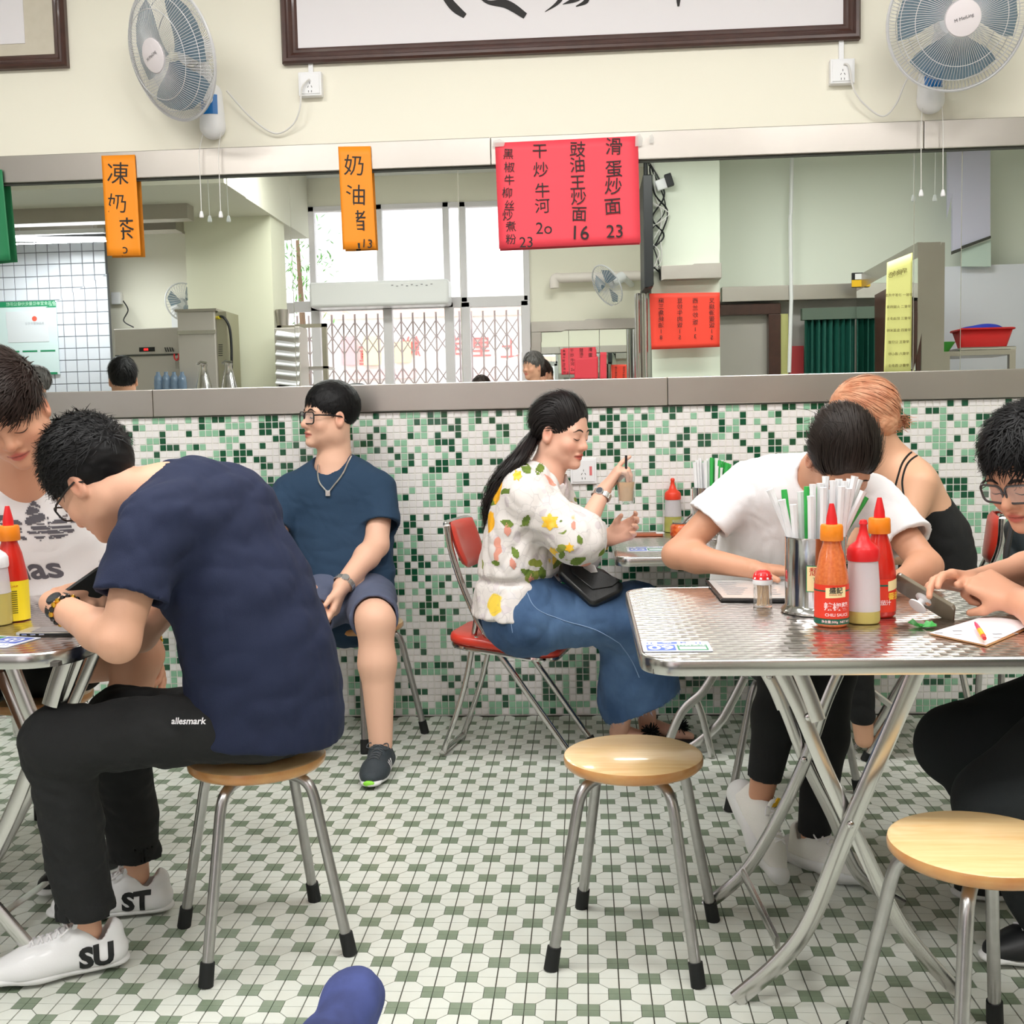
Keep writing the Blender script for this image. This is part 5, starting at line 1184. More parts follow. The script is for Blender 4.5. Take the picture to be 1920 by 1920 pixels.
MB().tube([cj+npv((.0, 0, .045)), cj+npv((.045, .01, .085))], .004, 8).build('spoon_handle', chrome, r, smooth=True)
c2 = onw(1330, 1008); c2[1] = max(-.72, min(c2[1], -.11)); R2 = .062
can2 = thing('straw_holder', 'steel canister of straws on the table by the wall', 'canister', tuple(c2))
MB().lathe([(0, 0), (R2*1.2, 0), (R2*1.22, .006), (R2, .018), (R2, .19), (R2*.95, .19), (R2*.94, .03), (0, .028)], tuple(c2), 36).build('can', chrome, can2, smooth=True, angle=40)
tips = [(1302+i*5.2, 868-(i % 3)*4-abs(i-5)*.3, 'w', .01*((i % 4)-1.5)) for i in range(11)]+[(1334+i*5, 858+i*1.7, 'g', .02*((i % 3)-1)) for i in range(8)]+[(1352, 877, 'w', -.02), (1362, 880, 'w', -.01), (1344, 874, 'w', -.03)]
straws(c2, R2, .19, tips, 5, ' standing in the canister by the wall', r0=.0068)
q = onw(1325, 985); mb = MB(); mb.prism([(-.05, -.02), (-.045, .03), (.0, .045), (.05, .035), (.06, -.04), (-.03, -.05)], frame(c2+npv((.01, -.052, .13)), (1, 0, 0), (0, 0.25, 1)), .003); tag(mb.build('paper_napkin', paper_w), 'white napkin propped against the canister by the wall', 'napkin')
# black plastic bag
pb = onw(1212, 992); s_ = SD()
for dx, dy, dz, rx_, ry_, rz_ in ((0, 0, .035, .055, .05, .036), (-.05, .01, .03, .04, .04, .03), (.03, -.01, .05, .035, .03, .026), (-.02, 0, .06, .03, .03, .02)): s_.ell(pb+npv((dx, dy, dz)), (rx_, ry_, rz_), None, .02)
s_.disp = lambda P: .006*np.abs(vnoise(P, (70, 70, 70), 3))+.003*vnoise(P, (160, 160, 160), 4)
V, Q = s_.mesh(.004); V[:, 2] = np.maximum(V[:, 2], T); tag(link('plastic_bag', np_mesh('plastic_bag', V, Q, mat('black_bag', (18, 18, 20), .22, coat=.6))), 'crumpled shiny black plastic bag on the table by the wall', 'bag')
p = onw(1215, 1003); ph = thing('smartphone', 'phone in a brown case with a pale end, lying in front of the black bag', 'phone', tuple(p)); MB().prism(rrect(.13, .065, .008, 3), Matrix.Translation(tuple(p+npv((-.01, -.02, 0)))), .009).build('case', mat('phone_case_brown', (170, 92, 60), .5), ph, bevel=.002); MB().prism(rrect(.03, .06, .006, 3), Matrix.Translation(tuple(p+npv((.045, -.02, .0092)))), .001).build('pale_end', paper_w, ph)
cp = onw(1362, 1003); r = thing('red_dish', 'orange-red plastic dish half hidden by the woman\'s white sleeve', 'dish', tuple(cp)); MB().lathe([(0, 0), (.05, 0), (.075, .02), (.072, .021), (.048, .004), (0, .004)], tuple(cp+npv((.03, 0, 0))), 28).build('dish', mat('dish_orange', (240, 80, 30), .35), r, smooth=True)
s_ = SD(); [s_.sph(cp+npv((.02+.012*i, .006*math.sin(i*3), .02+.004*(i % 2))), .013, .006) for i in range(4)]; V, Q = s_.mesh(.003); link('chopped_peppers', np_mesh('chopped_peppers', V, Q, sauce_r), r)
# ---- things on the left table
kb = on(26, 1162); sauce_bottle(kb, sauce_r, 'red ketchup bottle with a yellow label on the left table', 'ketchup', 1.02)
squeeze(on(-6, 1170), 'squeeze bottle of pale oil cut off by the left edge', .075, white_pl, 1.0)
pa, pb_ = on(24, 1192), on(160, 1188); ph = thing('smartphone', 'black and silver smartphone lying face up on the left table', 'phone', tuple((pa+pb_)/2))
c = (pa+pb_)/2+npv((.0, .02, 0)); MB().prism(rrect(.145, .07, .009, 3), Matrix.Translation(tuple(c)), .008).build('case', mat('phone_silver', (210, 206, 200), .3, .6), ph, bevel=.002); MB().prism(rrect(.10, .064, .003, 2), Matrix.Translation(tuple(c+npv((.012, 0, .0082)))), .0006).build('screen', mat('phone_screen', (18, 18, 20), .05, coat=1), ph)
MB().bb(c[0]-.06, c[0]+.06, c[1]-.0362, c[1]-.035, c[2]+.001, c[2]+.006).build('side_band', black_pl, ph)
mb = MB(); [mb.bb(c[0]-.055+.02*i, c[0]-.043+.02*i, c[1]-.0372, c[1]-.036, c[2]+.002, c[2]+.005) for i in range(3)]; mb.build('side_buttons', chrome, ph)
# small side table behind the left table with red trays
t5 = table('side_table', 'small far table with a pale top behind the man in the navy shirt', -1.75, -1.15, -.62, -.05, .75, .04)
for px, py in ((172, 1340),): leg(t5, -.4, [(300, 1255), (268, 1290), (225, 1320), (180, 1345)], .024)
leg(t5, -.3, [(10, 1262), (20, 1300), (30, 1340)], .024)
# ================================================================ PEOPLE
skin_m = mat('skin', (224, 170, 142), .5, attr=True, bump=.06, bscale=220)
def LM(*a):     # a 3-vector helper in local head space
    return npv(a)
class Head:
    def __init__(s, O, fwd, up, sc=1.0):
        s.O = npv(O); s.Y = nrm(fwd); z = npv(up); s.Z = nrm(z-s.Y*(z@s.Y)); s.X = np.cross(s.Y, s.Z); s.s = sc; s.A = np.stack([s.X, s.Y, s.Z], 1)   # X = the person's right
    def __call__(s, x, y, z): return s.O+s.s*(s.X*x+s.Y*y+s.Z*z)
    def loc(s, P): return ((P-s.O)@s.A)/s.s
    def build(s, sd, jaw=1.0, nose=1.0, ears=True, cheek=1.0, brow=1.0):
        e = lambda c, r, k=.02, sub=False: sd.ell(s(*c), [q*s.s for q in r], s.A, k, sub)
        e((0, -.014, .042), (.074, .094, .082), .02); e((0, .022, -.020), (.063*jaw, .066, .088), .035)
        e((0, .030, -.070), (.046*jaw, .046, .036), .03); e((0, .072, -.094), (.020*jaw, .018, .016), .022)
        for x in (-1, 1):
            e((x*.052*jaw, -.002, -.055), (.016, .030, .030), .03); e((x*.038, .056, -.030), (.024*cheek, .022, .022), .022)
            e((x*.031, .092, -.003), (.019, .014, .013), .014, True); e((x*.031, .071, -.003), (.0165, .0145, .0125), .006)
        sd.cone(s(-.040, .070, .019), s(.040, .070, .019), .0105*s.s*brow, None, .018)
        sd.cone(s(0, .078, .010), s(0, .098*nose, -.026), .008*s.s, .0105*s.s, .012); sd.sph(s(0, .099*nose, -.030), .0115*s.s, .006)
        for x in (-1, 1): sd.sph(s(x*.0125, .087*nose, -.034), .0085*s.s, .008)
        e((0, .084, -.058), (.022, .009, .0065), .006); e((0, .082, -.070), (.018, .010, .0075), .005)
        e((0, .094, -.0638), (.026, .006, .0016), .003, True)
        if ears:
            for x in (-1, 1):
                e((x*.077, -.008, -.008), (.010, .018, .031), .008); e((x*.086, -.004, -.004), (.007, .010, .018), .006, True)
    def color(s, P, base, lip=(196, 92, 84), stub=None, blush=0.35):
        q = s.loc(P); c = np.ones((len(P), 4), np.float32); c[:, :3] = s2l(base)
        near = (np.abs(q) < .2).all(1)
        def mix(m, col, a):
            m = np.clip(m, 0, 1)[:, None]*a; c[:, :3] = c[:, :3]*(1-m)+np.array(s2l(col))*m
        g = lambda cx, cy, cz, r: np.exp(-(((q[:, 0]-cx)/r[0])**2+((q[:, 1]-cy)/r[1])**2+((q[:, 2]-cz)/r[2])**2))
        bl = (min(255, base[0]+2), int(base[1]*.80), int(base[2]*.78))
        for x in (-1, 1): mix(g(x*.042, .06, -.034, (.022, .03, .018)), bl, blush); mix(g(x*.082, -.008, -.006, (.014, .02, .03)), bl, .5)
        mix(g(0, .10, -.032, (.014, .02, .012)), bl, .35)
        lw = np.where(q[:, 1] > .05, 1, 0)*np.clip(1.6-((q[:, 0]/.025)**2+((q[:, 2]+.0642)/(.0125-np.abs(q[:, 0])*.18))**2)*1.2, 0, 1); mix(lw, lip, .85)
        mix(np.where((q[:, 1] > .05) & (np.abs(q[:, 0]) < .025), np.exp(-((q[:, 2]+.0638)/.0018)**2), 0), (104, 40, 38), .7)
        if stub is not None: mix(stub(q)*near, (52, 44, 42), .75)
        c[~near, :3] = s2l(base); return c
def hand(sd, W_, d, n, side=1, s=1.0, curl=((20, 25, 15),)*4, thumb=(.5, .8, .25), thumb2=None, spread=.10):
    W_ = npv(W_); d = nrm(d); n = npv(n); n = nrm(n-d*(n@d)); t = np.cross(d, n)*side     # t points to the thumb side
    offs = (.030, .010, -.0105, -.029); Ls = (.070, .079, .073, .058); fl = (.090, .094, .089, .080); tips = []
    for i in range(4):
        K = W_+d*fl[i]*s+t*offs[i]*s; sd.cone(W_+t*offs[i]*.55*s+d*.004, K, .0165*s, .0120*s, .014 if i else .02)
    sd.ell(W_+d*.045*s+t*.018*s+n*.010*s, (.018*s, .028*s, .014*s), np.stack([t, d, n], 1), .012)
    for i in range(4):
        p = W_+d*fl[i]*s+t*offs[i]*s; fd = nrm(d+t*(1.2-i*.8)*spread); a = 0; c = curl[i if len(curl) > i else -1]; r = (.0094, .0086, .0078, .0066)
        for j, fr in enumerate((.44, .31, .25)):
            a += math.radians(c[j]); dd = fd*math.cos(a)+n*math.sin(a); q = p+dd*Ls[i]*fr*s; sd.cone(p, q, r[j]*s, r[j+1]*s, .0035 if j else .006); p = q
        tips.append(p)
    b = W_+d*.022*s+t*.020*s; t1 = nrm(d*thumb[0]+t*thumb[1]+n*thumb[2]); m = b+t1*.044*s; sd.cone(b, m, .0155*s, .0115*s, .012)
    t2 = nrm(npv(thumb2) @ np.stack([d, t, n])) if thumb2 is not None else nrm(t1+d*.5); e = m+t2*.032*s; sd.cone(m, e, .0108*s, .0085*s, .005); tips.append(e); return tips
def torso(sd, J, g=0.0, k=.05, hem=None, w=1.0, belly=0, chest=1.0, dep=1.0):
    lat = nrm(J['shR']-J['shL']); sp = nrm(J['neck']-J['pel']); fr = np.cross(sp, lat)
    if fr@J['front'] < 0: fr = -fr
    mid = J.get('mid', (J['neck']+J['pel'])/2); low = J.get('low', (mid+J['pel'])/2); up = J.get('up', (mid*.45+J['neck']*.55))
    end = hem; c = lambda a, b, ra, rb, f: sd.cone(a, b, ra*w+g, rb*w+g, k, (fr, f), end=end)
    c(J['pel'], low, .150, .140, .66*dep); c(low, mid, .140, .142, .70*dep); c(mid, up, .145*chest, .150*chest, .64*dep)
    sd.cone(J['shL']*.80+J['shR']*.20, J['shR']*.80+J['shL']*.20, .060+g, None, .06, end=end)
    sd.cone(up, J['neck']-sp*.03, .105*w+g, .062+g, .05, (fr, .75), end=end)
    if belly: sd.sph(low*.5+mid*.5+fr*.06, .10*belly+g, .06)
def skinparts(sd, J, H, arm=1.0, leg=1.0, neck_r=.056, torso_in=True):
    sd.cone(H(0, -.022, -.05), J['neck'], neck_r*.94, neck_r*1.08, .03); sd.cone(J['neck'], (J['shL']+J['shR'])/2*.6+J['neck']*.4, neck_r*1.1, .06, .04)
    if torso_in: torso(sd, J, J.get('slim', -.022))
    for s in 'LR':
        if 'el'+s in J:
            sh, el, wr = J['sh'+s], J['el'+s], J['wr'+s]
            sd.cone(sh, el, .047*arm, .037*arm, .03); m = el*.72+wr*.28; sd.cone(el, m, .0375*arm, .039*arm, .02); sd.cone(m, wr, .038*arm, .0255*arm, .02)
        if 'kn'+s in J:
            hp, kn, an = J['hp'+s], J['kn'+s], J['an'+s]
            sd.cone(hp, kn, .078*leg, .056*leg, .04); m = kn*.66+an*.34; bk = J.get('calf', np.zeros(3)); sd.cone(kn, m+bk*.012, .053*leg, .053*leg, .03); sd.cone(m+bk*.012, an, .052*leg, .034*leg, .03)
def sdobj(sd, name, res, m, parent, colfn=None, smooth_it=0):
    V, Q = sd.mesh(res); me = np_mesh(name, V, Q, m, colfn(V) if colfn else None); o = link(name, me, parent); return o, V, Q
def ribbons(P, Wd, nseg, width, taper=.25):
    "P (n, nseg+1, 3) centre lines, Wd side vectors -> verts, quads"
    n = len(P); t = np.linspace(0, 1, nseg+1); w = width*(1-(1-taper)*t**1.5)*np.minimum(1, .4+t*4); L = P-Wd*w[None, :, None]; R_ = P+Wd*w[None, :, None]
    V = np.stack([L, R_], 2).reshape(-1, 3); b = (np.arange(n)*(nseg+1)*2)[:, None]+(np.arange(nseg)*2)[None, :]; Q = np.stack([b, b+1, b+3, b+2], -1).reshape(-1, 4); return V, Q
def hair(H, parent, m, cap, mask, flow, n=2600, length=.07, width=.0022, lift=.12, grav=0.0, seed=1, jit=.25, nseg=6, r=(.078, .098, .086), c0=(0, -.014, .044), capres=.004, keep=None, sd_extra=None, name='hair'):
    g = np.random.default_rng(seed); sd = SD(); cap(sd, H); sd.disp = lambda P: .0022*vnoise(P, (160, 160, 160), seed)
    V, Q = sd.mesh(capres); q = H.loc(V); kk = np.linalg.norm((q-npv(c0))/npv(r), axis=1); ok = np.nonzero(mask(q) & (kk > .972))[0]; ids = g.choice(ok, n); p = q[ids].copy(); L = length*(0.55+.75*g.random(n)) if np.isscalar(length) else length(q[ids])*(0.7+.5*g.random(n))
    c0 = npv(c0); r = npv(r); pts = [p.copy()]; J_ = g.normal(size=(n, 3))*jit; W_ = []
    p = p-((p-c0)/np.linalg.norm(p-c0, axis=1)[:, None])*.003; pts = [p.copy()]; dd = None
    for i in range(nseg):
        nn = (p-c0)/(r*r); nn /= np.linalg.norm(nn, axis=1)[:, None]; f = flow(p)+J_; f = f-nn*(f*nn).sum(1)[:, None]; f /= np.linalg.norm(f, axis=1)[:, None]+1e-9
        f = f+nn*(lift(p)[:, None] if callable(lift) else lift); f[:, 2] -= grav*i/nseg
        if dd is not None: f = f*.55+dd*.45
        f /= np.linalg.norm(f, axis=1)[:, None]+1e-9; dd = f; p = p+f*(L/nseg)[:, None]; k = np.linalg.norm((p-c0)/r, axis=1); p = np.where((k < 1.02)[:, None], c0+(p-c0)/k[:, None]*1.03, p); pts.append(p.copy()); sdv = np.cross(f, nn); W_.append(sdv/(np.linalg.norm(sdv, axis=1)[:, None]+1e-9))
    W_.append(W_[-1]); P = np.stack(pts, 1); Wd = np.stack(W_, 1); RV, RQ = ribbons(P, Wd, nseg, width)
    RV = H.O+H.s*(RV@H.A.T); me = np_mesh(name, np.concatenate([V, RV]), np.concatenate([Q, RQ+len(V)]), m); return link(name, me, parent)
def capops(front=.055, back=-.055, side=-.02, fr=.075, infl=.006, top=.0):
    def f(sd, H):
        e = lambda c, r, k=.01, sub=False: sd.ell(H(*c), [q*H.s for q in r], H.A, k, sub)
        e((0, -.016, .044+top*.5), (.074+infl, .096+infl, .082+infl+top)); e((0, .115, front-.095), (.072, fr, .098), .012, True)
        for x in (-1, 1): e((x*.085, .040, side-.045), (.040, .050, .060), .01, True)
        sd.rbox(H(0, 0, back-.15), [.2*H.s, .2*H.s, .15*H.s], H.A, .01, .01, True)
    return f
hair_black = mat('hair_black', (15, 14, 16), .5, spec=.3); hair_brown = mat('hair_dark_brown', (44, 32, 28), .5, spec=.3); hair_or = mat('hair_orange', (204, 134, 98), .5, var=.9, vscale=26, vcol=(230, 176, 140)); hair_db = mat('hair_soft_black', (30, 25, 25), .46, spec=.35)
brow_m = mat('brow_hair', (46, 36, 32), .7); lash_m = mat('lash_dark', (30, 24, 24), .6)
def strip_on(mb, bvh, H, pts, ws, off=.0008):
    "thin strip laid on the face along local (x, z) points"
    out = []; P = smooth_path([(a, b, w) for (a, b), w in zip(pts, ws)], 5); d = -H.Y
    for x, z, w in P:
        for sgn in (1, -1):
            o = H(x, .18, z+sgn*w); h = bvh.ray_cast(Vector(o), Vector(d), .25); out.append(npv(h[0])-d*off*1.0 if h[0] is not None else None)
    vs = []; ok = []
    for q in out: ok.append(q is not None); vs.append(q if q is not None else H.O)
    mb.add(vs, [(2*i, 2*i+1, 2*i+3, 2*i+2) for i in range(len(P)-1) if all(ok[2*i:2*i+4])])
def face_marks(body, H, bvh, brow=1.0, open_eye=0, thick=.0026):
    for x in (-1, 1):
        mb = MB(); strip_on(mb, bvh, H, [(x*.012, .020), (x*.024, .0255), (x*.038, .025), (x*.052, .017)], [thick*.8*brow, thick*1.2*brow, thick*brow, .0008])
        mb.build('eyebrow', brow_m, body)
        mb = MB(); strip_on(mb, bvh, H, [(x*.0165, -.0055), (x*.024, -.0075+open_eye*.006), (x*.036, -.0085+open_eye*.007), (x*.047, -.004)], [.0007, .0013, .0016, .0009])
        mb.build('eyelash_line', lash_m, body)
    if open_eye:
        mb = MB(); mw = MB()
        for x in (-1, 1):
            strip_on(mw, bvh, H, [(x*.019, -.0045), (x*.026, -.004), (x*.037, -.0035), (x*.045, -.0035)], [.0006, .0030, .0030, .0005], .0004); strip_on(mb, bvh, H, [(x*.028, -.0035), (x*.0315, -.0032), (x*.035, -.0030)], [.0022, .0034, .0022], .0009)
        mw.build('eye_whites', mat('eye_white', (226, 216, 210), .3), body); mb.build('irises', mat('iris_dark', (34, 24, 20), .2), body)
def glasses(H, parent, m, w=.029, h=.020, drop=-.004, fwd=.097, tem=True, r=.0021):
    t = tag(bpy.data.objects.new('glasses', None), None); COL.objects.link(t); t.parent = parent; t.matrix_basis = Matrix.Identity(4)
    for x in (-1, 1):
        pts = [H(x*.033+a, fwd-abs(x*.033+a)*.16, drop+b) for a, b in rrect(2*w, 2*h, .012, 4)]; MB().tube(pts, r, 8, closed=True).build('lens_rim', m, t, smooth=True)
        MB().add([p for p in pts], [tuple(range(len(pts)))]).build('lens', mat('lens_glass', (250, 250, 255), 0.02, alpha=.16), t)
        if tem: MB().tube([H(x*.062, fwd-.012, drop+.010), H(x*.073, fwd-.03, drop+.011), H(x*.079, .02, drop+.010), H(x*.082, -.012, drop+.006), H(x*.080, -.03, drop-.010)], r*1.15, 8).build('temple', m, t, smooth=True)
    MB().tube([H(-.006, fwd, drop+.004), H(0, fwd+.002, drop+.007), H(.006, fwd, drop+.004)], r, 8).build('bridge', m, t, smooth=True); return t
def bead_band(parent, c, ax, R_, n, r, mats_, name='bracelet', flat=.8):
    ax = nrm(ax); u = nrm(np.cross(ax, (0.1, 0.2, 1))); v = np.cross(ax, u); b = link(name, None, parent)
    for k in range(n):
        a = 2*math.pi*k/n; p = npv(c)+(u*math.cos(a)+v*math.sin(a)*flat)*R_; MB().lathe([(0, -r), (r*.7, -r*.7), (r, 0), (r*.7, r*.7), (0, r)], tuple(p), 8).build('bead', mats_[k % len(mats_)], b, smooth=True)
    return b
def watch(parent, c, ax, out, R_, strap, face, w=.010, fr=.016, flat=.8, name='watch'):
    ax = nrm(ax); out = npv(out); u = nrm(out-ax*(out@ax)); v = np.cross(ax, u); b = link(name, None, parent)
    for k in range(16):
        a = 2*math.pi*(k+.5)/16; p = npv(c)+(u*math.cos(a)*flat+v*math.sin(a))*R_; t = -u*math.sin(a)*flat+v*math.cos(a); nn = nrm(np.cross(t, ax)); MB().box(p, (w*2, R_*.34, .0035), Matrix((tuple(ax), tuple(nrm(t)), tuple(nn))).transposed()).build('strap_link', strap, b, bevel=.001)
    p = npv(c)+u*R_*flat; M3 = Matrix((tuple(ax), tuple(v), tuple(np.cross(ax, v)))).transposed()
    if np.cross(ax, v)@u < 0: M3 = Matrix((tuple(v), tuple(ax), tuple(np.cross(v, ax)))).transposed()
    MB().lathe([(0, -.003), (fr, -.003), (fr, .004), (fr*.86, .006), (0, .006)], tuple(p), 24, M3).build('case', strap, b, smooth=True, angle=30); MB().lathe([(0, .0062), (fr*.8, .0062), (0, .0064)], tuple(p), 24, M3).build('dial', face, b); return b
navy = mat('navy_cotton', (28, 37, 66), .85, var=.3, vscale=6, vcol=(22, 30, 55), bump=.25, bscale=500); black_c = mat('black_cotton', (30, 31, 32), .9, bump=.25, bscale=400); white_c = mat('white_cotton', (240, 238, 240), .85, bump=.15, bscale=400)
def bend_pts(a, b, amt, n=4):
    a, b = npv(a), npv(b); return [a*(1-t)+b*t+npv(amt)*math.sin(math.pi*t) for t in np.linspace(0, 1, n)]
def shoe(parent, A, fwd, up=(0, 0, 1), sc=1.0, m_up=None, m_sole=None, m_lace=None, name='shoe', chunky=1.0, res=.0035, high=0.0, collar=None):
    A = npv(A); Y = nrm(fwd); Z = npv(up); Z = nrm(Z-Y*(Z@Y)); X = np.cross(Y, Z); F3 = np.stack([X, Y, Z], 1); P = lambda x, y, z: A+sc*(X*x+Y*y+Z*z)
    r = bpy.data.objects.new(name, None); COL.objects.link(r); r.parent = parent
    sd = SD(); h = .013*chunky; c = lambda a, b, ra, rb, k=.02, fl=None: sd.cone(P(*a), P(*b), ra*sc, rb*sc, k, fl)
    c((0, -.045, h), (.004, .10, h), .036*(.9+.1*chunky), .046*(.9+.1*chunky), .01, (Z, h/.040)); c((.004, .10, h), (-.002, .172, h+.004), .046, .036, .02, (Z, h/.040))
    sdobj(sd, 'sole', res*sc, m_sole, r)
    sd = SD(); c((0, -.042, .045), (0, -.042, .075+high), .030, .028); c((0, -.02, .045), (0, .02, .066+high*.4), .034, .036, .02); c((0, .02, .060), (0, .10, .042), .037, .036, .03, (X, .9)); c((0, .10, .038), (0, .165, .028), .040, .032, .03, (Z, .80)); c((0, -.035, .03), (0, .12, .028), .036, .042, .03, (Z, .7))
    sd.cone(P(0, -.020, .066+high), P(0, -.012, .16+high), .026*sc, .036*sc, .006, None, True); sd.plane(P(0, 0, h*1.3), -Z, .002)
    o, V, Q = sdobj(sd, 'upper', res*sc, m_up, r); bv = bvh_of(V, Q)
    MB().tube(smooth_path([P(-.016, .028, .098+high*.3), P(-.018, .022, .112+high*.6), P(0, .020, .118+high*.6), P(.018, .022, .112+high*.6), P(.016, .028, .098+high*.3)], 4), .006*sc, 8).build('tongue', m_up, r, smooth=True)
    mb = MB()
    for i in range(5):
        y0 = .038+i*.017
        for s in (-1, 1):
            pts = []
            for t in np.linspace(0, 1, 5):
                x = s*(-.018+.036*t); y = y0+.010*t; hh = bv.ray_cast(Vector(P(x, y, .2)), Vector(-Z), .3*sc)
                if hh[0] is not None: pts.append(npv(hh[0])+Z*.002*sc)
            if len(pts) > 2: mb.tube(pts, .0026*sc, 6)
    mb.tube(smooth_path([P(0, .036, .097+high*.2), P(.03, .03, .108), P(.038, .05, .098), P(.012, .045, .092)], 5), .0022*sc, 6).tube(smooth_path([P(0, .036, .097+high*.2), P(-.03, .035, .108), P(-.036, .055, .094), P(-.01, .045, .092)], 5), .0022*sc, 6)
    mb.build('laces', m_lace or m_up, r, smooth=True)
    return r, P, F3, bv
white_l = mat('white_leather', (238, 238, 240), .38, coat=.15, bump=.05, bscale=300); white_s = mat('white_sole', (226, 226, 226), .5); white_k = mat('white_knit', (232, 230, 224), .7, bump=.4, bscale=260)
# ---------------------------------------------------------------- man in the navy shirt, left foreground
root = thing('person', 'person in a navy T-shirt and black trousers, hunched over the left table on a stool', 'person', (-.77, -2.0, 0))
S_ = (224, 172, 144)
shL = at(282, 985, -2.24); lat = npv((.12, .30, .01)); shR = shL+lat
J = dict(slim=-.055, pel=at(502, 1345, -2.03), low=at(490, 1240, -2.03), mid=at(458, 1122, -2.03), up=at(388, 1005, -2.04), neck=at(318, 925, -2.07), shL=shL, shR=shR, front=npv((-.8, .4, -.3)),
    elL=at(222, 1203, -2.33), wrL=at(100, 1130, -2.16), elR=at(262, 1190, -1.86), wrR=at(185, 1108, -2.02),
    hpL=at(500, 1352, -2.12), knL=at(108, 1390, -2.19), anL=at(166, 1745, -2.15), hpR=at(505, 1345, -1.92), knR=at(222, 1350, -1.90), anR=at(258, 1640, -1.86))
H = Head(at(183, 905, -2.10), (-.66, .22, -.66), (-.50, .10, .80), 1.0)
sd = SD(); H.build(sd); skinparts(sd, J, H, 1.08, .84)
hand(sd, J['wrL'], at(140, 1112, -2.10)-J['wrL'], (.3, .2, -.9), 1, 1.0, ((35, 45, 30),)*4, (.6, .6, .5)); hand(sd, J['wrR'], at(140, 1125, -2.12)-J['wrR'], (-.4, -.6, -.6), -1, 1.0, ((45, 50, 30), (40, 50, 30), (45, 50, 30), (50, 50, 30)), (.7, .5, .2))
body, V, Q = sdobj(sd, 'body', .0036, skin_m, root, lambda P: H.color(P, S_, stub=lambda q: np.clip((q[:, 2]-.0)*40, 0, 1)*(q[:, 1] < .05)))
face_marks(body, H, bvh_of(V, Q)); glasses(H, root, mat('frame_black', (30, 28, 30), .3))
sd = SD(); torso(sd, J, .022, .06, w=1.06, dep=1.12); sd.cone(J['low'], J['pel']+npv((.0, 0, -.01)), .168, .182, .05, (npv((-.8, .5, 0)), .88))
a = J['shL']; b = J['elL']; d = nrm(b-a); he = a+d*.155
sd.cone(a, he+d*.05, .064, .084, .05, end=((he, d),)); sd.cone(he-d*.012, he+d*.1, .060, .062, .004, None, True)
a = J['shR']; b = J['elR']; d2 = nrm(b-a); sd.cone(a, a+d2*.22, .062, .070, .05, end=((a+d2*.17, d2),))
sd.cone(J['neck']+nrm(H.O-J['neck'])*.02, H.O, .060, .062, .01, None, True); sd.plane(J['pel']+npv((0, 0, -.035)), (-.18, 0, -1), .01)
f1 = folds(.005, (20, 16, 18), 3); f2 = folds(.003, (50, 40, 22), 5); sd.disp = lambda P: f1(P)+f2(P)
sdobj(sd, 'tshirt', .006, navy, root)
sd = SD(); pl = .5*(J['hpL']+J['hpR']); sd.ell(pl+npv((.01, 0, .0)), (.128, .150, .088), None, .05)
for s in 'LR':
    h_, k_, n_ = J['hp'+s], J['kn'+s], J['an'+s]; dn = nrm(n_-k_); he = n_-dn*(.045 if s == 'L' else .05)
    sd.cone(h_+(k_-h_)*.06, k_, .082, .074, .05); sd.cone(k_, he+dn*.02, .072, .060, .04, end=((he, dn),)); sd.cone(he-dn*.03, he-dn*.005, .064, .065, .004, end=((he, dn), (he-dn*.035, -dn))); sd.cone(he-dn*.025, he+dn*.05, .052, .054, .003, None, True)
f3 = folds(.006, (18, 22, 30), 8); f4 = folds(.003, (50, 50, 50), 9); sd.disp = lambda P: f3(P)+f4(P)
o, V, Q = sdobj(sd, 'trousers', .006, black_c, root); bv = bvh_of(V, Q)
mb = MB(); v_, f_ = textmesh('allesmark', size=.019, offset=.0004); c = at(322, 1358, -2.3); drape(mb, v_, f_, frame(c, (1, -.05, 0), (0, .2, 1)), bv, .0012); mb.build('pocket_lettering', white_c, root)
hair(H, root, hair_black, capops(.050, -.040, -.0, .085, .012, .016), lambda q: (q[:, 2] > .02), lambda p: np.stack([-.1+p[:, 0]*2, .9-p[:, 2]*3, .15+0*p[:, 0]], 1), 3600, .034, .0014, .32, 0, 2, .4)
watch(root, J['wrL']*.88+J['elL']*.12, nrm(J['wrL']-J['elL']), (-.5, -.3, .8), .031, black_pl, mat('watch_face', (60, 62, 66), .2, coat=.5), fr=.017)
goldm = mat('gold_bead', (222, 170, 60), .25, .9); beadk = mat('black_bead', (22, 20, 20), .25, coat=.6)
bead_band(root, J['wrL']*.78+J['elL']*.22, nrm(J['wrL']-J['elL']), .034, 18, .0068, [beadk, beadk, goldm, beadk, goldm, goldm], flat=.9)
pc = (J['wrL']+J['wrR'])/2+npv((.03, .04, .01)); MB().prism(rrect(.14, .07, .008, 3), frame(at(152, 1118, -2.12), (.6, .35, .45), (0.3, .7, -.5)), .008).build('held_phone', black_pl, root)
for s, nm in (('L', 'SUPER'), ('R', 'STAR')):
    n_ = J['an'+s]; A = npv((n_[0]-.0, n_[1], .004)); fw = (-.90, -.42, 0) if s == 'L' else (-.93, -.22, .02)
    r, P_, F3, bv = shoe(root, A, fw, (0, 0, 1), 1.06, white_l, white_s, white_c, name='sneaker')
    v_, f_ = textmesh('SU' if s == 'L' else 'ST', size=.062, offset=.0032); v_, f_ = subdiv(v_, f_, 4); mb = MB(); X = F3[:, 0]; side = X if (X@npv((0, -1, 0))) > 0 else -X
    drape(mb, [(p[0], p[1]) for p in v_], f_, frame(P_(0, -.014 if s == 'L' else .0, .040)+side*.10, -F3[:, 1] if np.cross(-F3[:, 1], F3[:, 2])@side > 0 else F3[:, 1], F3[:, 2]), bv, .0012); mb.build('black_lettering', black_pl, r)
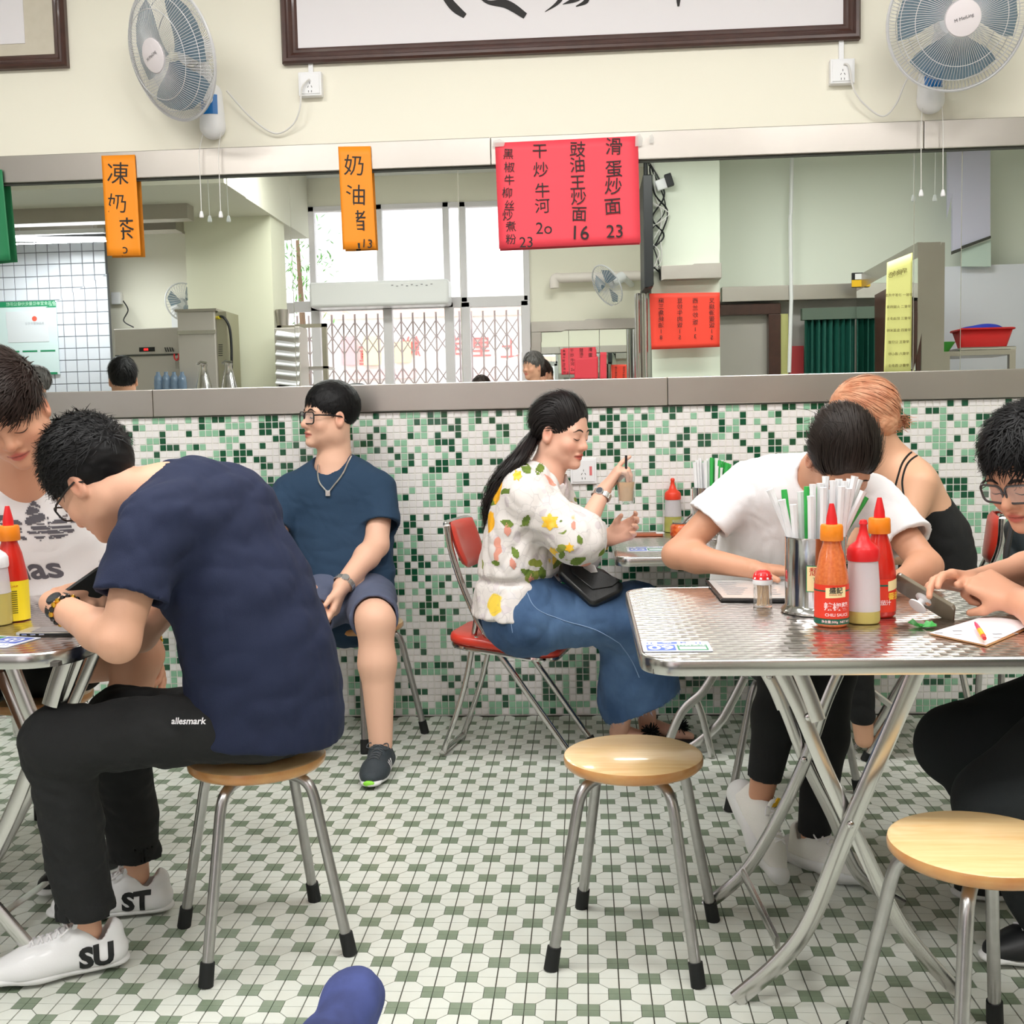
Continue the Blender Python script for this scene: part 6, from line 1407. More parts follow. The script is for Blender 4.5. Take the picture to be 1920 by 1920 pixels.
# ---------------------------------------------------------------- young man in white behind the left table
root = thing('person', 'person in a white T-shirt with a grey leaf print, looking down at the left edge', 'person', (-1.6, -1.3, 0)); S_ = (214, 158, 128)
J = dict(pel=at(60, 1240, -1.36), mid=at(60, 1080, -1.38), neck=at(48, 905, -1.56), shL=at(135, 935, -1.42), shR=at(-40, 950, -1.55), front=npv((0, -1, 0)), elL=at(208, 1090, -1.30), wrL=at(283, 1220, -1.52), elR=at(-70, 1120, -1.7), wrR=at(-20, 1110, -1.9),
    hpL=at(110, 1235, -1.40), knL=at(262, 1228, -1.66), anL=at(192, 1490, -1.62), hpR=at(20, 1240, -1.40), knR=at(-60, 1270, -1.8), anR=at(-60, 1600, -1.8))
J['neck'] = at(45, 900, -1.56)
H = Head(at(18, 775, -1.72), (.26, -.72, -.50), (-.14, -.42, .86), 1.10)
sd = SD(); H.build(sd, 1.06, 1.0); skinparts(sd, J, H, 1.05, 1.05, neck_r=.062)
hand(sd, J['wrL'], at(300, 1262, -1.56)-J['wrL'], (-.8, -.3, 0), 1, 1.0, ((15, 20, 15),)*4)
body, V, Q = sdobj(sd, 'body', .0038, skin_m, root, lambda P: H.color(P, S_)); face_marks(body, H, bvh_of(V, Q), 1.1)
sd = SD(); torso(sd, J, .020, .06, w=1.08)
for s in 'LR':
    a, b = J['sh'+s], J['el'+s]; d = nrm(b-a); he = a+d*.20; sd.cone(a, he+d*.04, .062, .070, .05, end=((he, d),)); sd.cone(he-d*.02, he+d*.1, .056, .058, .004, None, True)
sd.cone(J['neck']+npv((-.01, -.03, .035)), H.O, .070, .075, .01, None, True); f1 = folds(.006, (14, 14, 20), 13); sd.disp = lambda P: f1(P)
o, V, Q = sdobj(sd, 'tshirt', .006, white_c, root); bv = bvh_of(V, Q); gp_ = mat('shirt_print_grey', (98, 96, 104), .85)
def leaf(cx, cz, L_, w, ang, n=9):
    out = []; c_, s_ = math.cos(ang), math.sin(ang)
    for side in (1, -1):
        for i in range(n+1) if side > 0 else range(n-1, 0, -1): t = i/n; q = (side*w*math.sin(math.pi*min(1, t**.8))*.5, L_*t); out.append((cx+q[0]*c_-q[1]*s_, cz+q[0]*s_+q[1]*c_))
    return out
mb = MB(); M = frame(at(30, 1008, -1.75), (1, .1, 0), (0, .05, 1)); rr = random.Random(4)
def clipfan(poly, m=7):   # grid-sample a polygon so it can follow the cloth
    xs = [p[0] for p in poly]; ys = [p[1] for p in poly]; vs = []; fs = []; st = .0035
    def ins(x, y):
        r_ = False
        for i in range(len(poly)):
            (x1, y1), (x2, y2) = poly[i-1], poly[i]
            if (y1 > y) != (y2 > y) and x < (x2-x1)*(y-y1)/(y2-y1)+x1: r_ = not r_
        return r_
    x = min(xs)
    while x < max(xs):
        y = min(ys)
        while y < max(ys):
            if ins(x+st/2, y+st/2): n = len(vs); vs += [(x, y), (x+st, y), (x+st, y+st), (x, y+st)]; fs.append((n, n+1, n+2, n+3))
            y += st
        x += st
    return vs, fs
def camo(vs, fs, gap): return vs, [f for f in fs if gap(vs[f[0]][0], vs[f[0]][1]) ]
gap = lambda x, y: abs(math.sin(x*95+2*math.sin(y*80))+math.sin(y*110+x*40+1)) > .28 and not (y < .030 and abs(((y-.002) % .013)-.0065) < .0022)
for a in (leaf(-.012, -.02, .115, .058, 0), leaf(.008, -.015, .105, .046, -.78), leaf(-.03, -.015, .105, .046, .78)):
    vs, fs = clipfan(a); vs, fs = camo(vs, fs, gap); drape(mb, vs, fs, M, bv, .0015)
mb.build('leaf_logo', gp_, root)
mb = MB(); v_, f_ = textmesh('adidas', size=.088, offset=.0022); drape(mb, v_, f_, frame(at(-34, 1082, -1.75), (1, .1, 0), (0, .05, 1)), bv, .0015); mb.build('shirt_lettering', gp_, root)
sd = SD(); sd.ell((J['hpL']+J['hpR'])/2, (.165, .13, .11), None, .05)
for s in 'LR':
    h_, k_ = J['hp'+s], J['kn'+s]; d = nrm(k_-h_); sd.cone(h_, h_+d*.34, .095, .088, .05, end=((h_+d*(.13 if s == 'L' else .33), d),))
f1 = folds(.005, (22, 22, 22), 14); sd.disp = lambda P: f1(P); sdobj(sd, 'shorts', .006, black_c, root)
hair(H, root, hair_brown, capops(.070, -.05, .0, .085, .012, .012), lambda q: (q[:, 2] > .03), lambda p: np.stack([.9+0*p[:, 0], .5-6*np.abs(p[:, 2]-.06), -.25-1*p[:, 1]], 1), 3400, lambda q: .05+0*q[:, 1], .0022, .20, .1, 7, .2)
bead_band(root, J['wrL']*.9+J['elL']*.1, nrm(J['wrL']-J['elL']), .041, 18, .0066, [goldm, goldm, goldm, goldm, beadk], flat=.9)
A = npv((J['anL'][0], J['anL'][1], .004)); shoe(root, A, (-.5, -.8, 0), (0, 0, 1), 1.0, black_pl, white_s, white_c, name='sneaker', res=.005)
A = npv((J['anR'][0], J['anR'][1], .004)); shoe(root, A, (-.3, -.9, 0), (0, 0, 1), 1.0, black_pl, white_s, white_c, name='sneaker', res=.006)
# ---------------------------------------------------------------- young man with glasses and necklace at the wall
root = thing('person', 'person in navy T-shirt, grey shorts, glasses and silver necklace, sitting at the mosaic wall', 'person', (-.86, -.3, 0)); S_ = (232, 184, 158)
J = dict(pel=at(650, 1120, -.34), mid=at(640, 1010, -.26), neck=at(627, 880, -.22), shL=at(712, 918, -.24), shR=at(541, 924, -.27), front=npv((-.1, -1, 0)), elL=at(706, 1022, -.36), wrL=at(640, 1100, -.56), elR=at(508, 1020, -.40), wrR=at(575, 1105, -.55),
    hpL=at(690, 1120, -.36), knL=at(704, 1165, -.70), anL=at(714, 1395, -.74), hpR=at(612, 1120, -.36), knR=at(575, 1165, -.66), anR=at(590, 1335, -.50))
H = Head(at(617, 782, -.24), (-.80, -.60, .03), (.03, 0, 1), 1.05)
sd = SD(); H.build(sd, 1.02, 1.0); skinparts(sd, J, H, 1.2, 1.18, neck_r=.062)
hand(sd, J['wrL'], at(626, 1150, -.60)-J['wrL'], (-.75, -.1, -.1), -1, 1.05, ((12, 18, 15), (18, 22, 15), (24, 26, 15), (28, 30, 15)), (.75, .5, .35)); hand(sd, J['wrR'], npv((.25, -.1, -1)), (.2, .9, 0), 1, 1.0)
body, V, Q = sdobj(sd, 'body', .0038, skin_m, root, lambda P: H.color(P, S_)); face_marks(body, H, bvh_of(V, Q), 1.2, open_eye=.5); glasses(H, root, mat('frame_black', (30, 28, 30), .3), .030, .021, r=.0027)
sd = SD(); torso(sd, J, .018, .05, w=1.13)
for s in 'LR':
    a, b = J['sh'+s], J['el'+s]; d = nrm(b-a+npv((.02 if s == 'L' else -.02, 0, 0))); he = a+d*.155; sd.cone(a, he+d*.04, .066, .078, .045, end=((he, d),)); sd.cone(he-d*.012, he+d*.1, .060, .062, .004, None, True)
sd.cone(J['neck']+npv((-.005, -.04, -.018)), J['neck']+npv((-.01, -.05, .10)), .062, .070, .01, None, True)
f1 = folds(.004, (10, 14, 34), 23); f2 = folds(.002, (40, 30, 40), 24); sd.disp = lambda P: (f1(P)*(np.clip((1.05-P[..., 2])*4, .3, 1.6))+f2(P))
navy2 = mat('navy_teal_cotton', (32, 58, 84), .85, bump=.2, bscale=400); o, V, Q = sdobj(sd, 'tshirt', .005, navy2, root); bv = bvh_of(V, Q)
sd = SD(); sd.ell((J['hpL']+J['hpR'])/2+npv((0, 0, .0)), (.175, .14, .10), None, .05)
for s in 'LR':
    h_, k_ = J['hp'+s], J['kn'+s]; d = nrm(k_-h_); he = k_-d*.045; sd.cone(h_, he+d*.03, .100, .086, .05, end=((he, d),)); sd.cone(he-d*.03, he+d*.1, .074, .076, .004, None, True)
f1 = folds(.005, (24, 20, 20), 25); sd.disp = lambda P: f1(P); sdobj(sd, 'shorts', .005, mat('slate_cotton', (86, 94, 118), .9, bump=.25, bscale=400), root)
hair(H, root, hair_black, capops(.078, -.045, .022, .072, .009, .002), lambda q: q[:, 2] > .005, lambda p: np.stack([p[:, 0]*4, .2+p[:, 1]*8, -.9+0*p[:, 0]], 1), 3400, lambda q: .042-.008*(q[:, 1] > .05), .0020, .04, .25, 5, .10)
pth = [at(*p) for p in ((598, 865, -.26), (594, 900, -.375), (603, 915, -.385), (612, 922, -.39), (622, 912, -.385), (640, 885, -.37), (660, 848, -.24))]; silver = mat('silver_chain', (206, 206, 206), .25, .9); nk = link('necklace', None, root)
pp = smooth_path(pth, 8); ppx = []
for p in pp:
    h_ = bv.ray_cast(Vector(p)+Vector((0, -.3, 0)), Vector((0, 1, 0)), .6); ppx.append(npv(h_[0])+npv((0, -.005, 0)) if h_[0] is not None and h_[0].y < p[1]+.06 else p)
MB().tube(ppx, .0032, 6).build('chain', silver, nk, smooth=True); c = at(612, 926, 0); c = ppx[len(ppx)//2]+npv((0, -.004, -.008)); MB().box(c, (.018, .006, .020)).build('pendant', silver, nk, bevel=.001)
watch(root, J['wrL']*.92+J['elL']*.08, nrm(J['wrL']-J['elL']), (0, -1, .3), .039, silver, silver, fr=.015)
for s in 'LR':
    n_ = J['an'+s]; A = npv((n_[0], n_[1], .004)); r, P_, F3, bv = shoe(root, A, (-.03 if s == 'L' else -.2, -1, 0), (0, 0, 1), 1.0, mat('sneaker_charcoal', (52, 60, 66), .7, bump=.3, bscale=250), white_s, mat('lace_grey', (70, 74, 78), .8), name='sneaker')
    for y in (.045, .065, .085):
        mb = MB()
        for x in (-1, 1): vs, fs = gridmesh(lambda a, b: True, .009, .035, 2, 6); drape(mb, vs, fs, frame(P_(x*.09, y, .042), F3[:, 1]*x, F3[:, 2]), bv, .0012)
        mb.build('white_stripe', white_c, r)
    s2 = SD(); s2.ell(P_(0, .199, .020), (.020, .009, .010), F3, .01); sdobj(s2, 'green_toe', .003, mat('lime_rubber', (150, 230, 70), .5), r)
# ---------------------------------------------------------------- woman in the floral blouse
floral = mat('floral_cloth', (236, 230, 226), .8, bump=.1, bscale=300); nt, b_ = nlink(floral)
def N(t, **k):
    n = nt.nodes.new(t)
    for a_, v_ in k.items(): setattr(n, a_, v_)
    return n
tc = N('ShaderNodeTexCoord'); wn_ = N('ShaderNodeTexNoise'); wn_.inputs['Scale'].default_value = 14; nt.links.new(tc.outputs['Object'], wn_.inputs[0])
mxv = N('ShaderNodeVectorMath', operation='MULTIPLY_ADD'); nt.links.new(wn_.outputs[1], mxv.inputs[0]); mxv.inputs[1].default_value = (.07, .07, .07); nt.links.new(tc.outputs['Object'], mxv.inputs[2])
prev = None
def layer(scale, thr, cols, sharp=.02, seedoff=(0, 0, 0), stretch=(1, 1, 1), rnd=.5):
    global prev
    mp = N('ShaderNodeMapping'); mp.inputs['Location'].default_value = seedoff; mp.inputs['Scale'].default_value = stretch; nt.links.new(mxv.outputs[0], mp.inputs[0])
    vo = N('ShaderNodeTexVoronoi'); vo.inputs['Scale'].default_value = scale; nt.links.new(mp.outputs[0], vo.inputs[0])
    mr = N('ShaderNodeMapRange'); mr.inputs[1].default_value = thr; mr.inputs[2].default_value = thr-sharp; nt.links.new(vo.outputs['Distance'], mr.inputs[0])
    sp = N('ShaderNodeSeparateColor'); nt.links.new(vo.outputs['Color'], sp.inputs[0]); g = N('ShaderNodeMath', operation='LESS_THAN'); g.inputs[1].default_value = rnd; nt.links.new(sp.outputs[0], g.inputs[0])
    m = N('ShaderNodeMath', operation='MULTIPLY'); nt.links.new(mr.outputs[0], m.inputs[0]); nt.links.new(g.outputs[0], m.inputs[1])
    cr = N('ShaderNodeValToRGB'); cr.color_ramp.interpolation = 'CONSTANT'; E_ = cr.color_ramp.elements
    for i, c in enumerate(cols):
        e = E_[i] if i < 2 else E_.new(i/len(cols)); e.position = i/len(cols); e.color = s2l(c)+(1,)
    nt.links.new(sp.outputs[1], cr.inputs[0]); mx = N('ShaderNodeMix', data_type='RGBA'); nt.links.new(m.outputs[0], mx.inputs[0])
    if prev is None: mx.inputs[6].default_value = s2l((230, 223, 220))+(1,)
    else: nt.links.new(prev, mx.inputs[6])
    nt.links.new(cr.outputs[0], mx.inputs[7]); prev = mx.outputs[2]
layer(20, .34, [(222, 212, 214), (228, 222, 222), (216, 206, 208)], .015, (3, 1, 0), (1, 1, 1), .9)
layer(11, .26, [(238, 182, 170), (232, 160, 140), (240, 206, 200)], .04, (1, 4, 2), (1, 1, .6), .5)
layer(8.5, .27, [(120, 140, 52), (96, 120, 48), (150, 160, 70)], .02, (7, 2, 5), (1.0, 1.0, 1.8), .52)
layer(6.5, .25, [(250, 196, 40), (248, 180, 30), (250, 214, 80)], .03, (2, 8, 6), (1, 1, 1), .34)
vo = N('ShaderNodeTexVoronoi', feature='DISTANCE_TO_EDGE'); vo.inputs['Scale']  .default_value = 22; nt.links.new(mxv.outputs[0], vo.inputs[0]); mr = N('ShaderNodeMapRange'); mr.inputs[1].default_value = .028; mr.inputs[2].default_value = .012; mr.inputs[4].default_value = .2; nt.links.new(vo.outputs[0], mr.inputs[0])
mx = N('ShaderNodeMix', data_type='RGBA'); nt.links.new(mr.outputs[0], mx.inputs[0]); nt.links.new(prev, mx.inputs[6]); mx.inputs[7].default_value = s2l((120, 112, 118))+(1,); nt.links.new(mx.outputs[2], b_.inputs['Base Color'])
root = thing('person', 'person in a floral blouse and long denim skirt on the red chair, holding a glass', 'person', (-.2, -.5, 0)); S_ = (234, 182, 158)
J = dict(pel=at(975, 1140, -.62), low=at(972, 1085, -.62), mid=at(975, 1020, -.62), up=at(985, 960, -.62), neck=at(1022, 893, -.60), shR=at(988, 930, -.75), shL=at(1030, 922, -.48), front=npv((1, -.2, 0)), elR=at(1085, 1010, -.80), wrR=at(1132, 920, -.70), elL=at(1075, 1045, -.52), wrL=at(1142, 1008, -.58),
    hpR=at(985, 1160, -.71), knR=at(1188, 1160, -.68), anR=at(1160, 1385, -.42), hpL=at(985, 1155, -.54), knL=at(1195, 1150, -.56), anL=at(1215, 1368, -.34))
H = Head(at(1052, 812, -.60), (.84, -.46, -.20), (.16, -.06, .98), 1.03)
sd = SD(); H.build(sd, .96, .98); skinparts(sd, J, H, .95, .95, neck_r=.052)
gl = at(1172, 905, -.70)
hand(sd, J['wrR'], at(1160, 880, -.69)-J['wrR'], (.75, .1, -.5), 1, .95, ((0, 15, 10), (55, 60, 30), (55, 60, 30), (55, 60, 30)), (.85, .3, .5))
hand(sd, J['wrL'], at(1185, 990, -.60)-J['wrL'], (.1, -.75, .4), -1, .95, ((20, 35, 25), (30, 40, 30), (35, 45, 30), (40, 45, 30)), (.7, .4, .6))
body, V, Q = sdobj(sd, 'body', .0036, skin_m, root, lambda P: H.color(P, S_, lip=(196, 70, 60), blush=.5)); face_marks(body, H, bvh_of(V, Q), .9)
sd = SD(); torso(sd, J, .024, .05, w=1.03, belly=0); sd.cone(J['low'], J['pel']+npv((-.01, 0, -.02)), .165, .20, .05, (npv((1, -.2, 0)), .80))
a, b, w_ = J['shR'], J['elR'], J['wrR']; sd.cone(a, b, .072, .086, .05); e1 = b*.60+w_*.40; d = nrm(w_-b); sd.cone(b, e1, .084, .052, .04, end=((e1, d),)); sd.cone(e1-d*.015, e1+d*.1, .038, .040, .004, None, True)
a, b, w_ = J['shL'], J['elL'], J['wrL']; sd.cone(a, b, .07, .085, .05); e1 = b*.5+w_*.5; d = nrm(w_-b); sd.cone(b, e1, .08, .05, .04, end=((e1, d),))
sd.cone(J['neck']+npv((.01, -.01, -.0)), H.O, .066, .075, .01, None, True); sd.plane(J['pel']+npv((-.02, 0, -.015)), (-.0, 0, -1), .01)
f1 = folds(.007, (36, 36, 14), 33); f2 = folds(.004, (70, 70, 24), 34); wz = J['low'][2]+.01; sd.disp = lambda P: f1(P)+f2(P)+.016*np.exp(-((P[..., 2]-wz)/.012)**2)*(P[..., 0] < J['elR'][0]-.06)
o, V, Q = sdobj(sd, 'blouse', .005, floral, root); bv = bvh_of(V, Q); pm = [mat('print_leaf', (120, 144, 58), .8, var=.8, vscale=60, vcol=(84, 108, 44)), mat('print_yellow', (250, 190, 34), .8, var=.9, vscale=50, vcol=(250, 224, 110)), mat('print_petal', (222, 150, 132), .8)]
for px, py, k_, L_, a_ in ((956, 987, 0, .048, 1.3), (975, 989, 0, .046, -.5), (965, 1053, 0, .044, .5), (995, 1090, 0, .050, 1.0), (1014, 1100, 0, .050, .2), (1032, 1083, 0, .040, -.9), (1067, 1058, 0, .060, -1.2), (989, 884, 0, .05, .9), (1000, 888, 0, .05, -.5), (929, 1066, 0, .034, 1.5), (1048, 1054, 0, .036, -.4), (1090, 1022, 0, .034, .3), (1028, 978, 1, .050, 0), (1034, 1042, 1, .028, .5), (1067, 1030, 1, .026, 0), (962, 893, 1, .03, .4), (945, 1010, 2, .045, .1), (1075, 995, 2, .03, 0), (958, 1075, 2, .04, .3), (990, 1108, 2, .034, 0)):
    polys = [leaf(0, 0, L_, L_*.52, a_)] if k_ != 1 else [leaf(0, 0, L_*.62, L_*.42, a_+t*1.047) for t in range(6)]
    mb = MB()
    for pg in polys: vs, fs = clipfan(pg); drape(mb, vs, fs, frame(at(px, py, -1.0)-npv((0, 0, L_*.3)), (1, 0, 0), (0, 0, 1)), bv, .0012, 1.0)
    mb.build(('leaf_print', 'flower_print', 'petal_print')[k_], pm[k_], o)
denim = mat('denim', (84, 114, 152), .85, var=1.0, vscale=6, vcol=(46, 74, 112), bump=.35, bscale=500)
sd = SD(); sd.ell(J['pel']+npv((.02, 0, -.02)), (.155, .185, .14), None, .06); sd.cone(J['pel']+npv((.02, 0, -.0)), J['low'], .16, .145, .05, (npv((1, 0, 0)), .8))
sd.cone(J['hpR'], J['knR'], .105, .085, .07); sd.cone(J['hpL'], J['knL'], .105, .085, .07); hc = at(1198, 1310, -.50)
sd.cone((J['knR']+J['knL'])/2, hc, .118, .150, .07, (npv((0.15, 1, 0)), .95)); k0 = (J['knR']+J['knL'])/2; cutp = at(1209, 1320, -.5); sd.plane(cutp, nrm((.42, 0, -.9)), .004); sd.cone(hc*1.0-npv((0, 0, .03)), hc+npv((.03, 0, -.12)), .118, .15, .004, None, True)
f1 = folds(.006, (14, 18, 12), 43); f2 = folds(.003, (60, 50, 40), 44); sd.disp = lambda P: f1(P)+f2(P); o, V, Q = sdobj(sd, 'skirt', .005, denim, root)
# frayed hem threads
n_h = nrm((.42, 0, -.9)); dd = np.abs((V-cutp)@n_h); hv = V[(dd < .005) & (V[:, 2] < hc[2]+.10)]; g = np.random.default_rng(3); hv = hv[g.choice(len(hv), min(260, len(hv)), False)] if len(hv) > 5 else hv; mb = MB()
for p in hv: q = p+npv(n_h)*g.uniform(.006, .016)+g.normal(size=3)*.003; mb.add([p+npv((.0009, 0, 0)), p-npv((.0009, 0, 0)), q], [(0, 1, 2)])
o = mb.build('frayed_hem', mat('denim_thread', (120, 146, 178), .9), root); o['kind'] = 'stuff'
seam = mat('denim_seam', (140, 165, 200), .8); bv = bvh_of(V, Q); mb = MB()
for pts in ([(955, 1115), (953, 1150), (958, 1195)], [(985, 1120), (1005, 1150), (1060, 1175), (1120, 1195), (1165, 1225)], [(1165, 1225), (1190, 1265), (1205, 1300)]):
    Ps = []
    for p in smooth_path([at(a, b, -.9) for a, b in pts], 10):
        h_ = bv.ray_cast(Vector(p), Vector((0, 1, 0)), .8); 
        if h_[0] is not None: Ps.append(npv(h_[0])+npv((0, -.001, 0)))
    if len(Ps) > 3: mb.tube(Ps, .0014, 4)
mb.build('seams', seam, root)
hair(H, root, hair_db, capops(.080, -.03, .012, .070, .006, .002), lambda q: q[:, 2] > -.01, lambda p: np.stack([-p[:, 0]*3, -1+0*p[:, 0], np.where(p[:, 1] > .02, 1.2, -.45-1.2*(p[:, 1] < -.02))], 1), 3000, .085, .0020, .03, .0, 15, .06)
# pony tail: waves down the back
tail = [H(.0, -.095, -.01), at(978, 850, -.66), at(955, 880, -.68), at(934, 915, -.68), at(918, 955, -.68), at(912, 1002, -.66)]; tp_ = smooth_path(tail, 6); g = np.random.default_rng(6); n = 700; T_ = np.linspace(0, 1, len(tp_)); Ps = []; Ws = []
for i in range(n):
    a = g.uniform(0, 6.28); rad = g.uniform(.2, 1)*1.0; ph = g.uniform(0, 6.28); e_ = int(len(tp_)*g.uniform(.72, 1)); L_ = []
    for j, p in enumerate(tp_):
        R__ = (.022+.030*math.sin(math.pi*min(1, T_[j]*1.05))); t = min(j, e_-1); q = tp_[t]; L_.append(q+npv((math.cos(a)*R__*rad+.005*math.sin(T_[j]*22+ph), math.sin(a)*R__*rad*1.1, .004*math.sin(T_[j]*22+ph+1)))-npv((0, 0, .0008*(j-t))))
    Ps.append(L_); Ws.append([npv((math.sin(a)*.7, -math.cos(a)*.7, .2))]*len(tp_))
RV, RQ = ribbons(npv(Ps), npv(Ws), len(tp_)-1, .0022); link('pony_tail', np_mesh('pony_tail', RV, RQ, hair_db), root)
watch(root, J['wrR']*.90+J['elR']*.10, nrm(J['wrR']-J['elR']), (-.4, -1, .3), .033, silver, mat('watch_face2', (80, 84, 92), .2), fr=.014)
br = link('bracelet', None, root)
for k_, m_ in ((.80, goldm), (.70, mat('bangle_grey', (170, 176, 172), .4, .3))):
    c = J['wrL']*k_+J['elL']*(1-k_); ax = nrm(J['wrL']-J['elL']); u = nrm(np.cross(ax, (0, 0, 1))); v = np.cross(ax, u); MB().tube([c+(u*math.cos(t)+v*math.sin(t))*.032 for t in np.linspace(0, 6.283, 25)[:-1]], .0032 if m_ is goldm else .006, 8, closed=True).build('bangle', m_, br, smooth=True)
for s, A in (('R', J['anR']), ('L', J['anL'])):
    A = npv((A[0], A[1], .002)); f = nrm((.9, -.35, 0)); r = link('sandal', None, root); M = frame(A, f, np.cross((0, 0, 1), f))
    MB().prism([(x, y) for x, y in [(-.06, -.025), (.05, -.03), (.15, -.036), (.185, -.015), (.18, .02), (.14, .036), (.04, .028), (-.06, .025), (-.07, 0)]], Matrix(M), .014).build('sole', black_pl, r, bevel=.003)
    q = SD(); q.cone(A+npv((0, 0, .05)), A+f*.12+npv((0, 0, .028)), .030, .022, .02); q.cone(A+f*.12+npv((0, 0, .027)), A+f*.165+npv((0, 0, .022)), .024, .014, .01); q.ell(A+npv((0, 0, .04)), (.03, .03, .028), None, .02); V2, Q2 = q.mesh(.004); cc_ = np.ones((len(V2), 4)); cc_[:, :3] = s2l(S_); link('foot', np_mesh('foot', V2, Q2, skin_m, cc_), r)
    mb = MB(); g = np.random.default_rng(1)
    for k in range(150): dv = nrm(g.normal(size=3)); p0_ = A+f*.125+npv((0, 0, .055)); mb.bar(p0_, p0_+dv*g.uniform(.025, .042), .006, .002)
    o = mb.build('pompom', mat('pompom_black', (24, 24, 26), .9), r); o['kind'] = 'stuff'
    MB().tube([A+npv((0, 0, .08))+(f*math.cos(t)+np.cross((0, 0, 1), f)*math.sin(t))*.036 for t in np.linspace(0, 6.283, 17)[:-1]], .003, 6, closed=True).build('ankle_strap', black_pl, r)
# the glass she holds, the clutch on her lap
r = thing('drinking_glass', 'tall glass of milky iced drink with a black straw in the woman\'s hand', 'glass', tuple(at(1174, 945, -.70)))
c = at(1174, 945, -.70); MB().lathe([(0, 0), (.024, 0), (.026, .004), (.032, .112), (.030, .112), (.024, .012), (0, .010)], tuple(c), 28).build('tumbler', clearp, r, smooth=True, angle=50)
MB().lathe([(0, .012), (.0235, .012), (.028, .075), (0, .075)], tuple(c), 24).build('drink', mat('milk_tea', (226, 184, 140), .35), r, smooth=True, angle=50); MB().tube([c+npv((0, 0, .02)), c+npv((.002, 0, .165))], .0045, 8).build('straw', black_pl, r)
bagc = at(1102, 1092, -.72); r = thing('clutch_bag', 'black leather clutch bag with a silver clasp lying on the woman\'s lap', 'bag', tuple(bagc)); M = frame(bagc, nrm((.86, -.2, -.34)), nrm((.25, .55, .65)))
pl_ = [(-.115, .02), (-.095, .055), (-.02, .06), (.03, .065), (.115, .04), (.118, .005), (.06, -.075), (.04, -.078), (-.10, -.02)]
MB().prism(pl_, Matrix(M) @ Matrix.Translation((0, 0, -.02)), .038).build('body', mat('black_leather', (26, 27, 28), .35, coat=.3, bump=.2, bscale=200), r, bevel=.012, seg=3, smooth=True)
MB().prism([(-.10, .055), (.10, .045), (.085, .01), (.03, -.03), (-.06, .0)], Matrix(M) @ Matrix.Translation((0, 0, .0175)), .006).build('flap', mat('black_leather', (26, 27, 28), .35), r, bevel=.002); MB().prism([(-.055, .052), (-.03, .03), (.0, .024), (.02, .036), (.0, .058)], Matrix(M) @ Matrix.Translation((0, 0, .024)), .004).build('clasp', silver, r, bevel=.001)
# ---------------------------------------------------------------- woman in the white T-shirt, head bowed behind the right table
root = thing('person', 'person in white T-shirt and black leggings, head bowed over the right table', 'person', (.64, -1.1, 0)); S_ = (205, 150, 120)
J = dict(pel=at(1440, 1190, -1.10), low=at(1440, 1110, -1.14), mid=at(1455, 1030, -1.20), up=at(1490, 960, -1.28), neck=at(1545, 885, -1.40), shR=at(1398, 905, -1.28), shL=at(1640, 935, -1.40), front=npv((0, -1, 0)), elR=at(1268, 1040, -1.32), wrR=at(1410, 1098, -1.44), elL=at(1738, 1062, -1.56), wrL=at(1688, 1090, -1.66),
    hpR=at(1400, 1195, -1.12), knR=at(1470, 1262, -1.62), anR=at(1425, 1500, -1.60), hpL=at(1480, 1195, -1.12), knL=at(1560, 1255, -1.60), anL=at(1523, 1595, -1.56))
J['wrR'][2] = max(J['wrR'][2], .79); J['wrL'][2] = max(J['wrL'][2], .785); J['knR'][2] = min(J['knR'][2], .655); J['knL'][2] = min(J['knL'][2], .655)
H = Head(at(1577, 862, -1.50), (.08, -.60, -.80), (.10, -.78, .60), 1.03)
sd = SD(); H.build(sd, .95); skinparts(sd, J, H, 1.02, .92, neck_r=.054)
hand(sd, J['wrR'], (.9, -.1, -.05), (0, 0, -1), -1, .95, ((8, 10, 8),)*4); hand(sd, J['wrL'], (-.8, -.1, .0), (0, .2, -1), 1, .95, ((25, 30, 20),)*4)
body, V, Q = sdobj(sd, 'body', .0036, skin_m, root, lambda P: H.color(P, S_)); face_marks(body, H, bvh_of(V, Q), .8)
sd = SD(); torso(sd, J, .016, .06, w=.97)
for s in 'LR':
    a, b = J['sh'+s], J['el'+s]; d = nrm(b-a); he = a+d*(.155 if s == 'R' else .16); sd.cone(a, he+d*.04, .058, .078, .05, end=((he, d),)); sd.cone(he-d*.01, he+d*.1, .056, .058, .004, None, True)
sd.cone(J['neck']+npv((-.01, -.03, .0)), H(0, -.02, -.02), .068, .072, .01, None, True)
f1 = folds(.006, (16, 10, 24), 53); f2 = folds(.002, (50, 50, 50), 54); sd.disp = lambda P: f1(P)+f2(P); sdobj(sd, 'tshirt', .005, white_c, root)
sd = SD(); sd.ell((J['hpL']+J['hpR'])/2, (.16, .14, .11), None, .05)
for s in 'LR':
    h_, k_, n_ = J['hp'+s], J['kn'+s], J['an'+s]; dn = nrm(n_-k_); he = n_-dn*(.06 if s == 'R' else .05); sd.cone(h_, k_, .085, .060, .04); m = k_*.6+he*.4; sd.cone(k_, m, .058, .058, .03); sd.cone(m, he+dn*.02, .058, .042, .03, end=((he, dn),)); sd.cone(he-dn*.02, he+dn*.05, .036, .038, .003, None, True)
sdobj(sd, 'leggings', .005, black_c, root)
def f_(sd, H):
    e = lambda c, r, k=.01, sub=False: sd.ell(H(*c), [q*H.s for q in r], H.A, k, sub)
    e((0, -.016, .046), (.084, .104, .092)); e((0, .118, -.030), (.080, .068, .105), .012, True)
    for x in (-1, 1): e((x*.088, .030, -.045), (.036, .045, .056), .01, True)
    sd.rbox(H(0, 0, -.22), [.2, .2, .15], H.A, .01, .01, True); e((0, -.105, .02), (.03, .03, .03), .02)
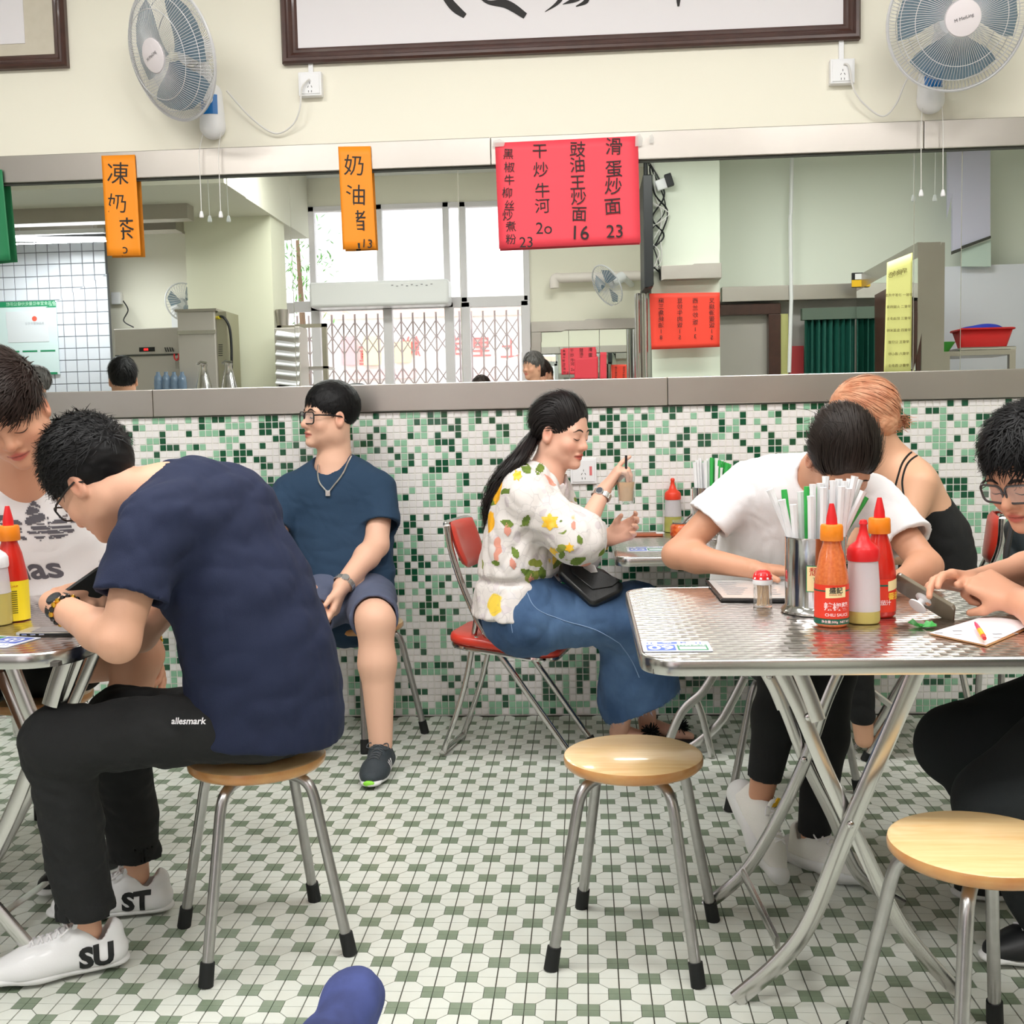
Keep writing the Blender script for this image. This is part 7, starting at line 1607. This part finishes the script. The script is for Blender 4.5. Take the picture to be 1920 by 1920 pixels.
hair(H, root, mat('hair_umber', (44, 36, 32), .5, spec=.3), f_, lambda q: q[:, 2] > -.04, lambda p: np.stack([-p[:, 0]*2.5+.0*p[:, 1], -1+0*p[:, 0], np.where(p[:, 1] > .02, 1.2, -.5)], 1), 4200, .08, .0016, .04, 0, 25, .10, sd_extra=None, r=(.081, .101, .089))
mb = MB(); g = np.random.default_rng(12)
for k in range(16): a = H(g.uniform(-.06, .07), g.uniform(-.06, .05), .125); dr = npv((-.10+g.uniform(-.02, .06), 0, .02))*g.uniform(.3, 1.1); mb.tube(smooth_path([a, a+dr*.5+npv((0, 0, .02)), a+dr+npv((0, 0, g.uniform(-.02, .02)))], 4), .0006, 3, cap=False)
o = mb.build('stray_hairs', hair_db, root); o['kind'] = 'stuff'
yell = mat('yellow_tab', (240, 190, 40), .6)
for s, A, fw, up, tm in (('R', at(1428, 1532, -1.62), (.28, -.74, -.62), (.58, -.32, .75), .9), ('L', npv((J['anL'][0], J['anL'][1]+.0, .004)), (.62, -.78, 0), (0, 0, 1), 1)):
    if s == 'R': A = J['anR']-nrm(up)*.075+nrm(fw)*.01
    r, P_, F3, bv = shoe(root, A, fw, up, .98, white_k, white_s, white_c, name='chunky_sneaker', chunky=2.0, high=.012)
    sd = SD(); sd.cone(P_(0, -.065, .030), P_(0, .0, .022), .040, .036, .02); sdobj(sd, 'heel_block', .004, white_s, r)
    mb = MB(); mb.bar(P_(0, .030, .10), P_(0, .022, .138), .026, .003, tuple(F3[:, 0])); mb.bar(P_(0, .055, .092), P_(0, .085, .078), .020, .003, tuple(F3[:, 0])); mb.build('yellow_tab', yell, r)
    mb = MB(); put_text(mb, 'LIFE', frame(P_(0, .0325, .118), F3[:, 2], -F3[:, 0]), size=.017, offset=.0006); mb.build('tab_lettering', ink, r)
# ---------------------------------------------------------------- orange-haired woman seen from behind
root = thing('person', 'person with orange hair in a black camisole, seen from behind at the wall table', 'person', (1.12, -.62, 0)); S_ = (230, 178, 146)
J = dict(pel=at(1765, 1130, -.66), mid=at(1750, 1010, -.70), neck=at(1672, 868, -.76), shL=at(1728, 905, -.88), shR=at(1650, 900, -.58), front=npv((-.9, .3, 0)), elL=at(1690, 1035, -.92), wrL=at(1610, 1040, -.74), elR=at(1600, 1010, -.55), wrR=at(1560, 1030, -.50),
    hpL=at(1765, 1150, -.74), knL=at(1600, 1150, -.70), anL=at(1620, 1385, -.62), hpR=at(1765, 1150, -.56), knR=at(1600, 1150, -.52), anR=at(1620, 1370, -.45))
H = Head(at(1617, 785, -.78), (-.80, .40, -.45), (-.22, .04, .97), 1.0)
sd = SD(); H.build(sd, .95); skinparts(sd, J, H, .98, .95, neck_r=.052); torso(sd, J, -.008, .05, w=.98); body, V, Q = sdobj(sd, 'body', .0045, skin_m, root, lambda P: H.color(P, S_))
sd = SD(); cp_ = at(1740, 955, -.7); sp_ = nrm(J['neck']-J['pel']); torso(sd, J, .004, .05, hem=((J['mid']*.42+J['neck']*.58, nrm(sp_+npv((.35, -.1, 0)))),)); sd.ell(J['pel'], (.16, .17, .13), None, .05)
for s in 'LR': sd.cone(J['hp'+s], J['kn'+s], .09, .07, .04); sd.cone(J['kn'+s], J['an'+s]*.8+J['kn'+s]*.2, .06, .045, .04)
f1 = folds(.004, (20, 20, 20), 63); sd.disp = lambda P: f1(P); o, V2, Q2 = sdobj(sd, 'camisole', .0055, black_c, root)
bv = bvh_of(V, Q); mb = MB()
for pts in ([(1722, 842), (1706, 850), (1692, 868), (1684, 892), (1678, 915), (1674, 935)], [(1736, 850), (1716, 856), (1700, 872), (1692, 900), (1694, 925), (1698, 945)]):
    Ps = []
    for p in smooth_path([at(a, b, -1.3) for a, b in pts], 6):
        d = nrm(p-CAMP); h_ = bv.ray_cast(Vector(p), Vector(nrm((d[0], d[1], d[2]))), 1.5)
        if h_[0] is not None: Ps.append(npv(h_[0])-d*.002)
    if len(Ps) > 3: mb.tube(Ps, .0032, 6)
mb.build('straps', black_c, root, smooth=True)
hair(H, root, hair_or, lambda sd, H: (sd.ell(H(0, -.018, .036), [q*H.s for q in (.090, .110, .098)], H.A, .01), sd.ell(H(0, -.05, -.045), (.060, .045, .045), H.A, .05), sd.ell(H(0, .125, -.03), (.08, .055, .095), H.A, .012, True)), lambda q: q[:, 2] > -.07, lambda p: np.stack([-p[:, 0]*2+.5, -.6+0*p[:, 0], -1.0+0*p[:, 0]], 1), 4200, .075, .0022, .03, .30, 35, .08, r=(.086, .106, .094), c0=(0, -.018, .036))
# ---------------------------------------------------------------- man in black at the right edge
root = thing('person', 'person in black with glasses and messy black hair, holding a phone at the right edge', 'person', (1.16, -2.0, 0)); S_ = (222, 164, 134)
J = dict(pel=at(2125, 1230, -2.02), mid=at(2115, 1080, -2.03), neck=at(2010, 948, -2.02), shL=at(2070, 1000, -2.20), shR=at(2010, 985, -1.86), front=npv((-.95, .1, 0)), elL=at(1985, 1165, -2.24), wrL=at(1905, 1130, -2.06), elR=at(1965, 1062, -1.80), wrR=at(1822, 1092, -1.92),
    hpL=at(2120, 1290, -2.14), knL=at(1868, 1508, -2.14), anL=at(2000, 1800, -2.05), hpR=at(2120, 1280, -1.92), knR=at(1790, 1392, -1.84), anR=at(1930, 1640, -1.72))
J['wrL'][2] = max(J['wrL'][2], .80); J['wrR'][2] = max(J['wrR'][2], .80); J['elL'][2] = max(J['elL'][2], .785)
H = Head(at(1930, 886, -2.02), (-.72, -.50, -.42), (-.34, -.20, .92), .99)
sd = SD(); H.build(sd, 1.04); skinparts(sd, J, H, 1.10, 1.0)
hand(sd, J['wrL'], at(1858, 1100, -2.02)-J['wrL'], (.3, .5, -.8), 1, 1.0, ((65, 75, 45),)*4, (.5, .5, .6)); hand(sd, J['wrR'], at(1745, 1082, -1.98)-J['wrR'], (-.1, -.5, -.85), 1, 1.05, ((12, 25, 20), (20, 30, 20), (30, 35, 20), (35, 35, 20)), (.9, .3, .4))
body, V, Q = sdobj(sd, 'body', .0038, skin_m, root, lambda P: H.color(P, S_)); face_marks(body, H, bvh_of(V, Q), 1.1); glasses(H, root, mat('frame_grey', (70, 66, 66), .25), .029, .021, r=.0026)
sd = SD(); torso(sd, J, .018, .05)
for s in 'LR': a, b = J['sh'+s], J['el'+s]; d = nrm(b-a); sd.cone(a, a+d*.2, .060, .068, .05, end=((a+d*.16, d),))
f1 = folds(.005, (16, 16, 20), 73); sd.disp = lambda P: f1(P); sdobj(sd, 'tshirt', .007, black_c, root)
sd = SD(); sd.ell((J['hpL']+J['hpR'])/2, (.17, .18, .12), None, .05)
for s in 'LR': sd.cone(J['hp'+s], J['kn'+s], .105, .082, .05); sd.cone(J['kn'+s], J['an'+s], .078, .055, .05)
f1 = folds(.005, (20, 20, 20), 74); sd.disp = lambda P: f1(P); sdobj(sd, 'trousers', .006, mat('black_wool', (34, 38, 40), .95, bump=.3, bscale=300), root)
hair(H, root, hair_black, capops(.074, -.040, .012, .080, .010, .012), lambda q: q[:, 2] > .02, lambda p: np.stack([.3+p[:, 0]*3, .5-5*np.abs(p[:, 2]-.05), -.5+0*p[:, 0]], 1), 3800, .042, .0017, .20, .1, 45, .35)
for s in 'LR':
    A = npv((J['an'+s][0], J['an'+s][1], .004)); shoe(root, A, (-.95, -.2, 0), (0, 0, 1), 1.0, black_pl, white_s, white_c, name='sneaker', res=.006)
pa, pb_ = at(1682, 1096, -1.95), at(1788, 1160, -2.03); r = thing('smartphone', 'phone with a white ring grip held by the man at the right edge', 'phone', tuple(pb_))
ex = nrm(pb_-pa); ey = np.cross(nrm((.35, .55, .75)), ex); M = frame((pa+pb_)/2+npv((0, 0, .008)), ex, ey); MB().prism(rrect(.145, .072, .010, 4), Matrix(M) @ Matrix.Translation((0, 0, -.004)), .009).build('case', mat('phone_case_olive', (120, 112, 96), .2, coat=.6), r, bevel=.002)
M2 = Matrix(M); MB().lathe([(0, -.004), (.019, -.004), (.019, -.007), (.008, -.010), (.009, -.020), (.021, -.026), (.021, -.029), (0, -.029)], (0, 0, 0), 24, M2.to_3x3()).build('ring_grip', white_pl, r, smooth=True, angle=40)
o = r.children[-1]
for v in o.data.vertices: v.co = v.co+M2.translation
# backpack hanging by the man's chair
bp_ = at(1918, 1050, -1.30); sd = SD(); sd.rbox(bp_, (.05, .05, .12), np.eye(3), .04, .02); f1 = folds(.012, (30, 30, 24), 83); sd.disp = lambda P: f1(P)
r = thing('backpack', 'black backpack with a blue tag behind the man at the right edge', 'bag', tuple(bp_-npv((0, 0, .14)))); sdobj(sd, 'body', .006, mat('nylon_black', (36, 46, 50), .6, bump=.3), r); MB().tube(smooth_path([bp_+npv((-.05, -.06, .12)), bp_+npv((-.075, -.075, .0)), bp_+npv((-.06, -.07, -.12))], 6), .008, 6).build('strap', black_pl, r)
MB().box(bp_+npv((-.03, -.075, -.05)), (.03, .008, .035)).build('blue_tag', mat('tag_blue', (40, 140, 220), .4), r, bevel=.003)
sb = thing('bag_stool', 'small dark stool holding the black backpack', 'stool', (bp_[0], bp_[1], 0)); zz = bp_[2]-.145; MB().bb(bp_[0]-.1, bp_[0]+.1, bp_[1]-.1, bp_[1]+.1, zz-.02, zz).build('seat', black_pl, sb, bevel=.004)
for sx in (-1, 1):
    for sy in (-1, 1): MB().tube([bp_+npv((sx*.08, sy*.08, zz-bp_[2])), npv((bp_[0]+sx*.1, bp_[1]+sy*.1, 0))], .009, 8).build('leg', legm, sb)
# ---------------------------------------------------------------- a knee in blue cloth rising into the bottom of the frame
root = thing('person', 'person mostly below the frame, only a knee in bright blue trousers showing at the bottom', 'person', (-.27, -3.15, 0)); kn = at(664, 1868, -3.1)
J = dict(kn=kn, hp=kn+npv((-.05, -.42, -.02)), an=npv((kn[0]-.02, kn[1]+.05, .08)))
sd = SD(); sd.cone(J['hp']+npv((-.03, 0, -.10)), kn, .105, .030, .03); sd.cone(kn, J['an']+npv((-.04, 0, 0)), .030, .050, .04); f1 = folds(.006, (26, 26, 26), 93); sd.disp = lambda P: f1(P); sdobj(sd, 'trousers', .005, mat('cobalt_cloth', (76, 88, 150), .9, var=1.0, vscale=9, vcol=(34, 38, 66)), root)
sd = SD(); sd.cone(J['an']+npv((0, 0, .02)), J['an']+npv((0, 0, -.02)), .036, .034, .02); sd.cone(J['an']+npv((0, 0, -.03)), J['an']+npv((0, .12, -.05)), .034, .028, .02); V, Q = sd.mesh(.005); cc_ = np.ones((len(V), 4)); cc_[:, :3] = s2l(S_); link('foot', np_mesh('foot', V, Q, skin_m, cc_), root)
# ---------------------------------------------------------------- people only the mirror shows (standing or seated behind the camera)
def far_person(px, py, d, fwd, hm, shirt, label, sc=1.0, stand=True, skin=(214, 160, 132)):
    O = at(px, py, d); r = thing('person', label, 'person', (O[0], O[1], 0)); H = Head(O, fwd, (0, 0, 1), sc); sd = SD(); H.build(sd)
    f = nrm((fwd[0], fwd[1], 0)); l = npv((-f[1], f[0], 0)); N_ = O-npv((0, 0, .20)); z = O[2]
    J = dict(neck=N_, shL=N_+l*.17-npv((0, 0, .06)), shR=N_-l*.17-npv((0, 0, .06)), pel=npv((O[0], O[1], z*.56)), front=f)
    for s, g_ in (('L', 1), ('R', -1)): J['el'+s] = J['sh'+s]+l*g_*.04-npv((0, 0, .28)); J['wr'+s] = J['el'+s]+f*.12-npv((0, 0, .20)); J['hp'+s] = J['pel']+l*g_*.08; J['kn'+s] = npv((O[0], O[1], z*.30))+l*g_*.09; J['an'+s] = npv((O[0], O[1], .09))+l*g_*.10
    skinparts(sd, J, H); body, V, Q = sdobj(sd, 'body', .009, skin_m, r, lambda P: H.color(P, skin))
    sd = SD(); torso(sd, J, .015); [sd.cone(J['sh'+s], J['el'+s]*.7+J['sh'+s]*.3, .058, .058, .04) for s in 'LR']; sdobj(sd, 'tshirt', .012, shirt, r)
    sd = SD(); sd.ell(J['pel'], (.16, .13, .12), None, .04); [(sd.cone(J['hp'+s], J['kn'+s], .09, .07), sd.cone(J['kn'+s], J['an'+s], .068, .055)) for s in 'LR']; sdobj(sd, 'trousers', .012, black_c, r)
    for s in 'LR': MB().prism([(-.05, -.05), (.05, -.05), (.045, .18), (0, .21), (-.045, .18)], frame((J['an'+s][0], J['an'+s][1], .001), (f[1], -f[0], 0), f), .07).build('shoe', black_pl, r, bevel=.02)
    hair(H, r, hm, capops(.060, -.05, .0, .08, .010, .010), lambda q: q[:, 2] > 0, lambda p: np.stack([p[:, 0]*3, .2+0*p[:, 0], -.8+0*p[:, 0]], 1), 500, .05, .005, .1, .2, 3, .2, capres=.006); return r
grey_h = mat('hair_grey', (92, 88, 86), .5)
far_person(1000, 690, 5.7, (-.7, .7, 0), grey_h, white_c, 'person with short grey hair, standing, seen in the mirror right of the gate')
far_person(1017, 703, 6.15, (.6, -.6, 0), hair_brown, mat('tshirt_pale', (226, 206, 206), .9), 'person with brown hair behind the grey-haired man, seen in the mirror')
far_person(232, 712, 3.0, (-.3, -.9, 0), hair_black, white_c, 'person with round black hair seen from behind in the mirror, below the water boiler', 1.12)
far_person(66, 722, 3.4, (-.5, .6, 0), grey_h, mat('tshirt_grey', (150, 150, 155), .9), 'person with cropped greying hair at the left end of the mirror', 1.0)
far_person(905, 735, 5.6, (.2, -.9, 0), hair_brown, mat('tshirt_red', (180, 60, 60), .9), 'person whose dark crown just shows above the mirror edge, right of the gate middle')
far_person(541, 740, 5.0, (.2, -.9, 0), hair_black, navy, 'person whose black crown just shows above the mirror edge, under the louvred cabinet')
